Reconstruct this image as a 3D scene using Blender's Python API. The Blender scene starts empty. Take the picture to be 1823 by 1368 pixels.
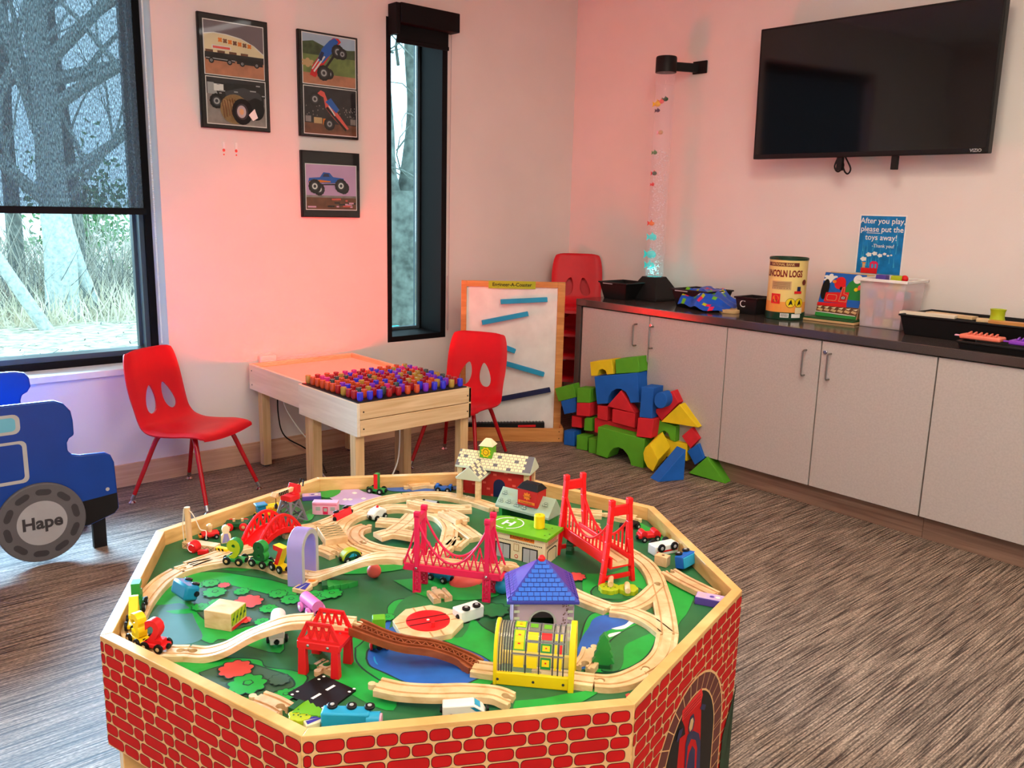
import bpy, bmesh, math, random
from mathutils import Vector, Matrix
from math import sin, cos, pi, radians
random.seed(7)
scene = bpy.context.scene
COL = scene.collection

# ------------------------------------------------------------------ camera
H = 1.30
YAW, PITCH, ROLL, FPX = radians(41.367), radians(11.6727), radians(1.4014), 1532.7
fw = Vector((sin(YAW)*cos(PITCH), cos(YAW)*cos(PITCH), -sin(PITCH)))
rt = fw.cross(Vector((0, 0, 1))).normalized()
up = rt.cross(fw)
RT = rt*cos(ROLL)+up*sin(ROLL)
UP = -rt*sin(ROLL)+up*cos(ROLL)
cam_data = bpy.data.cameras.new('camera')
cam_data.sensor_width = 36.0
cam_data.lens = FPX/1823*36
cam_data.clip_start = 0.05
cam = bpy.data.objects.new('camera', cam_data)
COL.objects.link(cam)
EYE = Vector((0, 0, H))
cam.matrix_world = Matrix(((RT.x, UP.x, -fw.x, 0), (RT.y, UP.y, -fw.y, 0), (RT.z, UP.z, -fw.z, H), (0, 0, 0, 1)))
scene.camera = cam

# ------------------------------------------------------------------ world and lights
world = bpy.data.worlds.new('overcast_sky')
scene.world = world
world.use_nodes = True
wn = world.node_tree
wn.nodes.clear()
wo = wn.nodes.new('ShaderNodeOutputWorld')
wb = wn.nodes.new('ShaderNodeBackground')
wtc = wn.nodes.new('ShaderNodeTexCoord')
wns = wn.nodes.new('ShaderNodeTexNoise')
wns.inputs['Scale'].default_value = 2.5
wr = wn.nodes.new('ShaderNodeValToRGB')
wr.color_ramp.elements[0].color = (0.36, 0.66, 0.90, 1)
wr.color_ramp.elements[1].color = (0.75, 0.92, 1.0, 1)
wn.links.new(wtc.outputs['Generated'], wns.inputs['Vector'])
wn.links.new(wns.outputs['Fac'], wr.inputs['Fac'])
wn.links.new(wr.outputs['Color'], wb.inputs['Color'])
wb.inputs['Strength'].default_value = 5.2
wn.links.new(wb.outputs['Background'], wo.inputs['Surface'])

def area(name, loc, size, power, color, target=None, sy=None):
    d = bpy.data.lights.new(name, 'AREA')
    d.energy = power; d.color = color
    d.size = size
    if sy: d.shape = 'RECTANGLE'; d.size_y = sy
    o = bpy.data.objects.new(name, d)
    o.location = loc
    if target is not None:
        o.rotation_euler = (Vector(target)-Vector(loc)).to_track_quat('-Z', 'Y').to_euler()
    COL.objects.link(o)
    return o
CEIL = 2.75
LAMPS = [(-0.7, 0.3), (1.4, 0.3), (-0.8, 1.4), (2.1, 1.3), (-0.5, -1.2), (1.6, -1.2)]  # rear pair behind the camera is added fill for faces turned toward it
for lx, ly in LAMPS:
    area('ceiling_and_fill_light', (lx, ly, CEIL-0.03), 0.6, 25, (1.0, 0.875, 0.70), (lx, ly, 0), 0.6)
wd = area('window_daylight', (0.3, 4.10, 0.90), 1.6, 150, (0.38, 0.70, 1.0), (-0.1, 1.6, 0.0), 0.5)
wd.data.spread = radians(95)
area('light_panel_glow', (2.03, 3.82, 0.498), 0.40, 26, (1.0, 0.0, 0.0), (2.03, 3.86, 2.0), 0.22)
scene.view_settings.view_transform = 'Standard'
scene.view_settings.look = 'None'
scene.view_settings.gamma = 1.0
scene.view_settings.use_curve_mapping = False
scene.view_settings.exposure = -0.06

# ------------------------------------------------------------------ measured points: a pixel's ray met with a real plane of the room
def ray(px, py):
    return RT*((px-911.5)/FPX) - UP*((py-684)/FPX) + fw
def F(px, py, z=0.0):
    d = ray(px, py); return EYE + d*((z-H)/d.z)
def WY(px, py, y):
    d = ray(px, py); return EYE + d*(y/d.y)
def WX(px, py, x):
    d = ray(px, py); return EYE + d*(x/d.x)
def WP(px, py, a, b):
    """on the vertical plane through floor points a, b"""
    n = Vector((b[1]-a[1], a[0]-b[0], 0)); d = ray(px, py)
    return EYE + d*((Vector((a[0], a[1], 0))-EYE).dot(n)/d.dot(n))

# ------------------------------------------------------------------ materials
def lin(c):
    return tuple(((v/255/12.92) if v/255 <= 0.04045 else ((v/255+0.055)/1.055)**2.4) for v in c)
MATS = {}
def _base(name):
    m = bpy.data.materials.new(name); m.use_nodes = True
    nt = m.node_tree; b = nt.nodes['Principled BSDF']
    return m, nt, b
def mat(name, rgb, rough=0.5, metal=0.0, var=0.06, scale=12, emit=0.0, alpha=None, trans=0.0, spec=0.3, coat=0.0, bump=0.0):
    if name in MATS: return name
    m, nt, b = _base(name)
    c = lin(rgb)
    n = nt.nodes.new('ShaderNodeTexNoise'); n.inputs['Scale'].default_value = scale; n.inputs['Detail'].default_value = 3
    tc = nt.nodes.new('ShaderNodeTexCoord'); nt.links.new(tc.outputs['Object'], n.inputs['Vector'])
    r = nt.nodes.new('ShaderNodeValToRGB')
    r.color_ramp.elements[0].position = 0.3; r.color_ramp.elements[1].position = 0.7
    r.color_ramp.elements[0].color = tuple(max(0, v*(1-var)) for v in c)+(1,)
    r.color_ramp.elements[1].color = tuple(min(1, v*(1+var)) for v in c)+(1,)
    nt.links.new(n.outputs['Fac'], r.inputs['Fac']); nt.links.new(r.outputs['Color'], b.inputs['Base Color'])
    b.inputs['Roughness'].default_value = rough; b.inputs['Metallic'].default_value = metal
    b.inputs['Specular IOR Level'].default_value = spec
    if coat: b.inputs['Coat Weight'].default_value = coat; b.inputs['Coat Roughness'].default_value = 0.15
    if emit: b.inputs['Emission Color'].default_value = c+(1,); b.inputs['Emission Strength'].default_value = emit
    if trans: b.inputs['Transmission Weight'].default_value = trans; b.inputs['IOR'].default_value = 1.3
    if alpha is not None: b.inputs['Alpha'].default_value = alpha
    if bump:
        bp = nt.nodes.new('ShaderNodeBump'); bp.inputs['Strength'].default_value = bump; bp.inputs['Distance'].default_value = 0.002
        n2 = nt.nodes.new('ShaderNodeTexNoise'); n2.inputs['Scale'].default_value = 300
        nt.links.new(tc.outputs['Object'], n2.inputs['Vector'])
        nt.links.new(n2.outputs['Fac'], bp.inputs['Height']); nt.links.new(bp.outputs['Normal'], b.inputs['Normal'])
    MATS[name] = m
    return name
def wood(name, c1, c2, stretch=(3, 60, 60), rough=0.45, scale=1.0, coat=0.0):
    m, nt, b = _base(name)
    tc = nt.nodes.new('ShaderNodeTexCoord'); mp = nt.nodes.new('ShaderNodeMapping')
    mp.inputs['Scale'].default_value = tuple(s*scale for s in stretch)
    n = nt.nodes.new('ShaderNodeTexNoise'); n.inputs['Scale'].default_value = 1.0; n.inputs['Detail'].default_value = 4; n.inputs['Distortion'].default_value = 0.6
    r = nt.nodes.new('ShaderNodeValToRGB')
    r.color_ramp.elements[0].position = 0.32; r.color_ramp.elements[1].position = 0.68
    r.color_ramp.elements[0].color = lin(c1)+(1,); r.color_ramp.elements[1].color = lin(c2)+(1,)
    nt.links.new(tc.outputs['Object'], mp.inputs['Vector']); nt.links.new(mp.outputs['Vector'], n.inputs['Vector'])
    nt.links.new(n.outputs['Fac'], r.inputs['Fac']); nt.links.new(r.outputs['Color'], b.inputs['Base Color'])
    b.inputs['Roughness'].default_value = rough; b.inputs['Specular IOR Level'].default_value = .3
    if coat: b.inputs['Coat Weight'].default_value = coat
    MATS[name] = m
    return name
wood('track_wood', (212, 172, 120), (240, 208, 162), (25, 25, 60), 0.5)
wood('track_wood_worn', (196, 150, 106), (230, 190, 145), (25, 25, 60), 0.55)
wood('groove_wood', (178, 132, 84), (200, 155, 104), (25, 25, 60), 0.6)
wood('rim_wood', (214, 160, 92), (240, 192, 124), (12, 12, 60), 0.35, coat=0.2)
wood('birch_wood', (214, 176, 128), (238, 208, 166), (3, 3, 50), 0.45)
wood('birch_pale', (232, 216, 192), (246, 232, 210), (40, 3, 45), 0.4)
wood('leg_wood', (206, 166, 116), (230, 196, 148), (40, 40, 3), 0.5)
wood('orange_wood', (196, 128, 66), (224, 160, 92), (4, 4, 40), 0.45)
wood('brown_track', (128, 62, 34), (158, 84, 50), (25, 25, 60), 0.4)
wood('toekick_wood', (128, 98, 82), (158, 126, 106), (40, 2, 60), 0.5)
wood('baseboard_wood', (196, 152, 122), (216, 176, 146), (2, 40, 60), 0.5)
for nm, c, ro in [('red', (214, 28, 36), .35), ('toy_red', (222, 30, 34), .4), ('pink_red', (226, 34, 84), .4), ('bright_red', (236, 24, 26), .35),
                  ('yellow', (240, 206, 20), .4), ('toy_green', (40, 140, 60), .4), ('lime', (104, 176, 34), .4), ('olive_lime', (176, 190, 30), .45),
                  ('toy_blue', (30, 100, 190), .4), ('teal_blue', (24, 132, 172), .35), ('sky_blue', (40, 160, 205), .4), ('navy', (28, 36, 78), .4),
                  ('black', (12, 11, 12), .5), ('matte_black', (18, 17, 18), .6), ('white', (238, 236, 230), .4), ('cream', (238, 222, 180), .5),
                  ('lavender', (158, 146, 208), .45), ('lilac', (196, 170, 214), .5), ('purple', (92, 70, 160), .4), ('pink', (232, 120, 190), .35),
                  ('pale_pink', (240, 176, 200), .45), ('grey', (112, 110, 116), .5), ('light_grey', (176, 176, 176), .5), ('dark_grey', (58, 56, 60), .5),
                  ('sage', (158, 178, 154), .5), ('pale_sage', (206, 212, 188), .5), ('orange', (238, 130, 36), .45), ('brown', (104, 66, 40), .5),
                  ('salmon', (240, 128, 104), .45), ('violet', (140, 66, 190), .4), ('roof_blue', (58, 60, 158), .35), ('shingle_blue', (46, 104, 208), .35),
                  ('plum', (196, 168, 190), .6), ('tan', (206, 170, 120), .6), ('dark_green', (26, 84, 44), .5), ('brick_red', (196, 38, 34), .5), ('coral', (236, 96, 84), .5)]:
    mat(nm, c, ro)
mat('foam_red', (214, 40, 50), .7, bump=.15, var=.08); mat('foam_green', (92, 168, 38), .7, bump=.15, var=.08)
mat('foam_blue', (26, 98, 188), .7, bump=.15, var=.08); mat('foam_yellow', (238, 204, 30), .7, bump=.15, var=.08)
mat('chrome', (200, 200, 205), .18, 1.0); mat('steel', (150, 146, 142), .3, 1.0)
mat('chair_red', (200, 14, 30), .42, bump=.2); mat('leg_red', (180, 14, 26), .25, coat=.3)
mat('truck_blue', (10, 62, 150), .35, coat=.1); mat('truck_edge', (20, 100, 200), .3)
mat('glass_black', (8, 8, 10), .06, spec=.6)
mat('rope', (226, 216, 196), .8)
mat('plastic_frost', (240, 226, 228), .35, alpha=.34)
mat('red_grout', (226, 178, 120), .5)
mat('can_red', (126, 30, 24), .4); mat('can_green', (18, 58, 38), .35)

# ------------------------------------------------------------------ mesh builder
class MB:
    def __init__(s, m='white'):
        s.v = []; s.f = []; s.mi = []; s.m = m
    def face(s, idx): s.f.append(tuple(idx)); s.mi.append(s.m)
    def add(s, pts, faces):
        o = len(s.v); s.v += [Vector(p) for p in pts]
        for f in faces: s.face([i+o for i in f])
        return s
    def box(s, c, d, rz=0.0, M=None):
        hx, hy, hz = d[0]/2, d[1]/2, d[2]/2
        P = [Vector((x, y, z)) for z in (-hz, hz) for x, y in ((-hx, -hy), (hx, -hy), (hx, hy), (-hx, hy))]
        R = M if M is not None else Matrix.Rotation(rz, 3, 'Z')
        P = [R @ p + Vector(c) for p in P]
        return s.add(P, [(3, 2, 1, 0), (4, 5, 6, 7), (0, 1, 5, 4), (1, 2, 6, 5), (2, 3, 7, 6), (3, 0, 4, 7)])
    def b2(s, x0, x1, y0, y1, z0, z1):
        return s.box(((x0+x1)/2, (y0+y1)/2, (z0+z1)/2), (abs(x1-x0), abs(y1-y0), abs(z1-z0)))
    def prism(s, pts, ext, side=None, back=None):
        """pts: 3d polygon, ext: extrusion vector"""
        n = len(pts); o = len(s.v); ext = Vector(ext); pts = [Vector(p) for p in pts]
        s.v += pts + [p+ext for p in pts]
        nr = Vector((0, 0, 0))
        for i in range(n): nr += pts[i].cross(pts[(i+1) % n])
        A = list(range(o, o+n)); B = list(range(o+n, o+2*n))
        flip = nr.dot(ext) > 0
        m0 = s.m
        s.face(A[::-1] if flip else A)
        if back: s.m = back
        s.face(B if flip else B[::-1])
        if side: s.m = side
        for i in range(n):
            j = (i+1) % n
            q = (A[i], A[j], B[j], B[i])
            s.face(q if flip else q[::-1])
        s.m = m0
        return s
    def cone(s, a, b, r0, r1, n=16, caps=True):
        a = Vector(a); b = Vector(b); d = (b-a).normalized()
        u = d.orthogonal().normalized(); w = d.cross(u)
        o = len(s.v)
        for c, r in ((a, r0), (b, r1)):
            for k in range(n):
                t = 2*pi*k/n; s.v.append(c+(u*cos(t)+w*sin(t))*r)
        for k in range(n):
            j = (k+1) % n; s.face((o+k, o+j, o+n+j, o+n+k))
        if caps:
            s.face([o+k for k in range(n)][::-1]); s.face([o+n+k for k in range(n)])
        return s
    def cyl(s, a, b, r, n=16): return s.cone(a, b, r, r, n)
    def lathe(s, c, prof, n=24, axis=(0, 0, 1)):
        c = Vector(c); d = Vector(axis).normalized()
        u = d.orthogonal().normalized() if abs(d.z) < .99 else Vector((1, 0, 0)); w = d.cross(u)
        o = len(s.v); m = len(prof)
        for r, h in prof:
            for k in range(n):
                t = 2*pi*k/n; s.v.append(c+(u*cos(t)+w*sin(t))*r+d*h)
        for i in range(m-1):
            for k in range(n):
                j = (k+1) % n; s.face((o+i*n+k, o+i*n+j, o+(i+1)*n+j, o+(i+1)*n+k))
        s.face([o+k for k in range(n)][::-1]); s.face([o+(m-1)*n+k for k in range(n)])
        return s
    def ball(s, c, r, n=12, sc=(1, 1, 1)):
        o = len(s.v); c = Vector(c); m = n//2+1
        for i in range(1, m):
            t = pi*i/m
            for k in range(n):
                p = 2*pi*k/n; s.v.append(c+Vector((sin(t)*cos(p)*sc[0], sin(t)*sin(p)*sc[1], cos(t)*sc[2]))*r)
        a = len(s.v); s.v.append(c+Vector((0, 0, r*sc[2]))); s.v.append(c-Vector((0, 0, r*sc[2])))
        for i in range(m-2):
            for k in range(n):
                j = (k+1) % n; s.face((o+i*n+k, o+(i+1)*n+k, o+(i+1)*n+j, o+i*n+j))
        for k in range(n):
            j = (k+1) % n; s.face((a, o+k, o+j)); s.face((a+1, o+(m-2)*n+j, o+(m-2)*n+k))
        return s
    def tube(s, pts, r, n=8, r1=None):
        pts = [Vector(p) for p in pts]; o = len(s.v); m = len(pts)
        t0 = (pts[1]-pts[0]).normalized(); u = t0.orthogonal().normalized()
        for i, p in enumerate(pts):
            t = (pts[min(i+1, m-1)]-pts[max(i-1, 0)]).normalized()
            u = (u-t*u.dot(t)).normalized(); w = t.cross(u)
            rr = r if r1 is None else r+(r1-r)*i/(m-1)
            for k in range(n):
                a = 2*pi*k/n; s.v.append(p+(u*cos(a)+w*sin(a))*rr)
        for i in range(m-1):
            for k in range(n):
                j = (k+1) % n; s.face((o+i*n+k, o+i*n+j, o+(i+1)*n+j, o+(i+1)*n+k))
        s.face([o+k for k in range(n)][::-1]); s.face([o+(m-1)*n+k for k in range(n)])
        return s
    def bar(s, a, b, w, h=None):
        """square bar from a to b"""
        a = Vector(a); b = Vector(b); h = h or w; d = b-a; L = d.length; d.normalize()
        u = Vector((0, 0, 1)).cross(d)
        if u.length < 1e-3: u = Vector((1, 0, 0))
        u.normalize(); q = d.cross(u)
        M = Matrix((d, u, q)).transposed()
        return s.box((a+b)/2, (L, w, h), M=M)
    def sweep(s, path, prof, side=None):
        """closed profile (u lateral, w up) along path; lateral is horizontal"""
        path = [Vector(p) for p in path]; n = len(prof); m = len(path); o = len(s.v)
        for i, p in enumerate(path):
            t = path[min(i+1, m-1)]-path[max(i-1, 0)]
            l = Vector((t.y, -t.x, 0)).normalized()
            for a, b in prof: s.v.append(p+l*a+Vector((0, 0, b)))
        for i in range(m-1):
            for k in range(n):
                j = (k+1) % n; s.face((o+i*n+k, o+(i+1)*n+k, o+(i+1)*n+j, o+i*n+j))
        s.face([o+k for k in range(n)]); s.face([o+(m-1)*n+k for k in range(n)][::-1])
        return s
    def mesh(s, name, inv=None, smooth=True, fix=True):
        me = bpy.data.meshes.new(name)
        vs = [inv @ v for v in s.v] if inv is not None else s.v
        me.from_pydata([tuple(v) for v in vs], [], s.f)
        used = []
        for m in s.mi:
            if m not in used: used.append(m)
        for m in used: me.materials.append(MATS[m])
        ix = {m: i for i, m in enumerate(used)}
        for p, m in zip(me.polygons, s.mi): p.material_index = ix[m]
        if fix or smooth:
            bm = bmesh.new(); bm.from_mesh(me)
            if fix: bmesh.ops.recalc_face_normals(bm, faces=bm.faces)
            if smooth:
                for f in bm.faces: f.smooth = True
                for e in bm.edges:
                    e.smooth = len(e.link_faces) == 2 and e.calc_face_angle(0) < radians(32)
            bm.to_mesh(me); bm.free()
        return me

def mrot(rz, loc): return Matrix.Translation(Vector(loc)) @ Matrix.Rotation(rz, 4, 'Z')
def thing(name, label, cat, loc=(0, 0, 0), rz=0.0, group=None):
    o = bpy.data.objects.new(name, None); COL.objects.link(o)
    o.empty_display_size = 0.02
    o.location = loc; o.rotation_euler = (0, 0, rz)
    o['label'] = label; o['category'] = cat
    if group: o['group'] = group
    return o
def part(name, mb, parent=None, world=False, bevel=0.0, label=None, smooth=True, fix=True, seg=2, wm=None):
    """link one mesh object; world=True: builder coordinates are world, move them into the parent's frame"""
    inv = None
    if world and parent is not None:
        M = mrot(parent.rotation_euler.z, parent.location) if wm is None else wm
        inv = M.inverted()
    me = mb.mesh(name, inv, smooth, fix)
    o = bpy.data.objects.new(name, me); COL.objects.link(o)
    if parent is not None: o.parent = parent
    if bevel:
        b = o.modifiers.new('bevel', 'BEVEL'); b.width = bevel; b.segments = seg; b.limit_method = 'ANGLE'; b.angle_limit = radians(40)
        b.harden_normals = False
    if label: o['label'] = label
    return o
def sub(name, mb, parent, base, bevel=0.0, world=True, label=None, smooth=True, fix=True):
    """a sub-part under a part; base is the thing whose frame the part uses"""
    return part(name, mb, parent, world, bevel, label, smooth, fix, wm=mrot(base.rotation_euler.z, base.location))
def single(name, mb, label, cat, group=None, bevel=0.0, origin=None, smooth=True, kind=None, fix=True):
    """a thing that is one mesh; vertices given in world coordinates, origin moved to its base"""
    if origin is None:
        xs = [v.x for v in mb.v]; ys = [v.y for v in mb.v]; zs = [v.z for v in mb.v]
        origin = ((min(xs)+max(xs))/2, (min(ys)+max(ys))/2, min(zs))
    me = mb.mesh(name, Matrix.Translation(Vector(origin)).inverted(), smooth, fix)
    o = bpy.data.objects.new(name, me); COL.objects.link(o); o.location = origin
    if bevel:
        b = o.modifiers.new('bevel', 'BEVEL'); b.width = bevel; b.segments = 2; b.limit_method = 'ANGLE'; b.angle_limit = radians(40)
    o['label'] = label; o['category'] = cat
    if group: o['group'] = group
    if kind: o['kind'] = kind
    return o
def struct(name, mb, parent=None, bevel=0.0, smooth=True):
    o = part(name, mb, parent, bevel=bevel, smooth=smooth)
    if parent is None: o['kind'] = 'structure'
    return o
def cut(o, mb):
    """boolean difference, applied"""
    me = mb.mesh('cutter', None, False)
    c = bpy.data.objects.new('cutter', me); COL.objects.link(c)
    md = o.modifiers.new('cut', 'BOOLEAN'); md.operation = 'DIFFERENCE'; md.object = c; md.solver = 'EXACT'
    par = o.parent; o.parent = None
    sl, sr = o.location.copy(), o.rotation_euler.copy()
    o.location = (0, 0, 0); o.rotation_euler = (0, 0, 0)
    bpy.context.view_layer.update()
    dg = bpy.context.evaluated_depsgraph_get()
    nm = bpy.data.meshes.new_from_object(o.evaluated_get(dg))
    o.modifiers.clear(); o.data = nm
    o.location = sl; o.rotation_euler = sr; o.parent = par
    bpy.data.objects.remove(c)
    return o

class Print:
    """flat print laid on a real surface: polygons in layers a fraction of a millimetre apart"""
    def __init__(s, o, ux, uy, lift=0.0003, step=0.00012):
        s.o = Vector(o); s.ux = Vector(ux); s.uy = Vector(uy); s.n = s.ux.cross(s.uy).normalized()
        s.k = 0; s.lift = lift; s.step = step; s.mb = MB()
    def P(s, x, y): return s.o+s.ux*x+s.uy*y+s.n*(s.lift+s.k*s.step)
    def poly(s, pts, m):
        s.mb.m = m; o = len(s.mb.v); s.mb.v += [s.P(*p) for p in pts]
        a = sum(pts[i][0]*pts[(i+1) % len(pts)][1]-pts[(i+1) % len(pts)][0]*pts[i][1] for i in range(len(pts)))
        idx = list(range(o, o+len(pts)))
        s.mb.face(idx if a > 0 else idx[::-1]); s.k += 1
        return s
    def rect(s, x0, y0, x1, y1, m): return s.poly([(x0, y0), (x1, y0), (x1, y1), (x0, y1)], m)
    def circ(s, x, y, r, m, ry=None, n=20):
        ry = ry or r
        return s.poly([(x+r*cos(2*pi*k/n), y+ry*sin(2*pi*k/n)) for k in range(n)], m)
    def line(s, pts, w, m, closed=False):
        pts = list(pts)+([pts[0]] if closed else [])
        for a, b in zip(pts, pts[1:]):
            dx, dy = b[0]-a[0], b[1]-a[1]; L = math.hypot(dx, dy) or 1
            nx, ny = -dy/L*w/2, dx/L*w/2; ex, ey = dx/L*w/2, dy/L*w/2
            s.poly([(a[0]-ex+nx, a[1]-ey+ny), (a[0]-ex-nx, a[1]-ey-ny), (b[0]+ex-nx, b[1]+ey-ny), (b[0]+ex+nx, b[1]+ey+ny)], m); s.k -= 1
        s.k += 1
        return s
    def rrect(s, x0, y0, x1, y1, r, m, n=4):
        P = []
        for cx, cy, a in ((x1-r, y1-r, 0), (x0+r, y1-r, 90), (x0+r, y0+r, 180), (x1-r, y0+r, 270)):
            for i in range(n+1):
                t = radians(a+90*i/n); P.append((cx+r*cos(t), cy+r*sin(t)))
        return s.poly(P, m)
    def text(s, body, x, y, h, m, align='CENTER', bold=0.0, sx=1.0):
        for V, Fs in [text_mesh(body, align, bold)]:
            s.mb.m = m; o = len(s.mb.v)
            s.mb.v += [s.P(x+v[0]*h*sx, y+v[1]*h) for v in V]
            for f in Fs: s.mb.face([i+o for i in f])
        s.k += 1
        return s
TXT = {}
def text_mesh(body, align='CENTER', bold=0.0, extrude=0.0):
    key = (body, align, bold, extrude)
    if key not in TXT:
        cu = bpy.data.curves.new('lettering', 'FONT'); cu.body = body; cu.align_x = align; cu.size = 1.0
        cu.offset = bold; cu.extrude = extrude; cu.resolution_u = 3
        o = bpy.data.objects.new('lettering', cu); COL.objects.link(o)
        bpy.context.view_layer.update()
        me = bpy.data.meshes.new_from_object(o.evaluated_get(bpy.context.evaluated_depsgraph_get()))
        TXT[key] = ([tuple(v.co) for v in me.vertices], [tuple(p.vertices) for p in me.polygons])
        bpy.data.objects.remove(o); bpy.data.curves.remove(cu); bpy.data.meshes.remove(me)
    return TXT[key]
def blob(cx, cy, r, k=7, amp=.18, ry=None, n=42, ph=0):
    ry = ry or r
    return [(cx+r*(1+amp*abs(sin(k*t/2+ph))-amp/2)*cos(t), cy+ry*(1+amp*abs(sin(k*t/2+ph))-amp/2)*sin(t)) for t in [2*pi*i/n for i in range(n)]]
def crom(pts, n=8):
    """Catmull-Rom through points"""
    P = [Vector(p) for p in pts]
    P = [P[0]*2-P[1]]+P+[P[-1]*2-P[-2]]
    out = []
    for i in range(1, len(P)-2):
        for k in range(n):
            t = k/n; a, b, c, d = P[i-1:i+3]
            out.append(0.5*((2*b)+(c-a)*t+(2*a-5*b+4*c-d)*t*t+(3*b-a-3*c+d)*t**3))
    out.append(P[-2])
    return out
# ------------------------------------------------------------------ room shell
YW, XW = 3.99, 3.975
def floor_mat():
    m, nt, b = _base('carpet'); L = nt.links
    tc = nt.nodes.new('ShaderNodeTexCoord')
    mp = nt.nodes.new('ShaderNodeMapping'); mp.inputs['Rotation'].default_value = (0, 0, radians(9)); mp.inputs['Scale'].default_value = (5, 210, 1)
    n1 = nt.nodes.new('ShaderNodeTexNoise'); n1.inputs['Scale'].default_value = 1; n1.inputs['Detail'].default_value = 2
    mp2 = nt.nodes.new('ShaderNodeMapping'); mp2.inputs['Rotation'].default_value = (0, 0, radians(9)); mp2.inputs['Scale'].default_value = (1.2, 9, 1)
    n2 = nt.nodes.new('ShaderNodeTexNoise'); n2.inputs['Scale'].default_value = 1; n2.inputs['Detail'].default_value = 3
    mp3 = nt.nodes.new('ShaderNodeMapping'); mp3.inputs['Rotation'].default_value = (0, 0, radians(9)); mp3.inputs['Scale'].default_value = (90, 300, 1)
    n3 = nt.nodes.new('ShaderNodeTexNoise'); n3.inputs['Scale'].default_value = 1; n3.inputs['Detail'].default_value = 1
    for a, c in ((mp, n1), (mp2, n2), (mp3, n3)):
        L.new(tc.outputs['Object'], a.inputs['Vector']); L.new(a.outputs['Vector'], c.inputs['Vector'])
    r1 = nt.nodes.new('ShaderNodeValToRGB'); e = r1.color_ramp.elements
    e[0].position = .36; e[1].position = .66; e[0].color = lin((56, 45, 40))+(1,); e[1].color = lin((172, 152, 134))+(1,)
    r2 = nt.nodes.new('ShaderNodeValToRGB'); e = r2.color_ramp.elements
    e[0].position = .3; e[1].position = .7; e[0].color = (.80, .78, .78, 1); e[1].color = (1.12, 1.1, 1.08, 1)
    r3 = nt.nodes.new('ShaderNodeValToRGB'); e = r3.color_ramp.elements
    e[0].position = .35; e[1].position = .65; e[0].color = (.62, .62, .62, 1); e[1].color = (1.4, 1.4, 1.4, 1)
    L.new(n1.outputs['Fac'], r1.inputs['Fac']); L.new(n2.outputs['Fac'], r2.inputs['Fac']); L.new(n3.outputs['Fac'], r3.inputs['Fac'])
    m1 = nt.nodes.new('ShaderNodeMix'); m1.data_type = 'RGBA'; m1.blend_type = 'MULTIPLY'; m1.inputs['Factor'].default_value = 1
    m2 = nt.nodes.new('ShaderNodeMix'); m2.data_type = 'RGBA'; m2.blend_type = 'MULTIPLY'; m2.inputs['Factor'].default_value = 1
    L.new(r1.outputs['Color'], m1.inputs['A']); L.new(r2.outputs['Color'], m1.inputs['B'])
    L.new(m1.outputs['Result'], m2.inputs['A']); L.new(r3.outputs['Color'], m2.inputs['B'])
    L.new(m2.outputs['Result'], b.inputs['Base Color'])
    bp = nt.nodes.new('ShaderNodeBump'); bp.inputs['Strength'].default_value = .5; bp.inputs['Distance'].default_value = .003
    L.new(n1.outputs['Fac'], bp.inputs['Height']); L.new(bp.outputs['Normal'], b.inputs['Normal'])
    b.inputs['Roughness'].default_value = .6; b.inputs['Specular IOR Level'].default_value = .3
    MATS['carpet'] = m
floor_mat()
mat('wall_paint', (230, 221, 214), .75, var=.025, scale=3, bump=.25)
mat('wall_paint_cool', (220, 216, 214), .6, var=.02, scale=3)
mat('ceiling_paint', (238, 236, 230), .9, var=.02)
mat('frame_black', (14, 13, 15), .6, spec=.15)
mat('frame_alu', (70, 84, 92), .35)
mat('sill_white', (232, 232, 232), .35)
mat('counter', (70, 60, 58), .14, var=.12, scale=250, spec=.7)
mat('end_panel', (78, 66, 64), .3, var=.1, scale=200)
mat('door_laminate', (186, 176, 170), .5, var=.06, scale=120, bump=.1)
mat('carcass', (30, 26, 26), .8)
def glass_mat(name, gloss=.07, tint=(1, 1, 1)):
    m = bpy.data.materials.new(name); m.use_nodes = True; nt = m.node_tree; nt.nodes.clear()
    o = nt.nodes.new('ShaderNodeOutputMaterial'); t_ = nt.nodes.new('ShaderNodeBsdfTransparent'); g = nt.nodes.new('ShaderNodeBsdfGlossy'); x = nt.nodes.new('ShaderNodeMixShader')
    f = nt.nodes.new('ShaderNodeFresnel'); f.inputs['IOR'].default_value = 1.35
    g.inputs['Roughness'].default_value = .03; t_.inputs['Color'].default_value = tint+(1,)
    nt.links.new(f.outputs['Fac'], x.inputs['Fac']); nt.links.new(t_.outputs['BSDF'], x.inputs[1]); nt.links.new(g.outputs['BSDF'], x.inputs[2]); nt.links.new(x.outputs['Shader'], o.inputs['Surface'])
    MATS[name] = m
glass_mat('window_glass', tint=(.93, 1, 1)); glass_mat('picture_pane')

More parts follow.
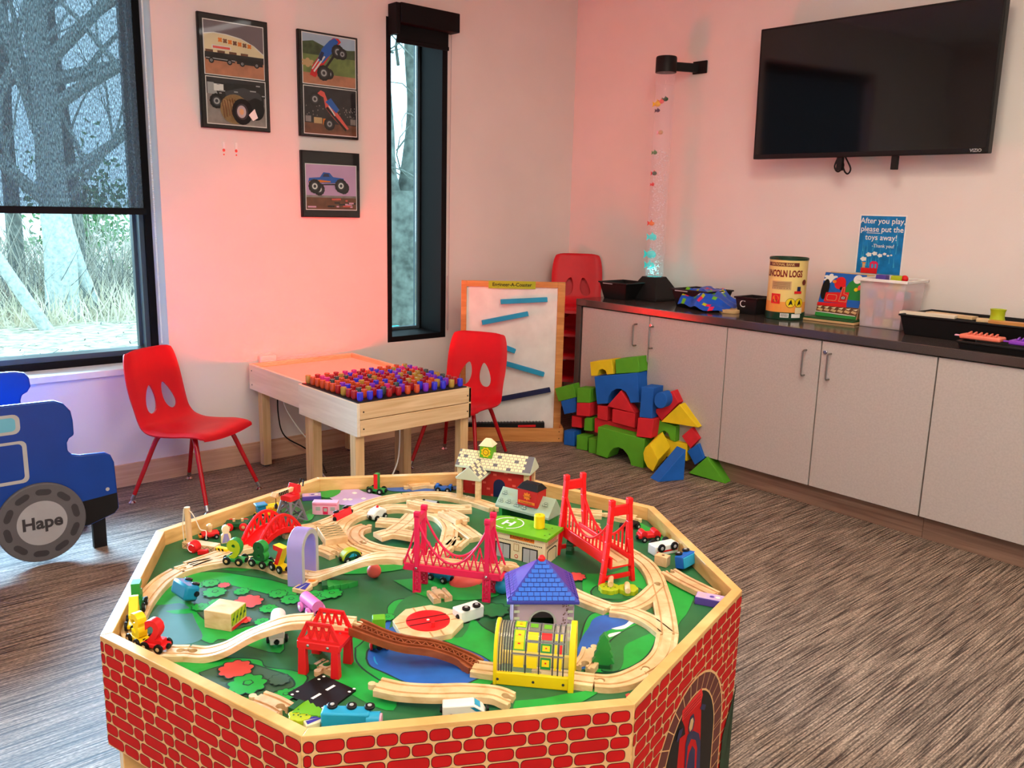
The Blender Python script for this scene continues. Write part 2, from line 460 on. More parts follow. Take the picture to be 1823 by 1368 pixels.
def wall_grid(fn, u0, u1, z0, z1, holes, t, name):
    """wall with openings: boxes around them"""
    us = sorted({u0, u1, *[h[0] for h in holes], *[h[1] for h in holes]})
    mb = MB('wall_paint')
    for a, b in zip(us, us[1:]):
        hs = sorted([(h[2], h[3]) for h in holes if h[0] <= a and h[1] >= b])
        z = z0
        for h0, h1 in hs:
            fn(mb, a, b, z, h0); z = h1
        fn(mb, a, b, z, z1)
    return struct(name, mb, smooth=False)
X0, X1, Y0 = -2.4, XW, -1.8
BW = (-0.55, 1.40, 0.545, 2.36)      # big window opening
NW = (2.59, 2.985, 0.545, 2.24)      # narrow window opening
struct('floor', MB('carpet').b2(X0, X1, Y0, YW, -.05, 0))
struct('ceiling', MB('ceiling_paint').b2(X0, X1, Y0, YW, CEIL, CEIL+.05))
wall_grid(lambda mb, a, b, z, y: mb.b2(a, b, YW, YW+.28, z, y), X0, X1+.2, 0, CEIL, [BW, NW], .28, 'wall_back')
struct('wall_right', MB('wall_paint').b2(XW, XW+.2, Y0, YW, 0, CEIL))
struct('wall_left', MB('wall_paint').b2(X0-.2, X0, Y0, YW+.28, 0, CEIL))
struct('wall_front', MB('wall_paint').b2(X0, X1+.2, Y0-.2, Y0, 0, CEIL))
struct('baseboard_back', MB('baseboard_wood').b2(X0, 3.96, YW-.012, YW, 0, .105), bevel=.002)

# big window: black frame set back in a painted reveal, glass, white sill
w = thing('window_1', 'large window with black frame', 'window', (.425, YW, .545)); w['kind'] = 'structure'; del w['category']; del w['label']
fy0, fy1 = YW+.135, YW+.245
mb = MB('frame_black')
mb.b2(BW[0], BW[1], fy0, fy1, BW[2], BW[2]+.034); mb.b2(BW[0], BW[1], fy0, fy1, BW[3]-.05, BW[3])
mb.b2(BW[0], BW[0]+.03, fy0, fy1, BW[2], BW[3]); mb.b2(BW[1]-.03, BW[1], fy0, fy1, BW[2], BW[3])
part('window_frame', mb, w, world=True)
mb = MB('frame_alu')
mb.b2(BW[0]+.03, BW[1]-.03, fy0+.015, fy1, BW[2]+.034, BW[2]+.058); mb.b2(BW[1]-.05, BW[1]-.03, fy0+.02, fy1, BW[2]+.06, BW[3]-.05)
mb.b2(BW[1]-.062, BW[1]-.05, fy1-.035, fy1, BW[2]+.06, BW[3]-.05)
part('glazing_bead', mb, w, world=True)
part('pane', MB('window_glass').b2(BW[0]+.03, BW[1]-.05, fy1-.024, fy1-.018, BW[2]+.055, BW[3]-.05), w, world=True)
struct('trim_1', MB('sill_white').b2(BW[0]-.02, BW[1], YW-.02, fy0, BW[2]-.026, BW[2]+.004), bevel=.003)
# narrow window
w = thing('window_2', '', '', (2.787, YW, .545)); w['kind'] = 'structure'; del w['category']; del w['label']
mb = MB('frame_black')
x0, x1, z0, z1 = NW; d0, d1 = YW-.004, YW+.26
mb.b2(x0, x0+.028, d0, d1, z0, z1); mb.b2(x1-.035, x1, d0, d1, z0, z1)
mb.b2(x0+.028, x1-.035, d0, d1, z0, z0+.03); mb.b2(x0+.028, x1-.035, d0, d1, z1-.03, z1)
part('window_frame', mb, w, world=True, bevel=.002)
mb = MB('frame_alu'); mb.b2(x1-.05, x1-.035, d1-.05, d1-.01, z0+.03, z1-.03); mb.b2(x0+.028, x1-.05, d1-.05, d1-.01, z0+.03, z0+.045)
part('glazing_bead', mb, w, world=True)
part('pane', MB('window_glass').b2(x0+.028, x1-.05, d1-.034, d1-.028, z0+.04, z1-.03), w, world=True)

# shades
def shade_mat():
    m = bpy.data.materials.new('shade_cloth'); m.use_nodes = True; nt = m.node_tree; L = nt.links
    out = nt.nodes['Material Output']; b = nt.nodes['Principled BSDF']
    tc = nt.nodes.new('ShaderNodeTexCoord'); mp = nt.nodes.new('ShaderNodeMapping'); mp.inputs['Scale'].default_value = (330, 1, 70)
    n = nt.nodes.new('ShaderNodeTexNoise'); n.inputs['Scale'].default_value = 1; n.inputs['Detail'].default_value = 3
    L.new(tc.outputs['Object'], mp.inputs['Vector']); L.new(mp.outputs['Vector'], n.inputs['Vector'])
    r = nt.nodes.new('ShaderNodeValToRGB'); e = r.color_ramp.elements; e[0].position = .35; e[1].position = .65
    e[0].color = lin((38, 36, 42))+(1,); e[1].color = lin((92, 86, 92))+(1,)
    L.new(n.outputs['Fac'], r.inputs['Fac']); L.new(r.outputs['Color'], b.inputs['Base Color']); b.inputs['Roughness'].default_value = .8
    tr = nt.nodes.new('ShaderNodeBsdfTransparent'); tr.inputs['Color'].default_value = (.9, .95, 1, 1)
    r2 = nt.nodes.new('ShaderNodeValToRGB'); e = r2.color_ramp.elements; e[0].position = .35; e[1].position = .65
    e[0].color = (.15, .15, .15, 1); e[1].color = (.52, .52, .52, 1)
    L.new(n.outputs['Fac'], r2.inputs['Fac'])
    mx = nt.nodes.new('ShaderNodeMixShader'); tl = nt.nodes.new('ShaderNodeBsdfTranslucent'); tl.inputs['Color'].default_value = (.30, .34, .38, 1); ad = nt.nodes.new('ShaderNodeMixShader'); ad.inputs['Fac'].default_value = .35; L.new(b.outputs['BSDF'], ad.inputs[1]); L.new(tl.outputs['BSDF'], ad.inputs[2]); L.new(r2.outputs['Color'], mx.inputs['Fac']); L.new(ad.outputs['Shader'], mx.inputs[1]); L.new(tr.outputs['BSDF'], mx.inputs[2])
    L.new(mx.outputs['Shader'], out.inputs['Surface']); MATS['shade_cloth'] = m
shade_mat()
t = thing('roller_shade', 'wide dark grey roller shade drawn halfway down the large window', 'window shade', (.42, YW+.085, BW[3]), 0)
part('shade_cloth', MB('shade_cloth').b2(BW[0]+.03, 1.352, YW+.088, YW+.0885, 1.25, BW[3]-.04), t, world=True)
part('hem_bar', MB('frame_black').b2(BW[0]+.02, 1.362, YW+.078, YW+.096, 1.222, 1.252), t, world=True, bevel=.003)
part('roller', MB('frame_black').cyl((BW[0]+.01, YW+.085, BW[3]-.04), (1.385, YW+.085, BW[3]-.04), .036), t, world=True)
c = thing('bead_chain', 'white beaded pull chain hanging at the right edge of large window', 'chain', (1.375, YW+.03, .66))
mb = MB('white')
for i in range(0, 210):
    z = .645+i*.0078
    for dx in (0, .012): mb.box((1.378+dx*.4, YW+.03+dx, z), (.005, .005, .0055))
part('bead_strand', mb, c, world=True, smooth=False)['kind'] = 'stuff'
t = thing('roller_shade', 'short black roller shade rolled up under its box on the narrow window', 'window shade', (2.79, YW, 2.2))
part('headbox', MB('frame_black').b2(2.627, 3.005, YW-.085, YW-.004, 2.205, 2.303), t, world=True, bevel=.004)
part('end_bracket', MB('frame_black').b2(2.60, 2.626, YW-.08, YW-.004, 2.15, 2.30), t, world=True, bevel=.003)
part('shade_cloth', MB('frame_black').b2(2.635, 2.965, YW-.035, YW-.032, 2.13, 2.21), t, world=True)
part('hem_bar', MB('frame_black').b2(2.633, 2.967, YW-.040, YW-.027, 2.115, 2.135), t, world=True, bevel=.002)
part('pull_cord', MB('light_grey').tube([(2.997, YW-.02, 2.2), (2.999, YW-.012, 1.4), (2.998, YW-.012, .6), (2.992, YW-.014, .585), (2.988, YW-.014, .6), (2.988, YW-.012, .9)], .0018, 6), t, world=True)

# ------------------------------------------------------------------ outside
def ground_mat():
    m, nt, b = _base('dry_ground'); L = nt.links
    tc = nt.nodes.new('ShaderNodeTexCoord')
    n = nt.nodes.new('ShaderNodeTexNoise'); n.inputs['Scale'].default_value = 9; n.inputs['Detail'].default_value = 8
    r = nt.nodes.new('ShaderNodeValToRGB'); e = r.color_ramp.elements; e[0].position = .35; e[1].position = .65
    e[0].color = lin((138, 134, 116))+(1,); e[1].color = lin((214, 206, 180))+(1,)
    L.new(tc.outputs['Object'], n.inputs['Vector']); L.new(n.outputs['Fac'], r.inputs['Fac']); L.new(r.outputs['Color'], b.inputs['Base Color'])
    b.inputs['Roughness'].default_value = .9; MATS['dry_ground'] = m
ground_mat()
mat('bark_pale', (176, 186, 182), .9, var=.3, scale=25); mat('bark_dark', (100, 106, 100), .9, var=.45, scale=14)
mat('brush_stalk', (168, 164, 152), .9, var=.3, scale=2); mat('brush_pale', (206, 198, 176), .9, var=.2, scale=2); mat('brush_dark', (96, 104, 106), .9, var=.2)
mat('evergreen', (96, 140, 92), .9, var=.3, scale=5); mat('turquoise', (20, 196, 196), .4)
GZ = -.15
gm = MB('dry_ground'); gm.b2(-14, 18, YW+.29, 34, GZ-.1, GZ)
single('lawn', gm, 'pale dry lawn outside the windows', 'ground', kind='structure')
rnd = random.Random(3)
def branch_tree(name, label, x, y, r, h, lean, m, seed, forks=4, sub_r=.45, group=None):
    rr = random.Random(seed)
    t = thing(name, label, 'tree', (x, y, GZ), 0, group)
    mb = MB(m); top = Vector((x+lean*h, y, GZ+h))
    base = Vector((x, y, GZ-.02))
    pts = [base+(top-base)*k/6+Vector((rr.uniform(-.25, .25), rr.uniform(-.2, .2), 0))*r*(0 if k in (0,) else 1) for k in range(7)]
    mb.tube(crom(pts, 4), r, 14, r*.45); part('trunk', mb, t, world=True)
    tw = MB(m)
    def grow(p, d, L, rad, depth):
        q = [p]
        for k in range(4):
            d = (d+Vector((rr.uniform(-.3, .3), rr.uniform(-.3, .3), rr.uniform(-.12, .25)))).normalized()
            q.append(q[-1]+d*L/4)
        tw.tube(q, rad, 5, rad*.4)
        if depth:
            for k in range(3): grow(q[rr.randint(1, 4)], (d+Vector((rr.uniform(-1, 1), rr.uniform(-1, 1), rr.uniform(-.3, .8)))).normalized(), L*.6, rad*.45, depth-1)
    for k in range(forks):
        f = rr.uniform(.25, .98); p = base+(top-base)*f
        grow(p, Vector((rr.uniform(-1, 1), rr.uniform(-.6, .6), rr.uniform(.3, 1))).normalized(), h*.4, r*sub_r, 3)
    part('branches', tw, t, world=True, fix=False)
    return t
branch_tree('bare_tree', 'thick pale bare trunk straight beyond the lawn, large window', 2.70, 11.2, .19, 5, .0, 'bark_pale', 1, 9, group=None)
branch_tree('bare_tree', 'slim pale trunk leaning left beside the thick pale trunk', 3.12, 11.4, .09, 5, -.22, 'bark_pale', 2, 8)
branch_tree('bare_tree', 'thin pale tree leaning far left at the left edge of the large window', 2.35, 10.4, .07, 4.6, -.52, 'bark_pale', 3, 7)
branch_tree('bare_tree', 'dark bare tree behind the left part of the grey shade', 2.70, 13.4, .11, 7, .02, 'bark_dark', 4, 6)
branch_tree('bare_tree', 'dark bare tree behind the right part of the grey shade', 3.55, 13.4, .09, 7.5, -.04, 'bark_dark', 5, 6)
branch_tree('bare_tree', 'twiggy bare tree behind the brush near the large window centre', 1.9, 15.5, .1, 7, .05, 'brush_stalk', 16, 16)
# forked tree close behind the narrow window
t = thing('forked_tree', 'large dark forked tree close outside the narrow window', 'tree', (4.35, 6.35, GZ))
mb = MB('bark_dark')
mb.tube(crom([(4.27, 6.35, GZ), (4.27, 6.35, .5), (4.26, 6.3, 1.0), (4.27, 6.3, 1.4)], 5), .30, 18, .20)
part('trunk', mb, t, world=True)
part('limb', MB('bark_dark').tube(crom([(4.30, 6.32, 1.2), (4.36, 6.3, 1.6), (4.40, 6.3, 2.1), (4.28, 6.2, 2.6), (4.2, 6.2, 4.2)], 5), .13, 12, .05), t, world=True)
part('limb', MB('bark_dark').tube(crom([(4.24, 6.32, 1.1), (4.10, 6.3, 1.5), (4.08, 6.3, 2.0), (4.0, 6.3, 2.9)], 5), .10, 12, .05), t, world=True)
tw = MB('bark_dark'); rr = random.Random(11)
for k in range(46):
    p = Vector((rr.uniform(3.9, 4.6), 6.3+rr.uniform(-.3, 1.2), rr.uniform(1.1, 3.0))); d = Vector((rr.uniform(-1, 1), rr.uniform(-.4, .4), rr.uniform(-.5, 1)))
    q = [p]
    for i in range(5):
        d = (d+Vector((rr.uniform(-.5, .5), rr.uniform(-.3, .3), rr.uniform(-.4, .4)))).normalized(); q.append(q[-1]+d*.15)
    tw.tube(q, rr.uniform(.004, .016), 5, .002)
part('branches', tw, t, world=True, fix=False)
# brush
def brush(label, m, n, xr, yr, hr, seed, spread=.35):
    rr = random.Random(seed); mb = MB(m)
    for k in range(n):
        x, y, h = rr.uniform(*xr), rr.uniform(*yr), rr.uniform(*hr)*rr.uniform(.5, 1)
        a = Vector((x, y, GZ)); b = a+Vector((rr.gauss(0, spread)*h, rr.gauss(0, spread)*h, h))
        c = (a+b)/2+Vector((rr.uniform(-.1, .1), 0, 0)); r = rr.uniform(.003, .009)
        u = Vector((r, 0, 0)); v = Vector((0, r, 0))
        mb.add([a-u, a+u, a+v, c-u*.7, c+u*.7, c+v*.7, b], [(0, 1, 4, 3), (1, 2, 5, 4), (2, 0, 3, 5), (3, 4, 6), (4, 5, 6), (5, 3, 6)])
    return single('brush', mb, label, 'brush', kind='stuff', fix=False, smooth=False)
brush('tangle of grey bare stalks at the far edge of the lawn', 'brush_stalk', 3800, (-3, 7), (11.4, 14.5), (.5, 1.9), 21, .4)
brush('pale dry grass tufts in front of the grey stalks', 'brush_pale', 3000, (-3, 7), (10.6, 11.6), (.2, .7), 22)
brush('dark twigs mixed low among the grey stalks', 'brush_dark', 1200, (-3, 7), (11.2, 13), (.4, 1.4), 23, .6)
brush('short dry leaves and stubble scattered over the lawn', 'brush_dark', 900, (-3, 7), (6, 10.6), (.02, .05), 24, .9)
def leafy(label, m, c, r, n, seed, s=.09):
    rr = random.Random(seed); mb = MB(m)
    for k in range(n):
        p = Vector((rr.gauss(0, .4)*r[0], rr.gauss(0, .4)*r[1], rr.gauss(0, .4)*r[2]))+Vector(c)
        d = Vector((rr.uniform(-1, 1), rr.uniform(-1, 1), rr.uniform(-1, 1))).normalized()*s; e = d.orthogonal().normalized()*s*.4
        mb.add([p, p+d+e, p+d*1.4, p+d-e], [(0, 1, 2, 3)])
    t = thing('evergreen_tree', label, 'tree', (c[0], c[1], GZ))
    part('foliage', mb, t, world=True, fix=False, smooth=False); part('trunk', MB('bark_dark').cone((c[0], c[1], GZ-.02), (c[0], c[1], c[2]+r[2]*.7), .07, .02), t, world=True)
leafy('green leafy tree behind the pale trunks, middle of the large window', 'evergreen', (4.35, 16, .9), (1.1, .8, 1.3), 1500, 5)
leafy('darker evergreen behind the left end of the brush', 'evergreen', (-.2, 17, 1.6), (1.6, .8, 1.8), 1300, 6)
t = thing('bench', 'turquoise bench outside below the windows', 'bench', (2.5, 5.25, GZ))
part('seat', MB('turquoise').b2(1.475, 3.53, 5.05, 5.3, .345, .42), t, world=True, bevel=.01)
for bx in (1.6, 3.4): part('leg', MB('turquoise').b2(bx-.04, bx+.04, 5.1, 5.25, GZ, .35), t, world=True)

# ------------------------------------------------------------------ built-in cabinets along the right wall
CZ = .805
CE = 3.37        # counter's end near the corner
struct_ct = thing('countertop', 'dark brown speckled countertop running along the right wall', 'countertop', (3.70, 1.0, CZ-.037))
part('slab', MB('counter').b2(3.428, XW-.001, -1.0, CE, CZ-.037, CZ), struct_ct, world=True, bevel=.003)
part('end_panel', MB('end_panel').b2(3.432, XW-.002, CE-.037, CE, .0, CZ-.037), struct_ct, world=True, bevel=.002)
edges = [CE-.042, 2.847, 2.371, 1.886, 1.394, .905, .42, -.07, -.56]
names = ['cabinet nearest the corner, behind the foam blocks', None]
unit_label = ['grey two-door base cabinet behind the foam blocks', 'grey two-door base cabinet right of the foam blocks with a lock',
              'grey base cabinet with plain doors at the right edge', 'grey base cabinet beyond the right edge']
for u in range(4):
    ya, yb, yc = edges[2*u], edges[2*u+1], edges[2*u+2]
    t = thing('base_cabinet', unit_label[u], 'cabinet', (3.7, (ya+yc)/2, 0), 0, 'base cabinets under the counter')
    part('carcass', MB('carcass').b2(3.462, XW-.004, yc+.001, ya-.001, .10, CZ-.038), t, world=True)
    part('toe_kick', MB('toekick_wood').b2(3.50, 3.515, yc+.001, ya-.001, 0, .10), t, world=True)
    for k, (p, q) in enumerate(((ya, yb), (yb, yc))):
        d = part('door', MB('door_laminate').b2(3.44, 3.46, q+.003, p-.003, .108, .762), t, world=True, bevel=.0012)
        hy = q+.078 if k == 0 else p-.028
        hy = (q+.078-.0) if k == 0 else (p-.045)
        if u == 0: hy = 2.93 if k == 0 else 2.82
        if u == 1: hy = 1.955 if k == 0 else 1.838
        if u >= 2: hy = q+.07 if k == 0 else p-.05
        h = MB('steel').tube([(3.44, hy, .712), (3.418, hy, .712), (3.411, hy, .706), (3.411, hy, .606), (3.418, hy, .60), (3.44, hy, .60)], .0042, 10)
        sub('handle', h, d, t)
        if k == 1: sub('lock', MB('chrome').lathe((3.44, p-.022 if u else 2.832, .716), [(.010, 0), (.010, .006), (.007, .008), (.003, .008)], 16, (-1, 0, 0)), d, t)

# ------------------------------------------------------------------ television
def tv():
    # four measured corners on a panel leaning out at the top
    c = Vector((3.84, 2.02, 1.865)); w, h = 1.10, .612
    t = thing('television', 'large black wall-mounted television on the right wall', 'television', (XW-.001, 2.015, 1.56))
    tilt = radians(1.5); sw = radians(1.2)
    M = Matrix.Rotation(sw, 3, 'Z') @ Matrix.Rotation(-tilt, 3, 'Y')
    def T(mb):
        mb.v = [M @ v + c for v in mb.v]; return mb
    part('housing', T(MB('black').b2(.0, .045, -w/2, w/2, -h/2, h/2)), t, world=True, bevel=.004)
    part('back_bulge', T(MB('black').b2(.045, .085, -w*.3, w*.3, -h*.42, h*.1)), t, world=True, bevel=.01)
    part('screen', T(MB('glass_black').b2(-.0012, .0, -w/2+.01, w/2-.01, -h/2+.022, h/2-.01)), t, world=True)
    P = Print(M @ Vector((-.001, w/2, -h/2))+c, M @ Vector((0, -1, 0)), M @ Vector((0, 0, 1)))
    P.text('VIZIO', w-.048, .007, .018, 'light_grey', bold=.02)
    part('brand_lettering', P.mb, t, world=True, smooth=False, fix=False)
    br = MB('matte_black'); br.b2(XW-.03, XW-.001, 1.85, 2.18, 1.70, 2.0)
    for y in (2.12, 1.86): br.b2(3.86, 3.885, y-.013, y+.013, 1.50, 2.0)
    br.b2(3.87, XW-.02, 1.95, 2.05, 1.8, 1.9)
    part('wall_bracket', br, t, world=True, bevel=.002)
    part('hanging_cable', MB('black').tube(crom([(3.885, 2.135, 1.57), (3.88, 2.15, 1.52), (3.88, 2.13, 1.495), (3.88, 2.105, 1.52), (3.88, 2.12, 1.555), (3.88, 2.10, 1.50), (3.88, 2.08, 1.485), (3.88, 2.07, 1.51), (3.88, 2.10, 1.56)], 5), .004, 6), t, world=True)
tv()
# sign on the wall
t = thing('wall_sign', 'blue sign taped to wall asking to put the toys away', 'sign', (XW-.002, 1.93, 1.04))
part('sheet', MB('white').b2(XW-.002, XW-.0005, 1.822, 2.046, 1.03, 1.302), t, world=True)
mat('sign_blue', (14, 122, 186), .4, var=.25, scale=22); mat('sign_light', (60, 170, 214), .4, var=.2)
P = Print((XW-.002, 2.046, 1.03), (0, -1, 0), (0, 0, 1))
W = .224
P.rect(.006, .0, W-.006, .266, 'sign_blue')
rr = random.Random(4)
for k in range(26):
    x = rr.uniform(.02, W-.02); y = rr.uniform(.02, .15); P.poly([(x, y), (x+.004, y), (x+rr.uniform(-.006, .006), y+rr.uniform(.03, .09))], 'sign_light'); P.k -= 1
P.k += 1
P.text('After you play,', W/2, .232, .036, 'white', bold=.01); P.text('please put the', W/2, .194, .036, 'white', bold=.01)
P.text('toys away!', W/2, .156, .036, 'white', bold=.01); P.text('-Thank you!', W*.56, .122, .022, 'white', bold=.01)
P.rect(.04, .186, .107, .1885, 'white')
for x, y, r in ((.038, .065, .014), (.062, .087, .013), (.09, .093, .012), (.116, .085, .011), (.138, .093, .008), (.155, .086, .006), (.17, .089, .005)):
    P.poly(blob(x, y, r, 5, .3, r*.7), 'white')
P.rect(.036, .022, .05, .05, 'tan'); P.poly([(.032, .05), (.054, .05), (.048, .044), (.038, .044)], 'orange'); P.rect(.03, .0, .11, .024, 'toy_red')
P.poly([(.072, .024), (.072, .05), (.085, .058), (.105, .056), (.112, .046), (.112, .024)], 'pink_red'); P.rect(.08, .026, .09, .044, 'sign_light'); P.rect(.096, .026, .105, .044, 'sign_light')
part('printed_face', P.mb, t, world=True, smooth=False, fix=False)

# outlet, wall anchors
t = thing('wall_outlet', 'pale outlet box on the wall above the light table', 'outlet', (1.87, YW, .50))
part('cover', MB('wall_paint').b2(1.83, 1.915, YW-.03, YW, .49, .545), t, world=True, bevel=.004)
t = thing('hook_remnants', 'two small red adhesive marks on the wall below first picture', 'wall mark', (1.73, YW-.001, 1.5), 0)
for x in (1.70, 1.76):
    part('adhesive_strip', MB('white').b2(x-.006, x+.006, YW-.003, YW, 1.53, 1.56), t, world=True, bevel=.001)
    part('residue', MB('coral').ball((x, YW, 1.522), .007, 8, (1, .3, 1)).ball((x, YW, 1.503), .004, 8, (1, .3, 1)), t, world=True)

# ------------------------------------------------------------------ pictures
mat('photo_sepia', (206, 150, 124), .4, var=.12, scale=9); mat('photo_dirt', (196, 130, 96), .4, var=.2, scale=25); mat('photo_sky', (176, 196, 214), .4, var=.1)
mat('photo_grass', (122, 140, 72), .4, var=.25, scale=30); mat('photo_trees', (70, 88, 52), .4, var=.4, scale=40); mat('photo_night', (34, 32, 36), .4, var=.5, scale=30)
mat('photo_grey', (150, 138, 132), .4, var=.3, scale=20); mat('photo_pink', (216, 170, 206), .4, var=.08, scale=8); mat('photo_mud', (120, 74, 48), .4, var=.3, scale=30)
mat('photo_dark_sky', (120, 106, 110), .4, var=.15, scale=6); mat('picture_glass', (245, 245, 245), .05, alpha=.05)
def wheel2d(P, x, y, r, hub='light_grey', ry=None):
    ry = ry or r
    n = 26
    P.poly([(x+r*(1.0 if k % 2 else .93)*cos(2*pi*k/n), y+ry*(1.0 if k % 2 else .93)*sin(2*pi*k/n)) for k in range(n)], 'black')
    P.circ(x, y, r*.62, 'dark_grey', ry*.62); P.circ(x, y, r*.42, hub, ry*.42); P.circ(x, y, r*.22, 'dark_grey', ry*.22)
def frame(name, label, x0, x1, z0, z1):
    t = thing(name, label, 'picture', ((x0+x1)/2, YW, z0), 0, 'black framed truck pictures on the window wall')
    part('frame', MB('black').b2(x0, x1, YW-.018, YW-.001, z0, z1), t, world=True, bevel=.002)
    return t, Print((x0, YW-.018, z0), (1, 0, 0), (0, 0, 1))
t, P = frame('framed_picture', 'black frame, parked show trucks above, giant tyre below', 1.596, 1.927, 1.616, 2.110)
P.rect(.022, .232, .31, .468, 'white'); P.rect(.026, .236, .306, .464, 'photo_dark_sky')
P.poly([(.026, .32), (.306, .32), (.306, .345), (.26, .378), (.20, .402), (.13, .412), (.07, .414), (.026, .405)], 'cream')
P.line([(.026, .405), (.07, .414), (.13, .412), (.20, .402), (.26, .378), (.306, .345)], .004, 'white')
for k in range(7): P.poly(blob(.10+k*.023, .386-.002*k, .009, 4, .6), 'photo_mud' if k % 2 else 'orange')
P.rect(.06, .345, .15, .362, 'white'); P.rect(.065, .348, .145, .358, 'coral')
for k in range(4): P.rect(.03+k*.055, .315, .065+k*.055, .34, 'photo_mud')
P.rect(.026, .236, .306, .305, 'photo_dirt'); P.rect(.026, .302, .306, .33, 'photo_night')
P.poly([(.03, .296), (.03, .31), (.06, .315), (.075, .33), (.11, .33), (.12, .315), (.165, .312), (.165, .294)], 'black'); P.line([(.032, .304), (.165, .302)], .004, 'light_grey')
P.poly([(.175, .292), (.175, .32), (.24, .322), (.30, .315), (.30, .29)], 'black')
for x in (.055, .14, .20, .27): wheel2d(P, x, .294, .013)
P.rect(.022, .018, .31, .226, 'white'); P.rect(.026, .022, .306, .222, 'photo_grey'); P.rect(.026, .15, .306, .222, 'photo_night')
P.rect(.03, .15, .12, .20, 'light_grey'); P.poly([(.06, .20), (.30, .21), (.30, .12), (.20, .10), (.08, .14)], 'black')
P.poly([(.11, .165), (.20, .19), (.28, .17), (.29, .14), (.12, .13)], 'dark_grey'); P.rect(.06, .165, .105, .195, 'white')
for k in range(10):
    x, y = rr.uniform(.03, .29), rr.uniform(.15, .21); P.rect(x, y, x+rr.uniform(.01, .03), y+.005, 'light_grey')
wheel2d(P, .07, .12, .034); P.circ(.258, .098, .042, 'black', .05)
P.circ(.155, .09, .07, 'tan', .066); 
for k in range(9): P.line([(.095+k*.012, .135-.008*abs(k-4)*.4), (.105+k*.012, .05+.006*k)], .004, 'brown')
P.circ(.19, .082, .05, 'black', .058); P.circ(.188, .082, .030, 'dark_grey', .036); P.circ(.186, .082, .022, 'light_grey', .028); P.circ(.186, .082, .011, 'tan', .014)
P.poly([(.22, .07), (.25, .10), (.265, .06), (.24, .045)], 'white')
part('photo_print', P.mb, t, world=True, smooth=False, fix=False); part('glass', MB('picture_pane').b2(P.o.x+.004, P.o.x+.325, YW-.0255, YW-.0245, P.o.z+.004, P.o.z+(.318 if P.o.z < 1.4 else .488)), t, world=True)
t, P = frame('framed_picture', 'black frame, flag-coloured truck rearing up above a night jump photo', 2.080, 2.409, 1.613, 2.106)
P.rect(.02, .246, .318, .484, 'white'); P.rect(.024, .25, .314, .48, 'photo_sky')
P.poly([(.024, .35), (.314, .35), (.314, .43), (.27, .425), (.2, .44), (.14, .43), (.08, .45), (.024, .44)], 'photo_trees')
P.rect(.024, .25, .314, .385, 'photo_grass'); P.rect(.024, .25, .314, .30, 'photo_dirt'); P.poly(blob(.05, .345, .03, 6, .4, .018), 'tan')
P.poly([(.06, .29), (.09, .28), (.15, .36), (.20, .43), (.235, .46), (.22, .475), (.19, .475), (.15, .44), (.11, .38), (.075, .335)], 'toy_red')
P.poly([(.10, .36), (.13, .35), (.19, .41), (.22, .46), (.20, .475), (.17, .46), (.13, .42)], 'toy_blue'); P.line([(.085, .31), (.14, .38)], .008, 'white'); P.line([(.075, .32), (.12, .38)], .006, 'white')
P.poly([(.105, .37), (.125, .405), (.14, .40), (.125, .36)], 'navy'); P.line([(.13, .31), (.20, .40)], .012, 'black')
wheel2d(P, .215, .413, .036); wheel2d(P, .24, .405, .028); wheel2d(P, .165, .303, .026); wheel2d(P, .135, .305, .038)
P.rect(.02, .012, .318, .24, 'white'); P.rect(.024, .016, .314, .236, 'photo_night'); P.rect(.024, .016, .314, .066, 'photo_mud')
for x, y, w, m in ((.03, .07, .03, 'photo_grey'), (.075, .065, .045, 'tan'), (.125, .062, .05, 'orange'), (.28, .07, .03, 'photo_grey')): P.rect(x, y, x+w, y+.028, m)
for k in range(40): x, y = rr.uniform(.03, .31), rr.uniform(.10, .15); P.rect(x, y, x+.004, y+.005, 'photo_grey'); P.k -= 1
P.k += 1
P.poly([(.095, .205), (.115, .222), (.135, .215), (.15, .18), (.20, .13), (.27, .05), (.25, .04), (.19, .09), (.14, .14), (.13, .19)], 'coral')
P.poly([(.14, .17), (.17, .19), (.215, .14), (.20, .12)], 'toy_blue'); P.line([(.15, .14), (.25, .045)], .012, 'black'); P.line([(.16, .15), (.19, .11)], .006, 'white')
wheel2d(P, .082, .178, .034); wheel2d(P, .16, .066, .032)
part('photo_print', P.mb, t, world=True, smooth=False, fix=False); part('glass', MB('picture_pane').b2(P.o.x+.004, P.o.x+.325, YW-.0255, YW-.0245, P.o.z+.004, P.o.z+(.318 if P.o.z < 1.4 else .488)), t, world=True)
t, P = frame('framed_picture', 'smaller square black frame with blue truck in mid-air under a pink sky', 2.082, 2.413, 1.222, 1.546)
P.rect(.02, .036, .312, .262, 'white'); P.rect(.024, .04, .308, .258, 'photo_pink'); P.rect(.024, .04, .308, .105, 'photo_mud'); P.rect(.024, .098, .308, .108, 'photo_grey')
for k in range(14): x, y = rr.uniform(.03, .28), rr.uniform(.045, .09); P.rect(x, y, x+rr.uniform(.01, .05), y+.008, rr.choice(['coral', 'photo_night', 'pale_pink']))
P.poly([(.035, .17), (.04, .192), (.10, .197), (.12, .222), (.155, .22), (.175, .2), (.235, .195), (.238, .175), (.15, .168)], 'toy_blue')
P.poly([(.04, .176), (.10, .184), (.16, .18), (.16, .174), (.04, .168)], 'orange'); P.poly([(.115, .2), (.125, .216), (.148, .216), (.155, .2)], 'navy'); P.line([(.08, .16), (.215, .165)], .006, 'black')
for x, y in ((.095, .138), (.235, .148)): wheel2d(P, x, y, .032, 'white')
for x, y in ((.07, .152), (.218, .158)): wheel2d(P, x, y, .036, 'white')
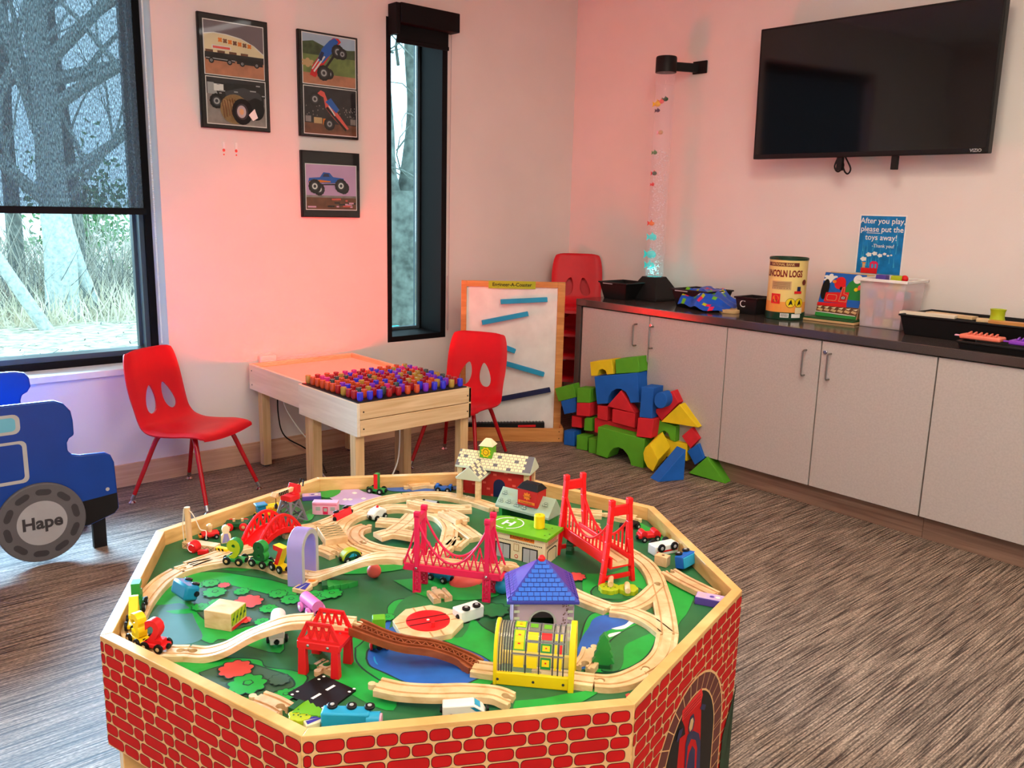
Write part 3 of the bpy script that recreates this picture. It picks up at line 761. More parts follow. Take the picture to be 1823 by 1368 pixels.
part('photo_print', P.mb, t, world=True, smooth=False, fix=False); part('glass', MB('picture_pane').b2(P.o.x+.004, P.o.x+.325, YW-.0255, YW-.0245, P.o.z+.004, P.o.z+(.318 if P.o.z < 1.4 else .488)), t, world=True)

# linear ceiling lamp (its reflection crosses the first picture)
def mirror_hit(px, py, yp, zc_):
    p = WY(px, py, yp); d = ray(px, py); d = Vector((d.x, -d.y, d.z)); return p+d*((zc_-p.z)/d.z)
la, lb_ = mirror_hit(352, 58, YW-.025, CEIL-.05), mirror_hit(440, 40, YW-.025, CEIL-.05)
m, nt, b = _base('lamp_diffuser'); b.inputs['Emission Color'].default_value = (1, .97, .92, 1); b.inputs['Emission Strength'].default_value = 3.5; MATS['lamp_diffuser'] = m
t = thing('ceiling_lamp', 'long white linear lamp on the ceiling near the right wall', 'lamp', tuple((la+lb_)/2))
part('housing', MB('white').bar(la+Vector((0, 0, .03)), lb_+Vector((0, 0, .03)), .11, .04), t, world=True)
part('diffuser', MB('lamp_diffuser').bar(la, lb_, .07, .018), t, world=True)
# ------------------------------------------------------------------ children's chairs
def make_chair(label, group='red plastic children\'s chairs'):
    t = thing('child_chair', label, 'chair', (0, 0, 0), 0, group)
    prof = [(.178, .296), (.172, .312), (.15, .322), (.10, .323), (.03, .316), (-.04, .312), (-.095, .316), (-.135, .332), (-.16, .362), (-.175, .40), (-.192, .46), (-.208, .53), (-.222, .60), (-.232, .640), (-.240, .648)]
    wid = [.145, .150, .155, .162, .166, .166, .162, .154, .148, .147, .150, .150, .142, .128, .115]
    pp = crom([(0, a, b) for a, b in prof], 4); ws = crom([(w_, 0, 0) for w_ in wid], 4)
    mb = MB('chair_red'); N = 16; m = len(pp)
    grid = []
    for i, p in enumerate(pp):
        w_ = ws[i].x; f = min(1, max(0, (p.z-.33)/.08)); row = []
        for k in range(N+1):
            u = -1+2*k/N
            c = .016*abs(u)**2.2
            edge = -.014*max(0, abs(u)-.84)/.16*min(1, max(0, (i-1)/5))*min(1, (m-1-i)/4)
            row.append(Vector((w_*1.10*u, p.y+f*(c+edge), p.z+(1-f)*(c*.8+edge))))
        grid.append(row)
    def nrm(i, k):
        a = grid[min(i+1, m-1)][k]-grid[max(i-1, 0)][k]; b = grid[i][min(k+1, N)]-grid[i][max(k-1, 0)]
        return a.cross(b).normalized()
    T = .007
    for side in (0, 1):
        for i in range(m):
            for k in range(N+1): mb.v.append(grid[i][k]+nrm(i, k)*(T*side))
    q = lambda s_, i, k: s_*m*(N+1)+i*(N+1)+k
    for i in range(m-1):
        for k in range(N):
            mb.face((q(0, i, k), q(0, i, k+1), q(0, i+1, k+1), q(0, i+1, k)))
            mb.face((q(1, i, k), q(1, i+1, k), q(1, i+1, k+1), q(1, i, k+1)))
    for i in range(m-1):
        mb.face((q(0, i, 0), q(0, i+1, 0), q(1, i+1, 0), q(1, i, 0))); mb.face((q(0, i, N), q(1, i, N), q(1, i+1, N), q(0, i+1, N)))
    for k in range(N):
        mb.face((q(0, 0, k), q(1, 0, k), q(1, 0, k+1), q(0, 0, k+1))); mb.face((q(0, m-1, k), q(0, m-1, k+1), q(1, m-1, k+1), q(1, m-1, k)))
    o = part('shell', mb, t)
    cm = MB('chair_red')
    for sx in (-1, 1):
        P = []
        for k in range(28):
            a = 2*pi*k/28; z = cos(a)
            wv = sin(a)*.032*(1-.34*z)
            P.append(Vector((sx*(.054-.012*z)+wv, -.32, .437+.060*z)))
        cm.prism(P, (0, .3, 0))
    cut(o, cm)
    for sx in (-1, 1):
        for sy in (-1, 1):
            a = Vector((sx*.075, sy*.055-.0, .304)); k1 = Vector((sx*.105, sy*.085, .300)); k2 = Vector((sx*.122, sy*.105, .272)); ft = Vector((sx*.180, sy*.190, .028))
            leg = MB('leg_red').tube(crom([a, k1, k2, (k2+ft)/2, ft], 5), .0125, 12, .0088)
            lo = part('leg', leg, t)
            d = (ft-k2).normalized()
            g = MB('chrome').cone(ft-d*.012, ft+d*.012, .0095, .0095, 12)
            g.lathe((ft.x+d.x*.012, ft.y+d.y*.012, 0), [(.016, 0), (.017, .004), (.012, .009), (.006, .014), (.006, .022)], 16)
            sub('glide', g, lo, t, world=False)
    part('seat_bracket', MB('leg_red').b2(-.085, .085, -.075, .075, .297, .306), t)
    return t
def copy_tree(o, parent=None):
    c = o.copy(); COL.objects.link(c)
    if parent: c.parent = parent
    for ch in list(o.children): copy_tree(ch, c)
    return c
bpy.context.view_layer.update()
ch = make_chair('red plastic child\'s chair by the large window, left of the light table')
ch.location = (1.372, 3.66, 0); ch.rotation_euler.z = math.atan2(-.86, .50)-pi/2
c2 = copy_tree(ch); c2['label'] = 'red plastic child\'s chair right of the peg table, in front of the easel'
c2.location = (2.615, 3.36, 0); c2.rotation_euler.z = math.atan2(-.45, -.88)-pi/2
ord4 = ['bottom', 'second from bottom', 'second from top', 'top']
for i in range(4):
    c3 = copy_tree(ch); c3['group'] = 'stack of red chairs in the corner'
    c3['label'] = 'red plastic child\'s chair, %s of the corner stack behind the easel' % ord4[i]
    az = math.atan2(-.70, -.71); c3.scale = (.93, .93, .93)
    c3.location = (3.712+.004*(3-i), 3.650+.006*(3-i), .138*i); c3.rotation_euler.z = az-pi/2

# ------------------------------------------------------------------ light table (rear) and peg table (front)
mat('glow_panel', (255, 60, 60), .4, emit=0)
m, nt, b = _base('light_panel'); b.inputs['Base Color'].default_value = (.9, .25, .2, 1)
b.inputs['Emission Color'].default_value = lin((255, 120, 96))+(1,); b.inputs['Emission Strength'].default_value = .85; MATS['light_panel'] = m
def table(name, label, x0, x1, y0, y1, zt, ha, thick, rz=0):
    t = thing(name, label, 'table', ((x0+x1)/2, (y0+y1)/2, 0), rz)
    cx, cy = (x0+x1)/2, (y0+y1)/2; a, b_ = (x1-x0)/2, (y1-y0)/2
    for k, (p0, p1, q0, q1, m_) in enumerate(((-a, -a+thick, -b_, b_, 'birch_pale'), (a-thick, a, -b_, b_, 'birch_wood'), (-a+thick, a-thick, -b_, -b_+thick, 'birch_wood'), (-a+thick, a-thick, b_-thick, b_, 'birch_wood'))):
        if name == 'peg_table' and k == 2: continue
        part('side_board', MB(m_).b2(p0, p1, q0, q1, zt-ha, zt), t, bevel=.002)
    for sx in (-1, 1):
        for sy in (-1, 1):
            lx, ly = sx*(a-thick-.036), sy*(b_-thick-.036)
            if sy < 0 and name == 'peg_table': lx = sx*(a-.022); ly = -b_+.024+thick
            part('leg', MB('leg_wood').b2(lx-.021, lx+.021, ly-.021, ly+.021, .008, zt-ha+.05 if name != 'peg_table' else zt-ha), t, bevel=.002)
            part('foot_pad', MB('dark_grey').cyl((lx, ly, 0), (lx, ly, .008), .016), t)
    return t, a, b_
LX0, LX1, LY0, LY1, LZ = 1.765, 2.345, 3.375, 3.955, .515
lt, a, b_ = table('light_table', 'birch light table glowing red against the window wall', LX0, LX1, LY0, LY1, LZ, .125, .014)
part('glowing_panel', MB('light_panel').b2(-a+.014, a-.014, -b_+.014, b_-.014, LZ-.05, LZ-.022), lt)
part('tray_base', MB('birch_wood').b2(-a+.014, a-.014, -b_+.014, b_-.014, LZ-.11, LZ-.1), lt)
s = MB('black')
for y in (-b_+.03, b_-.03):
    for z in (LZ-.03, LZ-.1): s.cyl((-a-.001, y, z), (-a+.002, y, z), .0035, 10)
part('screw', s, lt)
PX0, PX1, PY0, PY1, PZ = 1.725, 2.30, 2.88, 3.368, .52
pt, a, b_ = table('peg_table', 'birch table with black pegboard top full of translucent pegs', PX0, PX1, PY0, PY1, PZ, .135, .014)
for z0, z1 in ((PZ-.135, PZ-.069), (PZ-.066, PZ)):
    part('front_board', MB('birch_wood').b2(-a+.014, a-.014+.014, -b_, -b_+.014, z0, z1), pt, bevel=.002)
for x in (-a+.03, a-.02):
    for z in (PZ-.035, PZ-.105): part('screw', MB('black').cyl((x, -b_-.001, z), (x, -b_+.003, z), .0035, 10), pt)
part('pegboard', MB('black').b2(-a+.010, a-.014, -b_+.012, b_-.012, PZ-.03, PZ+.004), pt, bevel=.002)
cols = {'red': ((170, 20, 30), 'red'), 'orange': ((214, 78, 30), 'orange'), 'amber': ((190, 150, 60), 'amber'), 'blue': ((50, 50, 226), 'blue'), 'purple': ((134, 44, 214), 'purple'), 'smoke': ((66, 84, 84), 'smoky green'), 'magenta': ((226, 40, 150), 'magenta')}
def peg_mat(k, rgb):
    m, nt, b = _base('peg_'+k); c = lin(rgb)
    b.inputs['Base Color'].default_value = c+(1,); b.inputs['Roughness'].default_value = .2; b.inputs['Coat Weight'].default_value = .4
    b.inputs['Alpha'].default_value = .86; b.inputs['Subsurface Weight'].default_value = 0
    MATS['peg_'+k] = m
peg_src = {}
ordw = ['first', 'second', 'third', 'fourth', 'fifth', 'sixth', 'seventh', 'eighth', 'ninth', 'tenth', 'eleventh', 'twelfth', 'thirteenth']
rp = random.Random(12)
for k, (rgb, _) in cols.items(): peg_mat(k, rgb)
NR, NC = 11, 12
for r in range(NR):
    for c in range(NC):
        x = PX0+.036+c*(PX1-PX0-.072)/(NC-1); y = PY0+.035+r*(PY1-PY0-.06)/(NR-1)
        w_ = {'red': 3, 'orange': 2, 'amber': 1.6, 'blue': 1.6, 'purple': 1.6, 'smoke': 1, 'magenta': .3}
        if r > 7: w_ = {'red': 3, 'orange': 3, 'magenta': 2, 'purple': 1, 'blue': .7, 'amber': .7, 'smoke': .2}
        if c > 7: w_['amber'] += 1.2; w_['purple'] += 1
        if c == 0 and r > 2: w_ = {'orange': 4, 'amber': 2, 'red': 2}
        k = rp.choices(list(w_), list(w_.values()))[0]
        if (r, c) == (0, 0): k = 'blue'
        if k not in peg_src:
            mb = MB('peg_'+k); mb.lathe((0, 0, 0), [(.0095, 0), (.0095, .004), (.0125, .0045), (.0125, .032), (.0118, .034), (.0095, .0343), (.009, .033)], 18)
            o = bpy.data.objects.new('light_peg', mb.mesh('light_peg')); COL.objects.link(o); peg_src[k] = o
        else:
            o = peg_src[k].copy(); COL.objects.link(o)
        o.location = (x, y, PZ+.004)
        o['label'] = 'translucent %s peg, %s from the left in the %s row from the front' % (cols[k][1], ordw[c], ordw[r])
        o['category'] = 'peg'; o['group'] = 'translucent pegs on the black pegboard'
t = thing('power_cord', 'white cord hanging from the peg table to the floor', 'cord', (1.95, 3.3, 0))
part('cord', MB('white').tube(crom([(2.10, 3.15, .40), (2.10, 3.14, .28), (2.08, 3.13, .16), (2.02, 3.12, .07), (1.95, 3.1, .02), (1.85, 3.08, .008), (1.80, 3.06, .006)], 6), .0035, 8), t, world=True)
t = thing('power_cord', 'black cord under the light table beside the wall', 'cord', (1.95, 3.7, 0))
part('cord', MB('black').tube(crom([(1.90, 3.93, .40), (1.90, 3.93, .24), (1.93, 3.93, .13), (2.02, 3.9, .06), (2.05, 3.8, .02), (1.98, 3.6, .008)], 6), .0035, 8), t, world=True)
t = thing('power_cord', 'white cord curving down under the light table', 'cord', (1.95, 3.6, 0))
part('cord', MB('white').tube(crom([(1.87, 3.83, .40), (1.88, 3.8, .30), (1.94, 3.76, .18), (1.99, 3.7, .10), (1.95, 3.6, .03), (1.93, 3.5, .008)], 6), .0035, 8), t, world=True)

# ------------------------------------------------------------------ easel with ramps
ea, eb = Vector((2.928, 3.768, 0)), Vector((3.383, 3.407, 0))
eu = (eb-ea).normalized(); en = Vector((eu.y, -eu.x, 0))      # en points to the viewer
if en.y > 0: en = -en
t = thing('marble_run_board', 'white magnet board in an orange wood frame with blue ramps', 'play board', tuple((ea+eb)/2), 0)
def eo(u, z, d=0): return ea+eu*u+Vector((0, 0, z))+en*d
LE = (eb-ea).length; HE = .893
def ebox(m, u0, u1, z0, z1, d0, d1):
    mb = MB(m); return mb.prism([eo(u0, z0, d0), eo(u1, z0, d0), eo(u1, z1, d0), eo(u0, z1, d0)], en*(d1-d0))
part('board', ebox('white', .025, LE-.025, .05, HE-.02, -.012, -.004), t, world=True)
for u0, u1 in ((0, .03), (LE-.045, LE-.004)): part('upright', ebox('orange_wood', u0, u1, 0, HE, -.02, .006), t, world=True, bevel=.002)
part('top_rail', ebox('orange_wood', .03, LE-.045, HE-.032, HE, -.02, .006), t, world=True, bevel=.002)
part('tray_front', ebox('orange_wood', -.005, LE+.005, .0, .078, .075, .09), t, world=True, bevel=.002)
part('tray_side', ebox('orange_wood', LE-.01, LE+.005, .0, .078, -.02, .075), t, world=True, bevel=.002)
part('tray_bottom', ebox('orange_wood', 0, LE-.012, .02, .03, -.0, .075), t, world=True)
for z in (.02, .06): part('screw', MB('black').cyl(eo(LE-.02, z, .0895), eo(LE-.02, z, .0905), .003, 8), t, world=True)
P = Print(eo(.150, HE-.040, .0065), eu, (0, 0, 1)); P.rect(0, 0, .26, .042, 'olive_lime'); P.text('Engineer-A-Coaster', .13, .013, .027, 'black', bold=.02)
part('title_plate', P.mb, t, world=True, smooth=False, fix=False)
def e_at(px, py):
    p = WP(px, py, ea, eb); return (p-ea).dot(eu), p.z
for k, (a0, a1, m_, lb) in enumerate((((891, 537), (974, 533), 'sky_blue', 'topmost blue ramp, nearly level on the white board'), ((858, 574), (940, 558), 'sky_blue', 'second blue ramp, sloping down to the left'),
        ((872, 607), (917, 625), 'sky_blue', 'short blue ramp partly behind the red chair'), ((888, 643), (968, 666), 'sky_blue', 'blue ramp low on the board sloping down right'), ((858, 716), (979, 693), 'navy', 'long dark navy ramp lowest on the white board'))):
    u0, z0 = e_at(*a0); u1, z1 = e_at(*a1)
    if k == 2: u0 -= .09; z0 += .035
    A, B = eo(u0, z0, 0), eo(u1, z1, 0); d = (B-A).normalized(); q = en.cross(d).normalized()
    if q.z < 0: q = -q
    mb = MB(m_)
    prof = [(0, -.012), (.03, -.012), (.03, .012), (.026, .012), (.026, -.004), (.004, -.004), (.004, .012), (0, .012)]
    P_ = [A+en*a_+q*b2_ for a_, b2_ in prof]; mb.prism(P_, B-A)
    mb.cyl(A+en*.005-q*.0+d*.01, A+en*.031+d*.01, .003, 8)
    single('ball_ramp', mb, lb, 'toy ramp', 'ramps on the white board', bevel=.001)
mb = MB('black')
A, B = eo(.045, .075, .035), eo(LE-.10, .085, .035)
mb.bar(A, B, .035, .034)
for k in range(24):
    p = A+(B-A)*(k+.5)/24; mb.box(p+Vector((0, 0, .019)), (.004, .03, .006), M=Matrix((eu, en, Vector((0, 0, 1)))).transposed())
t2 = thing('track_set', 'black ribbed tool with red inset lying in the easel tray', 'toy', tuple((A+B)/2))
part('body', mb, t2, world=True, bevel=.002)
part('red_inset', MB('toy_red').prism([eo(.33, .075, .054), eo(.43, .078, .054), eo(.43, .09, .054), eo(.33, .087, .054)], en*.002), t2, world=True)

# ------------------------------------------------------------------ blue wooden truck bench
def pW(l, y): return [WY(px, py, y) for px, py in l]
t = thing('truck_bench', 'blue wooden truck-shaped bench under the large window', 'bench', (.5, 3.45, 0))
TY = 3.28
pts = [(-0.25, .60), (.74, .590), (.770, .575), (.792, .545), (.797, .51), (.797, .455), (.780, .445), (.772, .43), (.772, .400), (.785, .385), (.81, .378), (.895, .373), (.915, .360), (.926, .33), (.932, .150), (.915, .131), (.825, .104), (-.25, .104)]
part('side_panel', MB('truck_blue').prism([(x, TY, z) for x, z in pts], (0, .018, 0)), t, world=True, bevel=.006, label='front side panel')
r2 = [(-.4, .665), (.69, .648), (.72, .640), (.735, .62), (.738, .585), (.725, .565), (.706, .555), (.70, .535), (.70, .35), (-.4, .35)]
part('backrest', MB('truck_blue').prism([(x, 3.6, z) for x, z in r2], (0, .018, 0)), t, world=True, bevel=.006)
part('seat', MB('truck_blue').b2(-.25, .735, TY+.018, 3.6, .40, .418), t, world=True)
part('stretcher', MB('black').b2(.70, .73, TY+.018, 3.60, .12, .36), t, world=True)
P = Print((0, TY, 0), (1, 0, 0), (0, 0, 1))
P.rrect(-.2, .488, .628, .558, .022, 'light_grey'); P.rrect(-.2, .499, .614, .547, .014, 'pane_teal' if 'pane_teal' in MATS else mat('pane_teal', (104, 176, 200), .4))
P.rrect(-.2, .310, .642, .462, .02, 'light_grey'); P.rrect(-.2, .322, .628, .452, .014, 'truck_blue')
P.poly([(.78, .2), (.927, .212), (.928, .152), (.913, .135), (.822, .108), (.60, .108), (.60, .2)], 'black')
P.circ(.895, .232, .007, 'light_grey')
part('painted_windows', P.mb, t, world=True, smooth=False, fix=False)
wc = WY(76, 932, TY-.02)
wr = .145
wb_ = MB('dark_grey').lathe((wc.x, TY-.001, wc.z), [(wr, 0), (wr, .012), (wr-.004, .016)], 56, (0, -1, 0))
mat('tyre_grey', (92, 90, 94), .55); mat('hub_grey', (160, 160, 164), .5); wb_.mi = ['tyre_grey']*len(wb_.f)
wh = part('wheel', wb_, t, world=True)
P = Print((wc.x, TY-.0172, wc.z), (1, 0, 0), (0, 0, 1))
P.circ(0, 0, .0815, 'hub_grey', n=48)
for k in range(10):
    a_ = radians(k*36+12); cx, cy = .113*cos(a_), .113*sin(a_); tx, ty = -sin(a_), cos(a_)
    S = []
    for i in range(16):
        b3 = 2*pi*i/16; u = .016*cos(b3)+(.010 if cos(b3) > 0 else -.010); v = .0115*sin(b3)
        S.append((cx+tx*u+cos(a_)*v, cy+ty*u+sin(a_)*v))
    P.poly(S, 'dark_grey')
P.text('Hape', 0, -.018, .062, 'dark_grey', bold=.03)
sub('printed_hub', P.mb, wh, t, smooth=False, fix=False)
for y in (TY+.03, 3.57):
    part('leg', MB('black').b2(.842, .888, y, y+.02, 0, .12), t, world=True)
    part('leg', MB('black').b2(-.1, -.05, y, y+.02, 0, .12), t, world=True)

# ------------------------------------------------------------------ foam blocks stacked against the cabinets
ZX, ZY, ZS = 980, 620, 5.262
def zc(p): return (ZX+p[0]/ZS, ZY+p[1]/ZS)
def fplane(x0, tilt=.17): return Vector((x0, 3.0, 0)), Vector((x0+tilt, 3.0-.985, 0))
def foam(label, m, poly, x0, depth, cat='foam block', lean=0.0, tilt=.17, drop=None):
    a, b = fplane(x0, tilt); n = Vector(((b-a).y, -(b-a).x, 0)).normalized()
    if n.x < 0: n = -n
    P = [WP(*zc(p), a, b) for p in poly]
    if drop is not None:
        dz = min(p.z for p in P)-drop; P = [Vector((p.x, p.y, p.z-dz)) for p in P]
    mb = MB(m).prism(P, n*depth+Vector((0, 0, lean*depth)))
    return single('foam_block', mb, label, cat, 'foam blocks stacked against the cabinets', bevel=.0025)
def arc(cx, cy, rx, ry, a0, a1, n=12): return [(cx+rx*cos(radians(a0+(a1-a0)*i/n)), cy-ry*sin(radians(a0+(a1-a0)*i/n))) for i in range(n+1)]
foam('large green foam arch on the floor at the front of the pile', 'foam_green', [(445, 738), (880, 850), (870, 1130), (755, 1103)]+arc(645, 1062, 105, 130, -18, 180)[:0]+[(745, 1060), (720, 1000), (680, 950), (635, 930), (590, 940), (555, 975), (538, 1020), (530, 1032), (427, 1000)], 3.27, .10)
foam('large blue foam arch near the top of the pile', 'foam_blue', [(410, 268), (812, 232), (835, 510), (748, 515), (735, 470), (705, 415), (660, 385), (620, 383), (575, 405), (545, 450), (534, 520), (435, 527)], 3.32, .11)
foam('small yellow foam arch on top of the blue arch', 'foam_yellow', [(370, 131), (572, 108), (592, 243), (527, 249), (515, 212), (485, 195), (455, 206), (440, 250), (442, 257), (380, 262)], 3.335, .09)
foam('green foam brick at the very top of the pile, right', 'foam_green', [(606, 107), (820, 84), (832, 228), (613, 241)], 3.33, .10)
foam('green foam cube on a red cube, left of the blue arch', 'foam_green', [(250, 374), (375, 383), (370, 514), (246, 511)], 3.33, .08)
foam('red foam cube under the upper green cube', 'foam_red', [(246, 513), (371, 516), (366, 643), (243, 631)], 3.33, .08)
foam('tilted green foam brick at the far left top', 'foam_green', [(40, 379), (210, 334), (242, 461), (74, 501)], 3.36, .06)
foam('tilted blue foam brick at the far left', 'foam_blue', [(96, 499), (236, 463), (241, 600), (128, 621)], 3.36, .06)
foam('dark red foam block between the blue and green blocks, left', 'foam_red', [(199, 634), (290, 652), (292, 750), (196, 738)], 3.37, .05)
foam('green foam block right of the dark red one', 'foam_green', [(318, 662), (338, 650), (385, 655), (385, 780), (312, 771)], 3.35, .07)
foam('blue foam cube on the floor at the left end', 'foam_blue', [(130, 738), (222, 750), (226, 886), (124, 872)], 3.345, .07, drop=0)
foam('green foam cube on the floor beside the blue cube', 'foam_green', [(247, 764), (349, 778), (344, 912), (243, 894)], 3.325, .07, drop=0)
foam('green foam cube on the floor beside the large arch', 'foam_green', [(360, 789), (434, 800), (430, 938), (357, 925)], 3.31, .07, drop=0)
foam('long red foam bar above the large green arch', 'foam_red', [(412, 657), (800, 742), (800, 850), (412, 790)], 3.345, .06)
foam('red foam cube left under the blue arch', 'foam_red', [(440, 534), (537, 549), (530, 683), (437, 661)], 3.33, .08)
foam('red foam brick under the red triangle', 'foam_red', [(580, 570), (792, 615), (786, 750), (574, 694)], 3.315, .08)
foam('red foam triangle like a roof inside the blue arch', 'foam_red', [(528, 545), (657, 398), (690, 430), (825, 606), (793, 612)][:2]+[(793, 612)], 3.315, .05)
foam('tall blue foam brick standing right of the blue arch', 'foam_blue', [(852, 362), (966, 376), (948, 662), (832, 646)], 3.28, .10)
foam('red foam cube on the right end of the large green arch', 'foam_red', [(820, 655), (966, 669), (944, 846), (802, 830)], 3.265, .08)
foam('small green foam arch under the yellow triangle', 'foam_green', [(985, 676), (1000, 672), (1172, 737), (1168, 880), (1122, 860), (1100, 800), (1065, 775), (1035, 790), (1026, 828), (985, 812)], 3.33, .09)
foam('yellow foam block behind the blue triangle', 'foam_yellow', [(965, 812), (1180, 880), (1282, 898), (1278, 1060), (1090, 1020), (1000, 960)], 3.34, .06)
foam('round yellow foam half disc left of the blue triangle', 'foam_yellow', [(935, 900), (1010, 1050), (960, 1160), (905, 1115), (875, 1050), (868, 985), (885, 935)], 3.20, .12, lean=.35)
foam('blue foam cylinder resting on the red curved block', 'foam_blue', arc(1030, 490, 60, 76, 0, 345, 23), 3.26, .07)
foam('red curved foam block behind the yellow triangle', 'foam_red', [(1090, 430), (1140, 400), (1200, 512), (1040, 682), (965, 575), (1060, 560), (1092, 500)], 3.32, .11)
foam('yellow foam triangle at the right top of the pile', 'foam_yellow', [(1033, 690), (1208, 526), (1385, 746)], 3.31, .10)
foam('tilted red foam cube right below the yellow triangle', 'foam_red', [(1228, 826), (1322, 746), (1396, 850), (1310, 942)], 3.33, .09)
foam('tilted blue foam cube above the green triangle', 'foam_blue', [(1280, 966), (1385, 895), (1440, 1034), (1350, 1096)], 3.33, .09)
foam('green foam triangle on the floor at the right end', 'foam_green', [(1290, 1182), (1465, 1030), (1640, 1283)], 3.325, .10, drop=0)
A = F(*zc((1010, 1257))); B = F(*zc((1250, 1236))); C0 = F(*zc((930, 1216)))
top = B+Vector((0, 0, .155))
mb = MB('foam_blue').prism([A, B, Vector((B.x, B.y, .155))], C0-A)
single('foam_block', mb, 'blue foam wedge with long slope at the front of the pile', 'foam block', 'foam blocks stacked against the cabinets', bevel=.0025)

# ------------------------------------------------------------------ things on the counter
def bin_(name, label, x0, x1, y0, y1, h, flare=.02, z=CZ, cat='bin', m='black', group=None, lip=.006):
    t = thing(name, label, cat, ((x0+x1)/2, (y0+y1)/2, z), 0, group)
    cx, cy, a, b = (x0+x1)/2, (y0+y1)/2, (x1-x0)/2, (y1-y0)/2
    mb = MB(m); T = .004
    def ring(s, zz): return [Vector((sx*(a+s), sy*(b+s), zz)) for sx, sy in ((-1, -1), (1, -1), (1, 1), (-1, 1))]
    R = [ring(0, 0), ring(flare, h), ring(flare+lip, h), ring(flare+lip, h-.006), ring(flare+lip-.002, h+.002), ring(flare-T, h+.002), ring(-T, T)]
    R = [ring(0, 0), ring(flare, h-.008), ring(flare+lip, h-.008), ring(flare+lip, h), ring(flare-T, h), ring(-T, T)]
    for r in R: mb.v += r
    for i in range(len(R)-1):
        for k in range(4):
            j = (k+1) % 4; mb.face((i*4+k, i*4+j, (i+1)*4+j, (i+1)*4+k))
    mb.face((3, 2, 1, 0)); q = (len(R)-1)*4; mb.face((q, q+1, q+2, q+3))
    part('tub', mb, t, bevel=.002)
    return t
bk = 'small black storage bins on the counter'
b1 = bin_('storage_bin', 'black plastic bin left of the bubble tube', 3.60, 3.76, 3.16, 3.32, .095, group=bk)
part('label_strip', MB('light_grey').b2(-.105, -.102, .0, .07, .083, .088), b1)
b1 = bin_('storage_bin', 'black plastic bin under the blue fish fabric', 3.63, 3.80, 2.64, 2.83, .095, group=bk)
part('label_strip', MB('light_grey').b2(-.112, -.108, .01, .09, .083, .088), b1)
b1 = bin_('storage_bin', 'small black bin with white C, left of the log canister', 3.66, 3.78, 2.37, 2.47, .085, .012, group=bk)
P = Print((-.064, .02, .0), (0, -1, 0), (0, 0, 1)); P.text('C', 0, .035, .05, 'white')
P.mb.v = [v+Vector((-.006, 0, 0)) for v in P.mb.v]; part('letter', P.mb, b1, smooth=False, fix=False)
# blue fish cloth + wooden disc
t = thing('fish_cloth', 'shiny blue sea-life cloth draped over black bin', 'cloth', (3.68, 2.63, CZ))
rc = random.Random(8); N = 14
mb = MB('toy_blue'); mat('cloth_blue', (24, 84, 196), .35, var=.15, scale=20); mb.m = 'cloth_blue'
G = []
for i in range(N+1):
    for k in range(N+1):
        u, v = i/N, k/N          # u: along -y, v: toward wall
        y = 2.78-.27*u; x = 3.575+.20*v+.02*sin(u*7)
        hgt = .098 if v > .35 else .02+.08*(v/.35)**.8
        if u > .55: hgt *= 1-.72*(u-.55)/.45
        z = CZ+hgt+.006*sin(u*15+v*6)+.004*sin(v*21)
        G.append(Vector((x-.03*(1-v)*sin(u*pi), y, max(z, CZ+.004))))
for i in range(N):
    for k in range(N):
        a0 = i*(N+1)+k; mb.f.append((a0, a0+1, a0+N+2, a0+N+1)); c = 'cloth_blue'
        r_ = rc.random()
        if r_ < .07: c = 'pink_red'
        elif r_ < .12: c = 'lime'
        elif r_ < .15: c = 'olive_lime'
        elif r_ < .17: c = 'white'
        mb.mi.append(c)
mb.v = G
o = part('cloth', mb, t, world=True); sm = o.modifiers.new('thickness', 'SOLIDIFY'); sm.thickness = .002
mb = MB('tan').lathe((3.64, 2.505, CZ), [(.048, 0), (.05, .003), (.05, .015), (.048, .018)], 28)
single('wooden_disc', mb, 'flat round wooden disc beside the blue cloth', 'toy')
# bubble tube
mat('tube_acrylic', (246, 240, 248), .04, alpha=.08, spec=.8); mat('water', (236, 214, 228), .05, alpha=.08); mat('bubble', (250, 250, 255), .15, alpha=.85)
m, nt, b = _base('aqua_glow'); b.inputs['Emission Color'].default_value = lin((30, 226, 220))+(1,); b.inputs['Emission Strength'].default_value = 1.6; MATS['aqua_glow'] = m
tx, ty = 3.80, 3.13
t = thing('bubble_tube', 'tall clear bubble tube lamp with toy fish on black pyramid base', 'lamp', (tx, ty, CZ))
def fr(h0, h1, w0, w1):
    return [Vector((sx*w, sy*w, z)) for z, w in ((h0, w0), (h1, w1)) for sx, sy in ((-1, -1), (1, -1), (1, 1), (-1, 1))]
mb = MB('matte_black'); mb.add(fr(0, .012, .118, .118), [(3, 2, 1, 0), (0, 1, 5, 4), (1, 2, 6, 5), (2, 3, 7, 6), (3, 0, 4, 7), (4, 5, 6, 7)])
mb.add(fr(.012, .128, .118, .048), [(3, 2, 1, 0), (0, 1, 5, 4), (1, 2, 6, 5), (2, 3, 7, 6), (3, 0, 4, 7), (4, 5, 6, 7)])
part('base', mb, t, bevel=.003)
TR = .052
part('tube', MB('tube_acrylic').cyl((0, 0, .10), (0, 0, 1.225), TR, 32), t)
part('water_column', MB('water').cyl((0, 0, .12), (0, 0, 1.15), TR-.005, 32), t)
part('glowing_disc', MB('aqua_glow').cyl((0, 0, .121), (0, 0, .128), TR-.012, 24), t)
part('cap', MB('black').lathe((0, 0, 1.215), [(TR+.004, 0), (TR+.004, .075), (TR, .082), (TR-.004, .082)], 32), t)
part('wall_bracket', MB('black').bar((.04, -.02, 1.25), (XW-tx-.006, -.08, 1.25), .02, .045).b2(XW-tx-.012, XW-tx-.001, -.14, -.05, 1.22, 1.285), t, bevel=.002)
rb = random.Random(5); mb = MB('bubble')
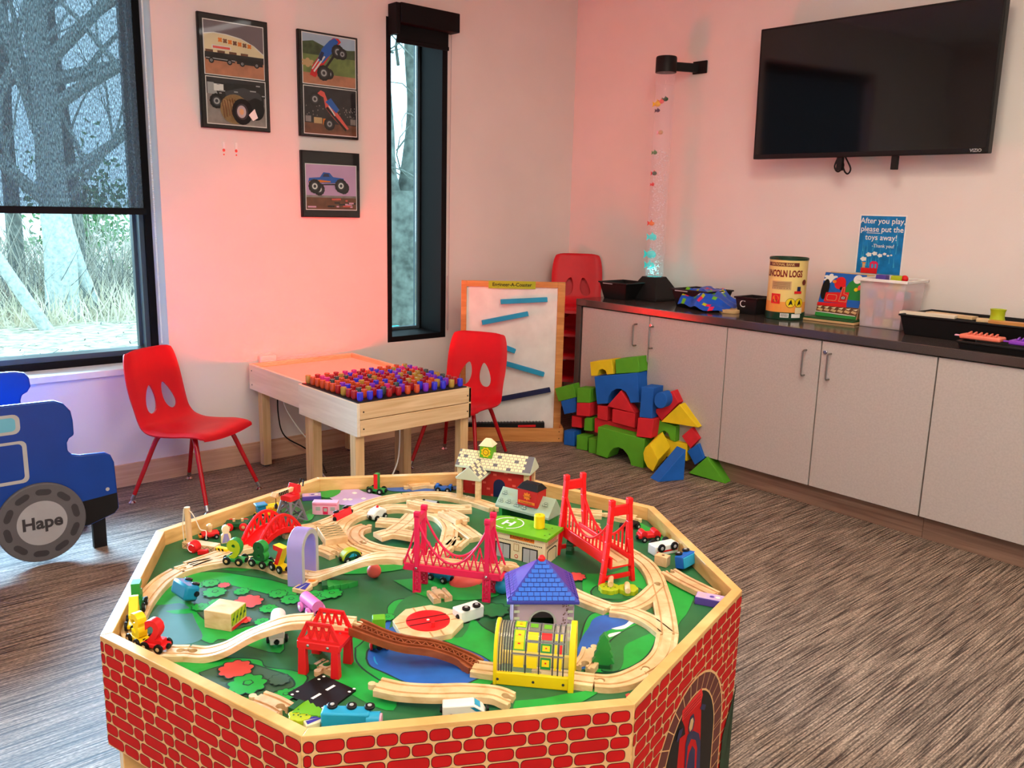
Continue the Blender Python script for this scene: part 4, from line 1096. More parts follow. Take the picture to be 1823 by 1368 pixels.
for k in range(520):
    z = .14+.68*rb.random()**1.2; a_ = rb.uniform(0, 2*pi); r_ = (TR-.012)*math.sqrt(rb.random())
    mb.ball((r_*cos(a_), r_*sin(a_), z), rb.uniform(.0018, .0046), 6)
o = part('bubbles', mb, t, fix=False); o['kind'] = 'stuff'
def fish(mb, c, s, m, m2=None):
    c = Vector(c); mb.m = m; mb.ball(c, s, 10, (.5, 1, .7)); mb.m = m2 or m
    mb.prism([c+Vector((0, .7*s, 0)), c+Vector((0, 1.7*s, .7*s)), c+Vector((0, 1.5*s, 0)), c+Vector((0, 1.7*s, -.7*s))], (.003, 0, 0))
    mb.prism([c+Vector((0, -.3*s, .5*s)), c+Vector((0, .4*s, .5*s)), c+Vector((0, .3*s, 1.1*s))], (.003, 0, 0))
mat('fish_aqua', (20, 200, 196), .4, emit=.5)
for z, yy, s, m_, m2 in ((1.075, -.035, .012, 'dark_green', None), (1.065, -.005, .012, 'coral', 'toy_red'), (1.055, .025, .016, 'yellow', None), (1.02, .02, .010, 'navy', None), (.905, -.01, .012, 'tan', 'pale_pink'),
                     (.80, .025, .011, 'toy_green', None), (.69, .02, .012, 'dark_green', 'toy_red'), (.63, .028, .009, 'toy_red', None), (.42, .02, .014, 'orange', 'toy_red'), (.345, .005, .020, 'fish_aqua', None), (.25, .01, .024, 'fish_aqua', None), (.19, .012, .020, 'fish_aqua', None)):
    mb = MB(); fish(mb, (-.026, yy*.9, z), s*1.35, m_, m2); part('toy_fish', mb, t)
gl = bpy.data.lights.new('tube_glow', 'POINT'); gl.energy = .35; gl.color = (.1, .95, .9); gl.shadow_soft_size = .02
go = bpy.data.objects.new('tube_glow', gl); COL.objects.link(go); go.location = (tx-.02, ty, CZ+.17)
# canister
mat('can_yellow', (238, 208, 128), .4, var=.06, scale=10); mat('can_orange', (240, 160, 70), .4); mat('can_brown', (110, 46, 30), .4)
cc = Vector((3.70, 2.235, CZ)); CR = .088; CH = .285
t = thing('log_canister', 'tall yellow cardboard canister of toy logs with green ends', 'canister', tuple(cc))
part('can', MB('can_yellow').lathe((0, 0, 0), [(CR, .03), (CR, CH-.004)], 48), t)
part('bottom_cap', MB('can_green').lathe((0, 0, 0), [(CR+.001, 0), (CR+.003, .003), (CR+.003, .034), (CR+.001, .036)], 48), t)
part('lid', MB('can_green').lathe((0, 0, CH-.006), [(CR-.004, 0), (CR+.002, 0), (CR+.002, .01), (CR-.002, .012), (CR-.006, .004)], 48), t)
class CylPrint(Print):
    def P(s, x, y):
        a = s.a0 + x/CR; r = CR+.0006+s.k*.00012
        return Vector((r*cos(a), r*sin(a), y))
cp = CylPrint((0, 0, 0), (1, 0, 0), (0, 1, 0)); cp.a0 = math.atan2(-cc.y, -cc.x)
def crect(x0, y0, x1, y1, m_, n=10):
    for i in range(n):
        a_, b_2 = x0+(x1-x0)*i/n, x0+(x1-x0)*(i+1)/n; cp.poly([(a_, y0), (b_2, y0), (b_2, y1), (a_, y1)], m_); cp.k -= 1
    cp.k += 1
crect(-.135, .036, .135, .085, 'can_orange', 16); crect(-.115, .250, .05, .268, 'can_brown', 12); cp.text('NATIONAL BANK', -.03, .2535, .017, 'can_yellow', sx=.85)
cp.text('LINCOLN LOGS', -.022, .203, .042, 'can_red', bold=.04, sx=.62); crect(-.075, .142, .02, .182, 'tan', 8)
for k in range(6): crect(-.07, .147+k*.0055, .015, .149+k*.0055, 'brown', 6)
crect(-.072, .075, -.026, .122, 'toy_red', 4); cp.circ(-.048, .1, .016, 'orange'); cp.rect(-.06, .082, -.04, .094, 'brown')
for x in (.022, .064): cp.circ(x, .082, .022, 'black', n=24); cp.circ(x, .082, .0205, 'yellow', n=24); cp.poly([(x-.01, .068), (x-.004, .088), (x+.002, .098), (x+.006, .086), (x+.011, .068), (x+.003, .078)], 'black')
crect(.035, .125, .072, .137, 'toy_red', 4); crect(.048, .137, .066, .158, 'navy', 3); cp.circ(.086, .178, .013, 'can_brown')
crect(-.02, .012, .018, .032, 'white', 4)
for k in range(7): cp.rect(-.016+k*.0045, .015, -.014+k*.0045, .030, 'black')
crect(.03, .012, .075, .030, 'white', 4); crect(.045, .032, .082, .060, 'cream', 4)
part('printed_label', cp.mb, t, smooth=False, fix=False)
# puzzle boards
t = thing('wooden_puzzle', 'wooden tray puzzle of a red steam engine leaning on the wall', 'puzzle', (3.86, 2.06, CZ))
A = Vector((3.80, 2.135, CZ+.0185)); B = Vector((3.80, 1.925, CZ+.0185)); upv = Vector((.30, 0, .954)).normalized(); n_ = (B-A).cross(upv).normalized()
if n_.x > 0: n_ = -n_
HP = .215; WPZ = (B-A).length
part('tray', MB('tan').prism([A, B, B+upv*HP, A+upv*HP], -n_*.008), t, world=True, bevel=.001)
P = Print(A, (B-A).normalized(), upv, lift=.0006)
if P.n.dot(n_) < 0: P.n = -P.n
P.rect(.002, .002, WPZ-.002, HP-.002, 'toy_blue'); P.poly([(.10, .09), (WPZ-.004, .09), (WPZ-.004, .20), (.17, .205), (.13, .17)], 'toy_green')
P.poly(blob(.035, .185, .03, 6, .5, .018), 'white'); P.circ(.17, .19, .021, 'white')
P.rect(.002, .002, WPZ-.002, .055, 'brown'); 
for k in range(6): P.poly([(.005+k*.034, .03), (.03+k*.034, .024), (.036+k*.034, .034), (.012+k*.034, .04)], 'tan'); P.poly([(.002+k*.036, .045), (.02+k*.036, .04), (.028+k*.036, .05)], 'cream')
P.poly([(.002, .0), (WPZ-.002, .0), (WPZ-.002, .016), (.12, .012), (.05, .02), (.002, .016)], 'toy_green'); P.line([(.002, .02), (WPZ-.01, .016)], .003, 'white')
P.circ(.022, .13, .020, 'black', .05); P.poly([(.0, .065), (.145, .07), (.15, .052), (.0, .05)], 'toy_red'); P.poly([(.03, .07), (.145, .07), (.145, .125), (.03, .115)], 'toy_red')
P.poly([(.10, .07), (.145, .07), (.145, .115), (.125, .12), (.12, .16), (.105, .15)], 'toy_red'); P.line([(.104, .078), (.14, .078), (.14, .11), (.12, .116), (.116, .148), (.108, .142)], .002, 'tan', True)
P.rrect(.04, .078, .09, .108, .008, 'tan'); P.rrect(.042, .080, .088, .106, .007, 'toy_red'); P.circ(.122, .096, .013, 'black', .009); P.circ(.122, .096, .010, 'light_grey', .007); P.text('3', .122, .091, .013, 'black')
P.circ(.075, .155, .032, 'toy_blue', .036); P.circ(.09, .165, .028, 'toy_red', .03); P.circ(.10, .14, .006, 'black', .009); P.circ(.06, .17, .010, 'orange', .008)
P.circ(.175, .14, .01, 'yellow', .009); P.circ(.188, .15, .008, 'coral', .012)
part('puzzle_face', P.mb, t, world=True, smooth=False, fix=False)
mb = MB('tan').prism([A+Vector((.04, -.004, 0)), B+Vector((.04, -.012, 0)), B+Vector((.04, -.012, 0))+upv*(HP+.0), A+Vector((.04, -.004, 0))+upv*HP], -n_*.008)
single('wooden_puzzle', mb, 'wooden puzzle back standing behind the red engine puzzle', 'puzzle', bevel=.001)
mb = MB('tan').box((3.80, 2.03, CZ+.006), (.15, .26, .01), rz=.05); mb.m = 'dark_green'; mb.box((3.80, 2.03, CZ+.0145), (.14, .24, .006), rz=.05)
single('wooden_puzzle', mb, 'wooden puzzle lying flat under the leaning puzzle', 'puzzle', bevel=.001)
# clear bin with blocks
t = bin_('toy_bin', 'frosted clear plastic bin full of colourful blocks', 3.755, 3.925, 1.70, 1.885, .215, .012, m='plastic_frost', lip=.010, cat='bin')
part('rim', MB('white').b2(-.107, .107, .104, .114, .205, .218).b2(-.107, .107, -.114, -.104, .205, .218).b2(-.108, -.098, -.114, .114, .205, .218).b2(.098, .108, -.114, .114, .205, .218), t, bevel=.002)
rk = random.Random(9); cl = ['toy_red', 'coral', 'pink', 'toy_blue', 'yellow', 'toy_green', 'orange', 'lilac', 'teal_blue']
k = 0
for z in range(5):
    for gx in range(3):
        for gy in range(4):
            if z == 4 and rk.random() < .7: continue
            mb = MB(rk.choice(cl)); cx, cy = 3.84+(gx-1)*.052, 1.793+(gy-1.5)*.043
            mb.box((cx, cy, CZ+.024+z*.041), (.033, .028, .034), rz=rk.uniform(-.5, .5))
            single('toy_block', mb, '%s block in the frosted bin, %s layer, %s from the left, %s' % (mb.m.replace('toy_', '').replace('_', ' '), ordw[z], ordw[3-gy], ['front', 'middle', 'wall side'][gx]), 'block', 'blocks in the frosted bin', bevel=.002); k += 1
for i, (dy, dx, m_, lb) in enumerate(((.03, -.04, 'purple', 'dark purple block on top of the full frosted bin'), (-.03, -.03, 'olive_lime', 'pale yellow-green shape on top of the frosted bin'), (-.06, -.02, 'toy_red', 'red bead on top of the frosted bin'))):
    mb = MB(m_)
    if i < 2: mb.box((3.84+dx, 1.793+dy, CZ+.222), (.04, .045, .024), rz=.3*i)
    else: mb.ball((3.84+dx, 1.793+dy, CZ+.222), .016, 12)
    single('toy_block', mb, lb, 'block', bevel=.002)
# long black tray with wood pieces
t = bin_('toy_tray', 'long black tray of wooden toy pieces at the right', 3.66, 3.93, .95, 1.635, .088, .018, group=None, cat='tray')
for i, (x, y, lx, ly, rz, m_, lb, h) in enumerate(((3.72, 1.57, .05, .22, .12, 'birch_pale', 'pale wooden plank at the left end of the long black tray', .012), (3.78, 1.50, .05, .20, -.1, 'birch_wood', 'tan wooden plank behind the pale plank in the long tray', .012), (3.74, 1.33, .06, .10, .3, 'birch_wood', 'short wooden piece in the middle of the long tray', .012),
                         (3.71, 1.24, .045, .16, .1, 'orange_wood', 'reddish wooden arch piece in the long tray', .014), (3.72, 1.10, .03, .14, -.2, 'light_grey', 'grey strip piece at the right of the long tray', .01))):
    single('wooden_piece', MB(m_).box((x, y, CZ+.088), (lx, ly, h), rz=rz), lb, 'toy', bevel=.001)
mb = MB('olive_lime').lathe((3.75, 1.31, CZ+.09), [(.030, 0), (.026, .012), (.026, .034), (.030, .046), (.024, .046), (.02, .034)], 20)
single('toy_spool', mb, 'yellow-green spool standing up in the long black tray', 'toy')
for y in (1.60, 1.50, 1.42, 1.33): pass
t = bin_('toy_tray', 'low black tray of play dough tools in front of the long tray', 3.455, 3.60, .95, 1.325, .032, .008, cat='tray')
def tool(label, m_, y0, y1, x):
    y0 += .04; y1 += .04
    t = thing('dough_tool', label, 'toy', (x, (y0+y1)/2, CZ+.034))
    part('head', MB(m_).b2(x-.035, x+.03, y0, y1, CZ+.034, CZ+.052), t, world=True, bevel=.006)
    for k in range(6):
        y = y0+.02+k*(y1-y0-.035)/6
        part('ridge', MB(m_).bar((x-.03, y, CZ+.056), (x+.028, y+.012, CZ+.056), .007, .008), t, world=True, bevel=.002)
    part('handle', MB('pale_pink' if m_ == 'salmon' else m_).bar((x-.02, y1+.02, CZ+.044), (x-.02, y1-.002, CZ+.044), .012, .006), t, world=True, bevel=.002)
tool('salmon pink dough tool lying in the low black tray', 'salmon', 1.16, 1.31, 3.53)
tool('purple ridged dough tool at the right in the low tray', 'violet', 1.00, 1.13, 3.52)
# ------------------------------------------------------------------ octagonal train table
TC = Vector((1.042, 1.439, 0)); TRAD = .663; ZR = .54; ZB = .505; ZAP = .325
ang = [radians(172.9+45*k) for k in range(8)]
def cor(k, r, z): a = ang[k % 8]; return Vector((TC.x+r*cos(a), TC.y+r*sin(a), z))
tt = thing('train_table', 'octagonal wooden train table with printed red brick sides', 'table', tuple(TC))
RI = TRAD-.0215
mat('table_carcass', (70, 40, 30), .7)
part('play_board', MB('dark_grass' if 0 else mat('dark_grass', (44, 104, 62), .45, var=.12, scale=14)).prism([cor(k, RI+.002, ZB-.012) for k in range(8)], (0, 0, .012)), tt, world=True)
for k in range(8):
    zb_ = .012 if k in (2, 6) else ZAP
    o0, o1, i0, i1 = cor(k, TRAD, zb_), cor(k+1, TRAD, zb_), cor(k, RI, zb_), cor(k+1, RI, zb_)
    part('side_panel', MB('rim_wood').prism([o0, o1, i1, i0], (0, 0, ZR-zb_)), tt, world=True, bevel=.0012)
for k in range(8):
    c = cor(k, TRAD-.040, 0); part('leg', MB('rim_wood').box((c.x, c.y, (ZAP+.02)/2), (.04, .04, ZAP+.02), rz=ang[k]), tt, world=True, bevel=.002)
part('lower_shelf', MB('rim_wood').prism([cor(k, TRAD-.06, .05) for k in range(8)], (0, 0, .018)), tt, world=True)
mat('brick_paint', (190, 20, 20), .6, var=.1, scale=18, spec=.2); mat('brick_line', (84, 14, 16), .5); mat('voussoir', (96, 44, 40), .45, var=.1)
mat('hedge_paint', (30, 56, 36), .5, var=.3, scale=40)
ZAP0 = ZAP
for k in range(8):
    ZAP = .014 if k in (2, 6) else ZAP0
    A, B = cor(k, TRAD, 0), cor(k+1, TRAD, 0); L = (B-A).length
    P = Print((A.x, A.y, 0), (B-A).normalized(), (0, 0, 1), lift=.0005)
    rb = random.Random(40+k)
    P.rect(.002, ZAP+.001, L-.002, ZR-.008, 'red_grout')
    rows = round((ZR-ZAP)/.0236); h = (ZR-.010-ZAP)/rows; fills = []
    for r in range(rows):
        x = -.03*rb.random()
        while x < L:
            w_ = rb.choice([.030, .034, .044, .052, .066]); a0, a1 = max(x+.0010, .0012), min(x+w_-.0010, L-.0012)
            if a1-a0 > .008:
                y0 = ZAP+.002+r*h+.0009+rb.uniform(0, .0008); y1 = ZAP+.002+(r+1)*h-.0009; rd = min(.0075, (a1-a0)/2.1)
                P.rrect(a0, y0, a1, y1, rd, 'brick_line', 3); P.k -= 1; fills.append((a0+.0012, y0+.0012, a1-.0012, y1-.0012, rd*.9))
            x += w_
    P.k += 1
    for q in fills: P.rrect(*q, 'brick_paint', 3); P.k -= 1
    P.k += 1
    if k == 2:
        def T(px, py):
            p = WP(px, py, A, B); return (p-A).dot((B-A).normalized()), p.z
        # tunnel mouth with voussoirs, red engine coming out, hedge at the right
        x0, _ = T(1182.5, 1335); x1, _ = T(1273, 1240); xo0, _ = T(1165, 1335); xo1, _ = T(1287, 1240)
        ci = (x0+x1)/2; ri = (x1-x0)/2; ro = (xo1-xo0)/2; zi = T(1264, 1205)[1]; zo = T(1277, 1164)[1]; zs = zi-ri*1.05
        def archp(r, zt_, n=22): return [(ci+r*cos(pi*i/n), zs+(zt_-zs)*sin(pi*i/n)) for i in range(n+1)]
        P.poly([(ci+ro+.003, ZAP+.001)]+archp(ro+.003, zo+.003)+[(ci-ro-.003, ZAP+.001)], 'red_grout')
        Oa, Ia = archp(ro, zo, 15), archp(ri+.003, zi+.003, 15)
        Oa = [(ci+ro, ZAP+.03*i) for i in range(0, 1+int((zs-ZAP)/.03))]+Oa+[(ci-ro, zs-.03*(i+1)) for i in range(int((zs-ZAP)/.03))]
        Ia = [(ci+ri+.003, ZAP+.03*i) for i in range(0, 1+int((zs-ZAP)/.03))]+Ia+[(ci-ri-.003, zs-.03*(i+1)) for i in range(int((zs-ZAP)/.03))]
        for i in range(len(Oa)-1):
            a, b, c, d = [Vector((*q, 0)) for q in (Ia[i], Oa[i], Oa[i+1], Ia[i+1])]; m_ = (a+b+c+d)/4
            P.poly([tuple((q+(m_-q)*.07)[:2]) for q in (a, b, c, d)], 'voussoir'); P.k -= 1
        P.k += 1
        P.poly([(ci+ri, ZAP+.001)]+archp(ri, zi)+[(ci-ri, ZAP+.001)], 'black')
        def pp_(l, m_): P.poly([T(1160+x/5.106, 1100+y/5.106) for x, y in l], m_)
        pp_([(225, 1368), (250, 1100), (300, 1060), (295, 990), (270, 930), (450, 660), (440, 1060), (430, 1368)], 'brick_paint')
        pp_([(275, 845), (450, 640), (460, 700), (445, 760), (270, 940)], 'toy_red')
        for k2 in range(3): P.line([T(1160+(285)/5.106, 1100+(870+k2*22)/5.106), T(1160+(440)/5.106, 1100+(690+k2*26)/5.106)], .0012, 'brick_line')
        pp_([(325, 1000), (345, 900), (375, 870), (385, 930), (370, 1010), (345, 1050), (328, 1040)], 'navy'); pp_([(332, 1000), (348, 925), (368, 905), (374, 940), (360, 1010), (340, 1035)], 'tan')
        pp_([(290, 1368), (300, 1150), (320, 1060), (370, 1025), (420, 1050), (435, 1120), (430, 1368)], 'navy'); pp_([(300, 1368), (320, 1170), (350, 1100), (390, 1110), (405, 1180), (395, 1368)], 'brick_paint')
        pp_([(305, 1368), (330, 1230), (360, 1160), (385, 1200), (380, 1368)], 'navy'); pp_([(430, 830), (450, 780), (485, 790), (470, 840)], 'navy'); pp_([(215, 1120), (240, 1020), (275, 1000), (260, 1060), (225, 1130)], 'navy')
        P.poly([T(1309, 1219), (L-.002, T(1309, 1219)[1]), (L-.002, ZAP+.001), (T(1309, 1219)[0]-.075, ZAP+.001), T(1284, 1310)], 'hedge_paint')
    part('brick_print', P.mb, tt, world=True, smooth=False, fix=False)
# drawer box on the lower shelf
dr = thing('drawer_box', 'brick-printed storage box on the shelf under the train table', 'box', (.66, 1.25, .068))
dA, dB = cor(0, TRAD-.09, .068), cor(1, TRAD-.09, .068)
dn = (TC-(cor(0, TRAD, 0)+cor(1, TRAD, 0))/2).normalized()
q0 = dA+(dB-dA)*.12; q1 = dA+(dB-dA)*.88
part('box', MB('rim_wood').prism([q0, q1, q1+dn*.3, q0+dn*.3], (0, 0, .20)), dr, world=True, bevel=.002)
P = Print(q0-dn*.0004, (q1-q0).normalized(), (0, 0, 1)); LQ = (q1-q0).length
for r in range(8):
    x = .012-.01*(r % 2)
    while x < LQ-.02:
        w_ = rb.choice([.03, .04, .05]); P.rrect(max(x, .012), .012+r*.0225, min(x+w_-.004, LQ-.012), .031+r*.0225, .007, 'brick_paint', 3); P.k -= 1; x += w_
part('brick_print', P.mb, dr, world=True, smooth=False, fix=False)

# board print
mat('grass', (30, 160, 62), .4, var=.1, scale=30); mat('grass_mid', (44, 118, 62), .45, var=.1, scale=30); mat('lake', (44, 98, 176), .35, var=.1, scale=30); mat('outline', (24, 58, 42), .45)
mat('bush_red', (206, 72, 66), .45, var=.1); mat('grove', (62, 92, 72), .5, var=.1); mat('haze_blue', (70, 120, 116), .45, var=.1)
P = Print((0, 0, ZB), (1, 0, 0), (0, 1, 0), lift=.0002, step=.00004)
def bp_(l, m_, zoom=None, line=None, n=4):
    if zoom: s_, ox, oy = zoom; l = [(ox+x/s_, oy+y/s_) for x, y in l]
    w3 = [F(x, y, ZB) for x, y in l]
    w3 = crom(w3+[w3[0]], n)[:-1]
    q = [(p.x, p.y) for p in w3 if (Vector((p.x, p.y, 0))-TC).length < RI*.99]
    if line:
        c = Vector((sum(a for a, b in q)/len(q), sum(b for a, b in q)/len(q), 0))
        P.poly([tuple((Vector((a, b, 0))+(Vector((a, b, 0))-c).normalized()*.0035)[:2]) for a, b in q], line)
    P.poly(q, m_)
Z1, Z2, Z4, Z5, Z6, Z7 = (4.022, 200, 840), (5.362, 380, 830), (4.56, 960, 820), (4.143, 480, 1000), (4.4125, 840, 980), (3.44, 170, 1080)
bp_([(275, 950), (360, 830), (540, 740), (750, 720), (1000, 755), (1180, 790), (1320, 850), (1240, 960), (1000, 1000), (1180, 1120), (1200, 1300), (800, 1200), (700, 1230), (560, 1140), (560, 1000), (480, 960), (300, 955)], 'grass', Z1, 'outline')
bp_([(330, 960), (520, 950), (600, 1080), (640, 1200), (450, 1240), (240, 1160), (260, 1050)], 'haze_blue', Z1)
bp_([(600, 850), (750, 800), (900, 830), (1100, 880), (1300, 940), (1500, 1000), (1500, 1100), (1250, 1090), (1000, 1100), (850, 1130), (700, 1080), (600, 980)], 'grove', Z1, 'outline')
bp_([(780, 700), (1040, 672), (960, 712), (860, 712)], 'grass', Z1)
bp_([(380, 1000), (560, 980), (750, 940), (860, 930), (830, 960), (600, 1010), (450, 1020)], 'grass', Z1)
bp_([(390, 335), (640, 340), (800, 320), (1000, 330), (1040, 375), (1200, 395), (1290, 430), (1270, 480), (1190, 560), (1080, 600), (850, 560), (700, 500)], 'grass', Z7, 'outline')
bp_([(640, 410), (760, 372), (900, 345), (1060, 390), (1180, 430), (1210, 490), (1100, 520), (1020, 560), (860, 540), (700, 480)], 'grove', Z7, 'outline')
bp_([(1450, 200), (1700, 190), (1760, 260), (1640, 300), (1660, 400), (1823, 480), (1823, 640), (1600, 560), (1450, 420)], 'grass', Z7)
# lakes
bp_([(640, 640), (700, 590), (860, 420), (880, 330), (1000, 280), (1400, 330), (1560, 480), (1680, 560), (1700, 720), (1640, 900), (1380, 980), (1000, 960), (760, 840), (650, 740)], 'grass', Z5, 'outline')
bp_([(720, 720), (740, 650), (860, 600), (840, 520), (880, 430), (1000, 440), (1200, 560), (1560, 700), (1640, 800), (1500, 880), (1360, 935), (1180, 940), (1000, 890), (860, 825), (750, 775)], 'lake', Z5, 'outline')
bp_([(880, 500), (940, 480), (1200, 500), (1420, 560), (1500, 300), (1300, 230), (1060, 250), (940, 330)], 'grass_mid', Z5)
bp_([(765, 710), (775, 705), (785, 740), (800, 762), (790, 762), (772, 740)], 'sky_blue', Z5)
bp_([(860, 700), (900, 560), (960, 500), (1100, 490), (1260, 540), (1420, 600), (1440, 700), (1350, 850), (1150, 950), (900, 950), (860, 850)], 'grass', Z6, 'outline')
bp_([(1300, 590), (1400, 600), (1430, 640), (1300, 700), (1200, 760), (1190, 880), (1140, 950), (1020, 945), (1090, 860), (1080, 740), (1180, 650)], 'grass_mid', Z6, 'outline')
bp_([(830, 780), (870, 680), (920, 610), (950, 550), (1020, 515), (1120, 515), (1230, 540), (1300, 570), (1180, 605), (1060, 640), (1020, 700), (1000, 780), (960, 880), (870, 940), (830, 900)], 'lake', Z6)
bp_([(1095, 620), (1200, 590), (1245, 552), (1290, 560), (1250, 590), (1200, 620), (1140, 628)], 'white', Z6)
bp_([(1065, 680), (1085, 660), (1165, 645), (1160, 655), (1110, 680), (1080, 688)], 'white', Z6)
# right hand green
bp_([(1440, 180), (1700, 240), (1766, 300), (1700, 480), (1640, 560), (1600, 620), (1560, 560), (1500, 300)], 'grass', Z6)
bp_([(870, 190), (1100, 180), (1300, 110), (1420, 250), (1380, 380), (1200, 400), (1000, 380), (880, 340)], 'grass', Z6)
bp_([(940, 330), (980, 290), (1080, 280), (1300, 300), (1330, 350), (1250, 385), (1060, 385), (960, 365)], 'grass_mid', Z6, 'outline')
bp_([(840, 190), (880, 195), (885, 215), (850, 222)], 'bush_red', Z6)
bp_([(1000, 340), (1180, 330), (1350, 360), (1500, 420), (1600, 500), (1500, 800), (1300, 900), (1250, 850), (1100, 800), (900, 500)][:0] or [(560, 300), (700, 330), (1150, 520), (1230, 700), (1180, 790), (1000, 700), (800, 560)], 'grass', Z4)
bp_([(1170, 1040), (1260, 1060), (1320, 1000), (1380, 1020), (1300, 1090), (1230, 1110)][:0] or [(500, 1180), (800, 1130), (1000, 1090), (980, 1130), (860, 1200), (700, 1260), (480, 1280)], 'grass', Z6)
bp_([(340, 1190), (560, 1170), (800, 1130), (760, 1230), (560, 1260), (340, 1260)], 'grass', Z6)
bp_([(1205, 1140), (1235, 1130), (1262, 1150), (1225, 1180)], 'bush_red', Z6)
# lavender yard at the back, back edge blue
bp_([(585, 886), (609, 874), (630, 868), (648, 877), (680, 884), (660, 893), (636, 902), (606, 900)], 'lilac', n=1)
for x, y in ((631, 879), (614, 890.5), (623, 890.5), (647, 889)): bp_([(x-5, y), (x, y-2), (x+5, y), (x, y+2)], 'white')
bp_([(685, 870), (722, 866), (800, 866), (818, 872), (760, 876), (700, 876)], 'lake'); bp_([(570, 874), (600, 872), (606, 878), (590, 887), (572, 886)], 'grass'); bp_([(545, 912), (560, 907), (556, 925), (540, 930)], 'grass')
bp_([(640, 990), (700, 985), (760, 1000), (700, 1018), (600, 1022)], 'grass'); bp_([(700, 1035), (780, 1030), (860, 1045), (890, 1060), (840, 1070), (760, 1065)], 'grass')
for x, y, r, m_ in ((375, 1040, 14, 'grass'), (382, 1056, 19, 'grass'), (430, 1055, 13, 'grass'), (399, 1044, 10, 'bush_red'), (442, 1073, 24, 'bush_red'), (386, 1075, 14, 'grass'), (357, 1083, 14, 'grass'),
                    (478, 1086, 15, 'grass'), (495, 1060, 15, 'grass'), (518, 1070, 17, 'grass'), (435, 1107, 12, 'bush_red'), (467, 1110, 13, 'grass'), (420, 1195, 28, 'bush_red'), (440, 1222, 31, 'grass'), (508, 1241, 18, 'grass'), (498, 1214, 17, 'grove'), (560, 1065, 22, 'grass'), (590, 1060, 18, 'grass'),
                    (1025, 1030, 16, 'bush_red'), (880, 1090, 24, 'grass_mid'), (640, 1128, 14, 'grass'), (690, 1103, 12, 'grass')):
    c = F(x, y, ZB); r_ = (F(x+r, y, ZB)-c).length
    P.poly(blob(c.x, c.y, r_*1.1, 9, .25), 'outline'); P.poly(blob(c.x, c.y, r_, 9, .25), m_)
    if m_ == 'grass': P.poly(blob(c.x+r_*.1, c.y+r_*.1, r_*.3, 5, .2), 'outline'); P.poly(blob(c.x+r_*.12, c.y+r_*.12, r_*.22, 5, .2), 'grass')
part('board_print', P.mb, tt, world=True, smooth=False, fix=False)

# ------------------------------------------------------------------ wooden tracks
TH = .012; ZT = ZB+TH; TW = .0205
def tpts(l):
    out = []
    for q in l:
        z = q[2] if len(q) > 2 else ZT
        out.append(F(q[0], q[1], z)-Vector((0, 0, TH)))
    return out
PROF = [(-TW, 0), (TW, 0), (TW, TH-.001), (TW-.001, TH), (.0132, TH), (.0132, TH-.0032), (.0084, TH-.0032), (.0084, TH), (-.0084, TH), (-.0084, TH-.0032), (-.0132, TH-.0032), (-.0132, TH), (-TW+.001, TH), (-TW, TH-.001)]
def keyhole(p, d, g=0.0, L=.0105, r=.0062, w=.0032, n=14):
    """outline of a peg starting at p going along d (2d)"""
    d = Vector((d.x, d.y, 0)).normalized(); l = Vector((-d.y, d.x, 0)); c = p+d*(L)
    r += g; w += g
    a0 = math.asin(min(1, w/r)); pts = [p-d*.002+l*w]
    for i in range(n+1):
        a = (pi-a0)-(2*pi-2*a0)*i/n
        pts.append(c+d*(r*cos(a))+l*(r*sin(a)))
    pts.append(p-d*.002-l*w)
    return pts
def track(label, l, peg=True, sock=True, m='track_wood', n=6, world=None, name='wooden_track', group='wooden train tracks', thick=TH, pr=None):
    P = crom(world if world else tpts(l), n)
    d0 = (P[0]-P[1]).normalized(); d1 = (P[-1]-P[-2]).normalized()
    P[0] = P[0]-d0*.0006; P[-1] = P[-1]-d1*.0006
    c = P[len(P)//2]; t = thing(name, label, 'track', (c.x, c.y, min(p.z for p in P)), 0, group)
    o = part('rail_piece', MB(m).sweep(P, pr or PROF), t, world=True)
    if sock:
        kp = keyhole(P[0]+Vector((0, 0, -.004)), -d0, .0011); cm = MB(m).prism(kp, (0, 0, thick+.01))
        inv = mrot(0, t.location).inverted(); cm.v = [inv @ v for v in cm.v]
        bpy.context.view_layer.update(); cut(o, cm)
    if peg:
        kp = keyhole(P[-1]+Vector((0, 0, .0015)), d1, 0); part('peg', MB(m).prism(kp, (0, 0, thick-.003)), t, world=True)
    return t
ZU = .575
track('curved track at the far left inside corner, under the yellow number cars', [(333, 1158), (305, 1158), (278, 1154), (252, 1143), (236, 1122), (240, 1099)])
track('curved track at the left side behind the green number car', [(240, 1099), (251, 1077), (268, 1053), (290, 1031), (317, 1014.5)])
track('curved track in front of the green nine car, left back', [(317, 1014.5), (345, 1006), (378, 999), (411, 995), (445, 997)])
track('short curved track under the green eight car', [(445, 997), (466, 999), (483, 1003)], peg=True)
track('curved track entering the purple tunnel', [(483, 1003), (500, 1010), (515, 1016), (535, 1019)])
track('branch track behind the nine car leading to the red arch bridge', [(335, 1005), (372, 992), (408, 980), (450, 970, ZT+.003)], sock=False, peg=False)
track('long rising track from the purple tunnel to the pink bridge', [(535, 1019), (558, 1023), (585, 1017, ZT+.010), (620, 1005, ZT+.032), (655, 992.5, ZT+.052), (690, 988, ZU), (722, 990.5, ZU)])
track('rising track from the left corner up to the red pier', [(333, 1158), (365, 1160), (400, 1151, ZT+.008), (440, 1130, ZT+.028), (480, 1113, ZT+.046), (515, 1103, ZU-.004), (555, 1100, ZU)])
track('straight track on top of the red pier bridge', [(557, 1101, ZU), (630, 1107, ZU)])
track('straight track going into the left end of yellow tunnel', [(842, 1185), (862, 1188), (885, 1191)], peg=False, sock=False)
track('straight track coming out of the right end of yellow tunnel', [(945, 1197), (1000, 1203), (1058, 1210.5)])
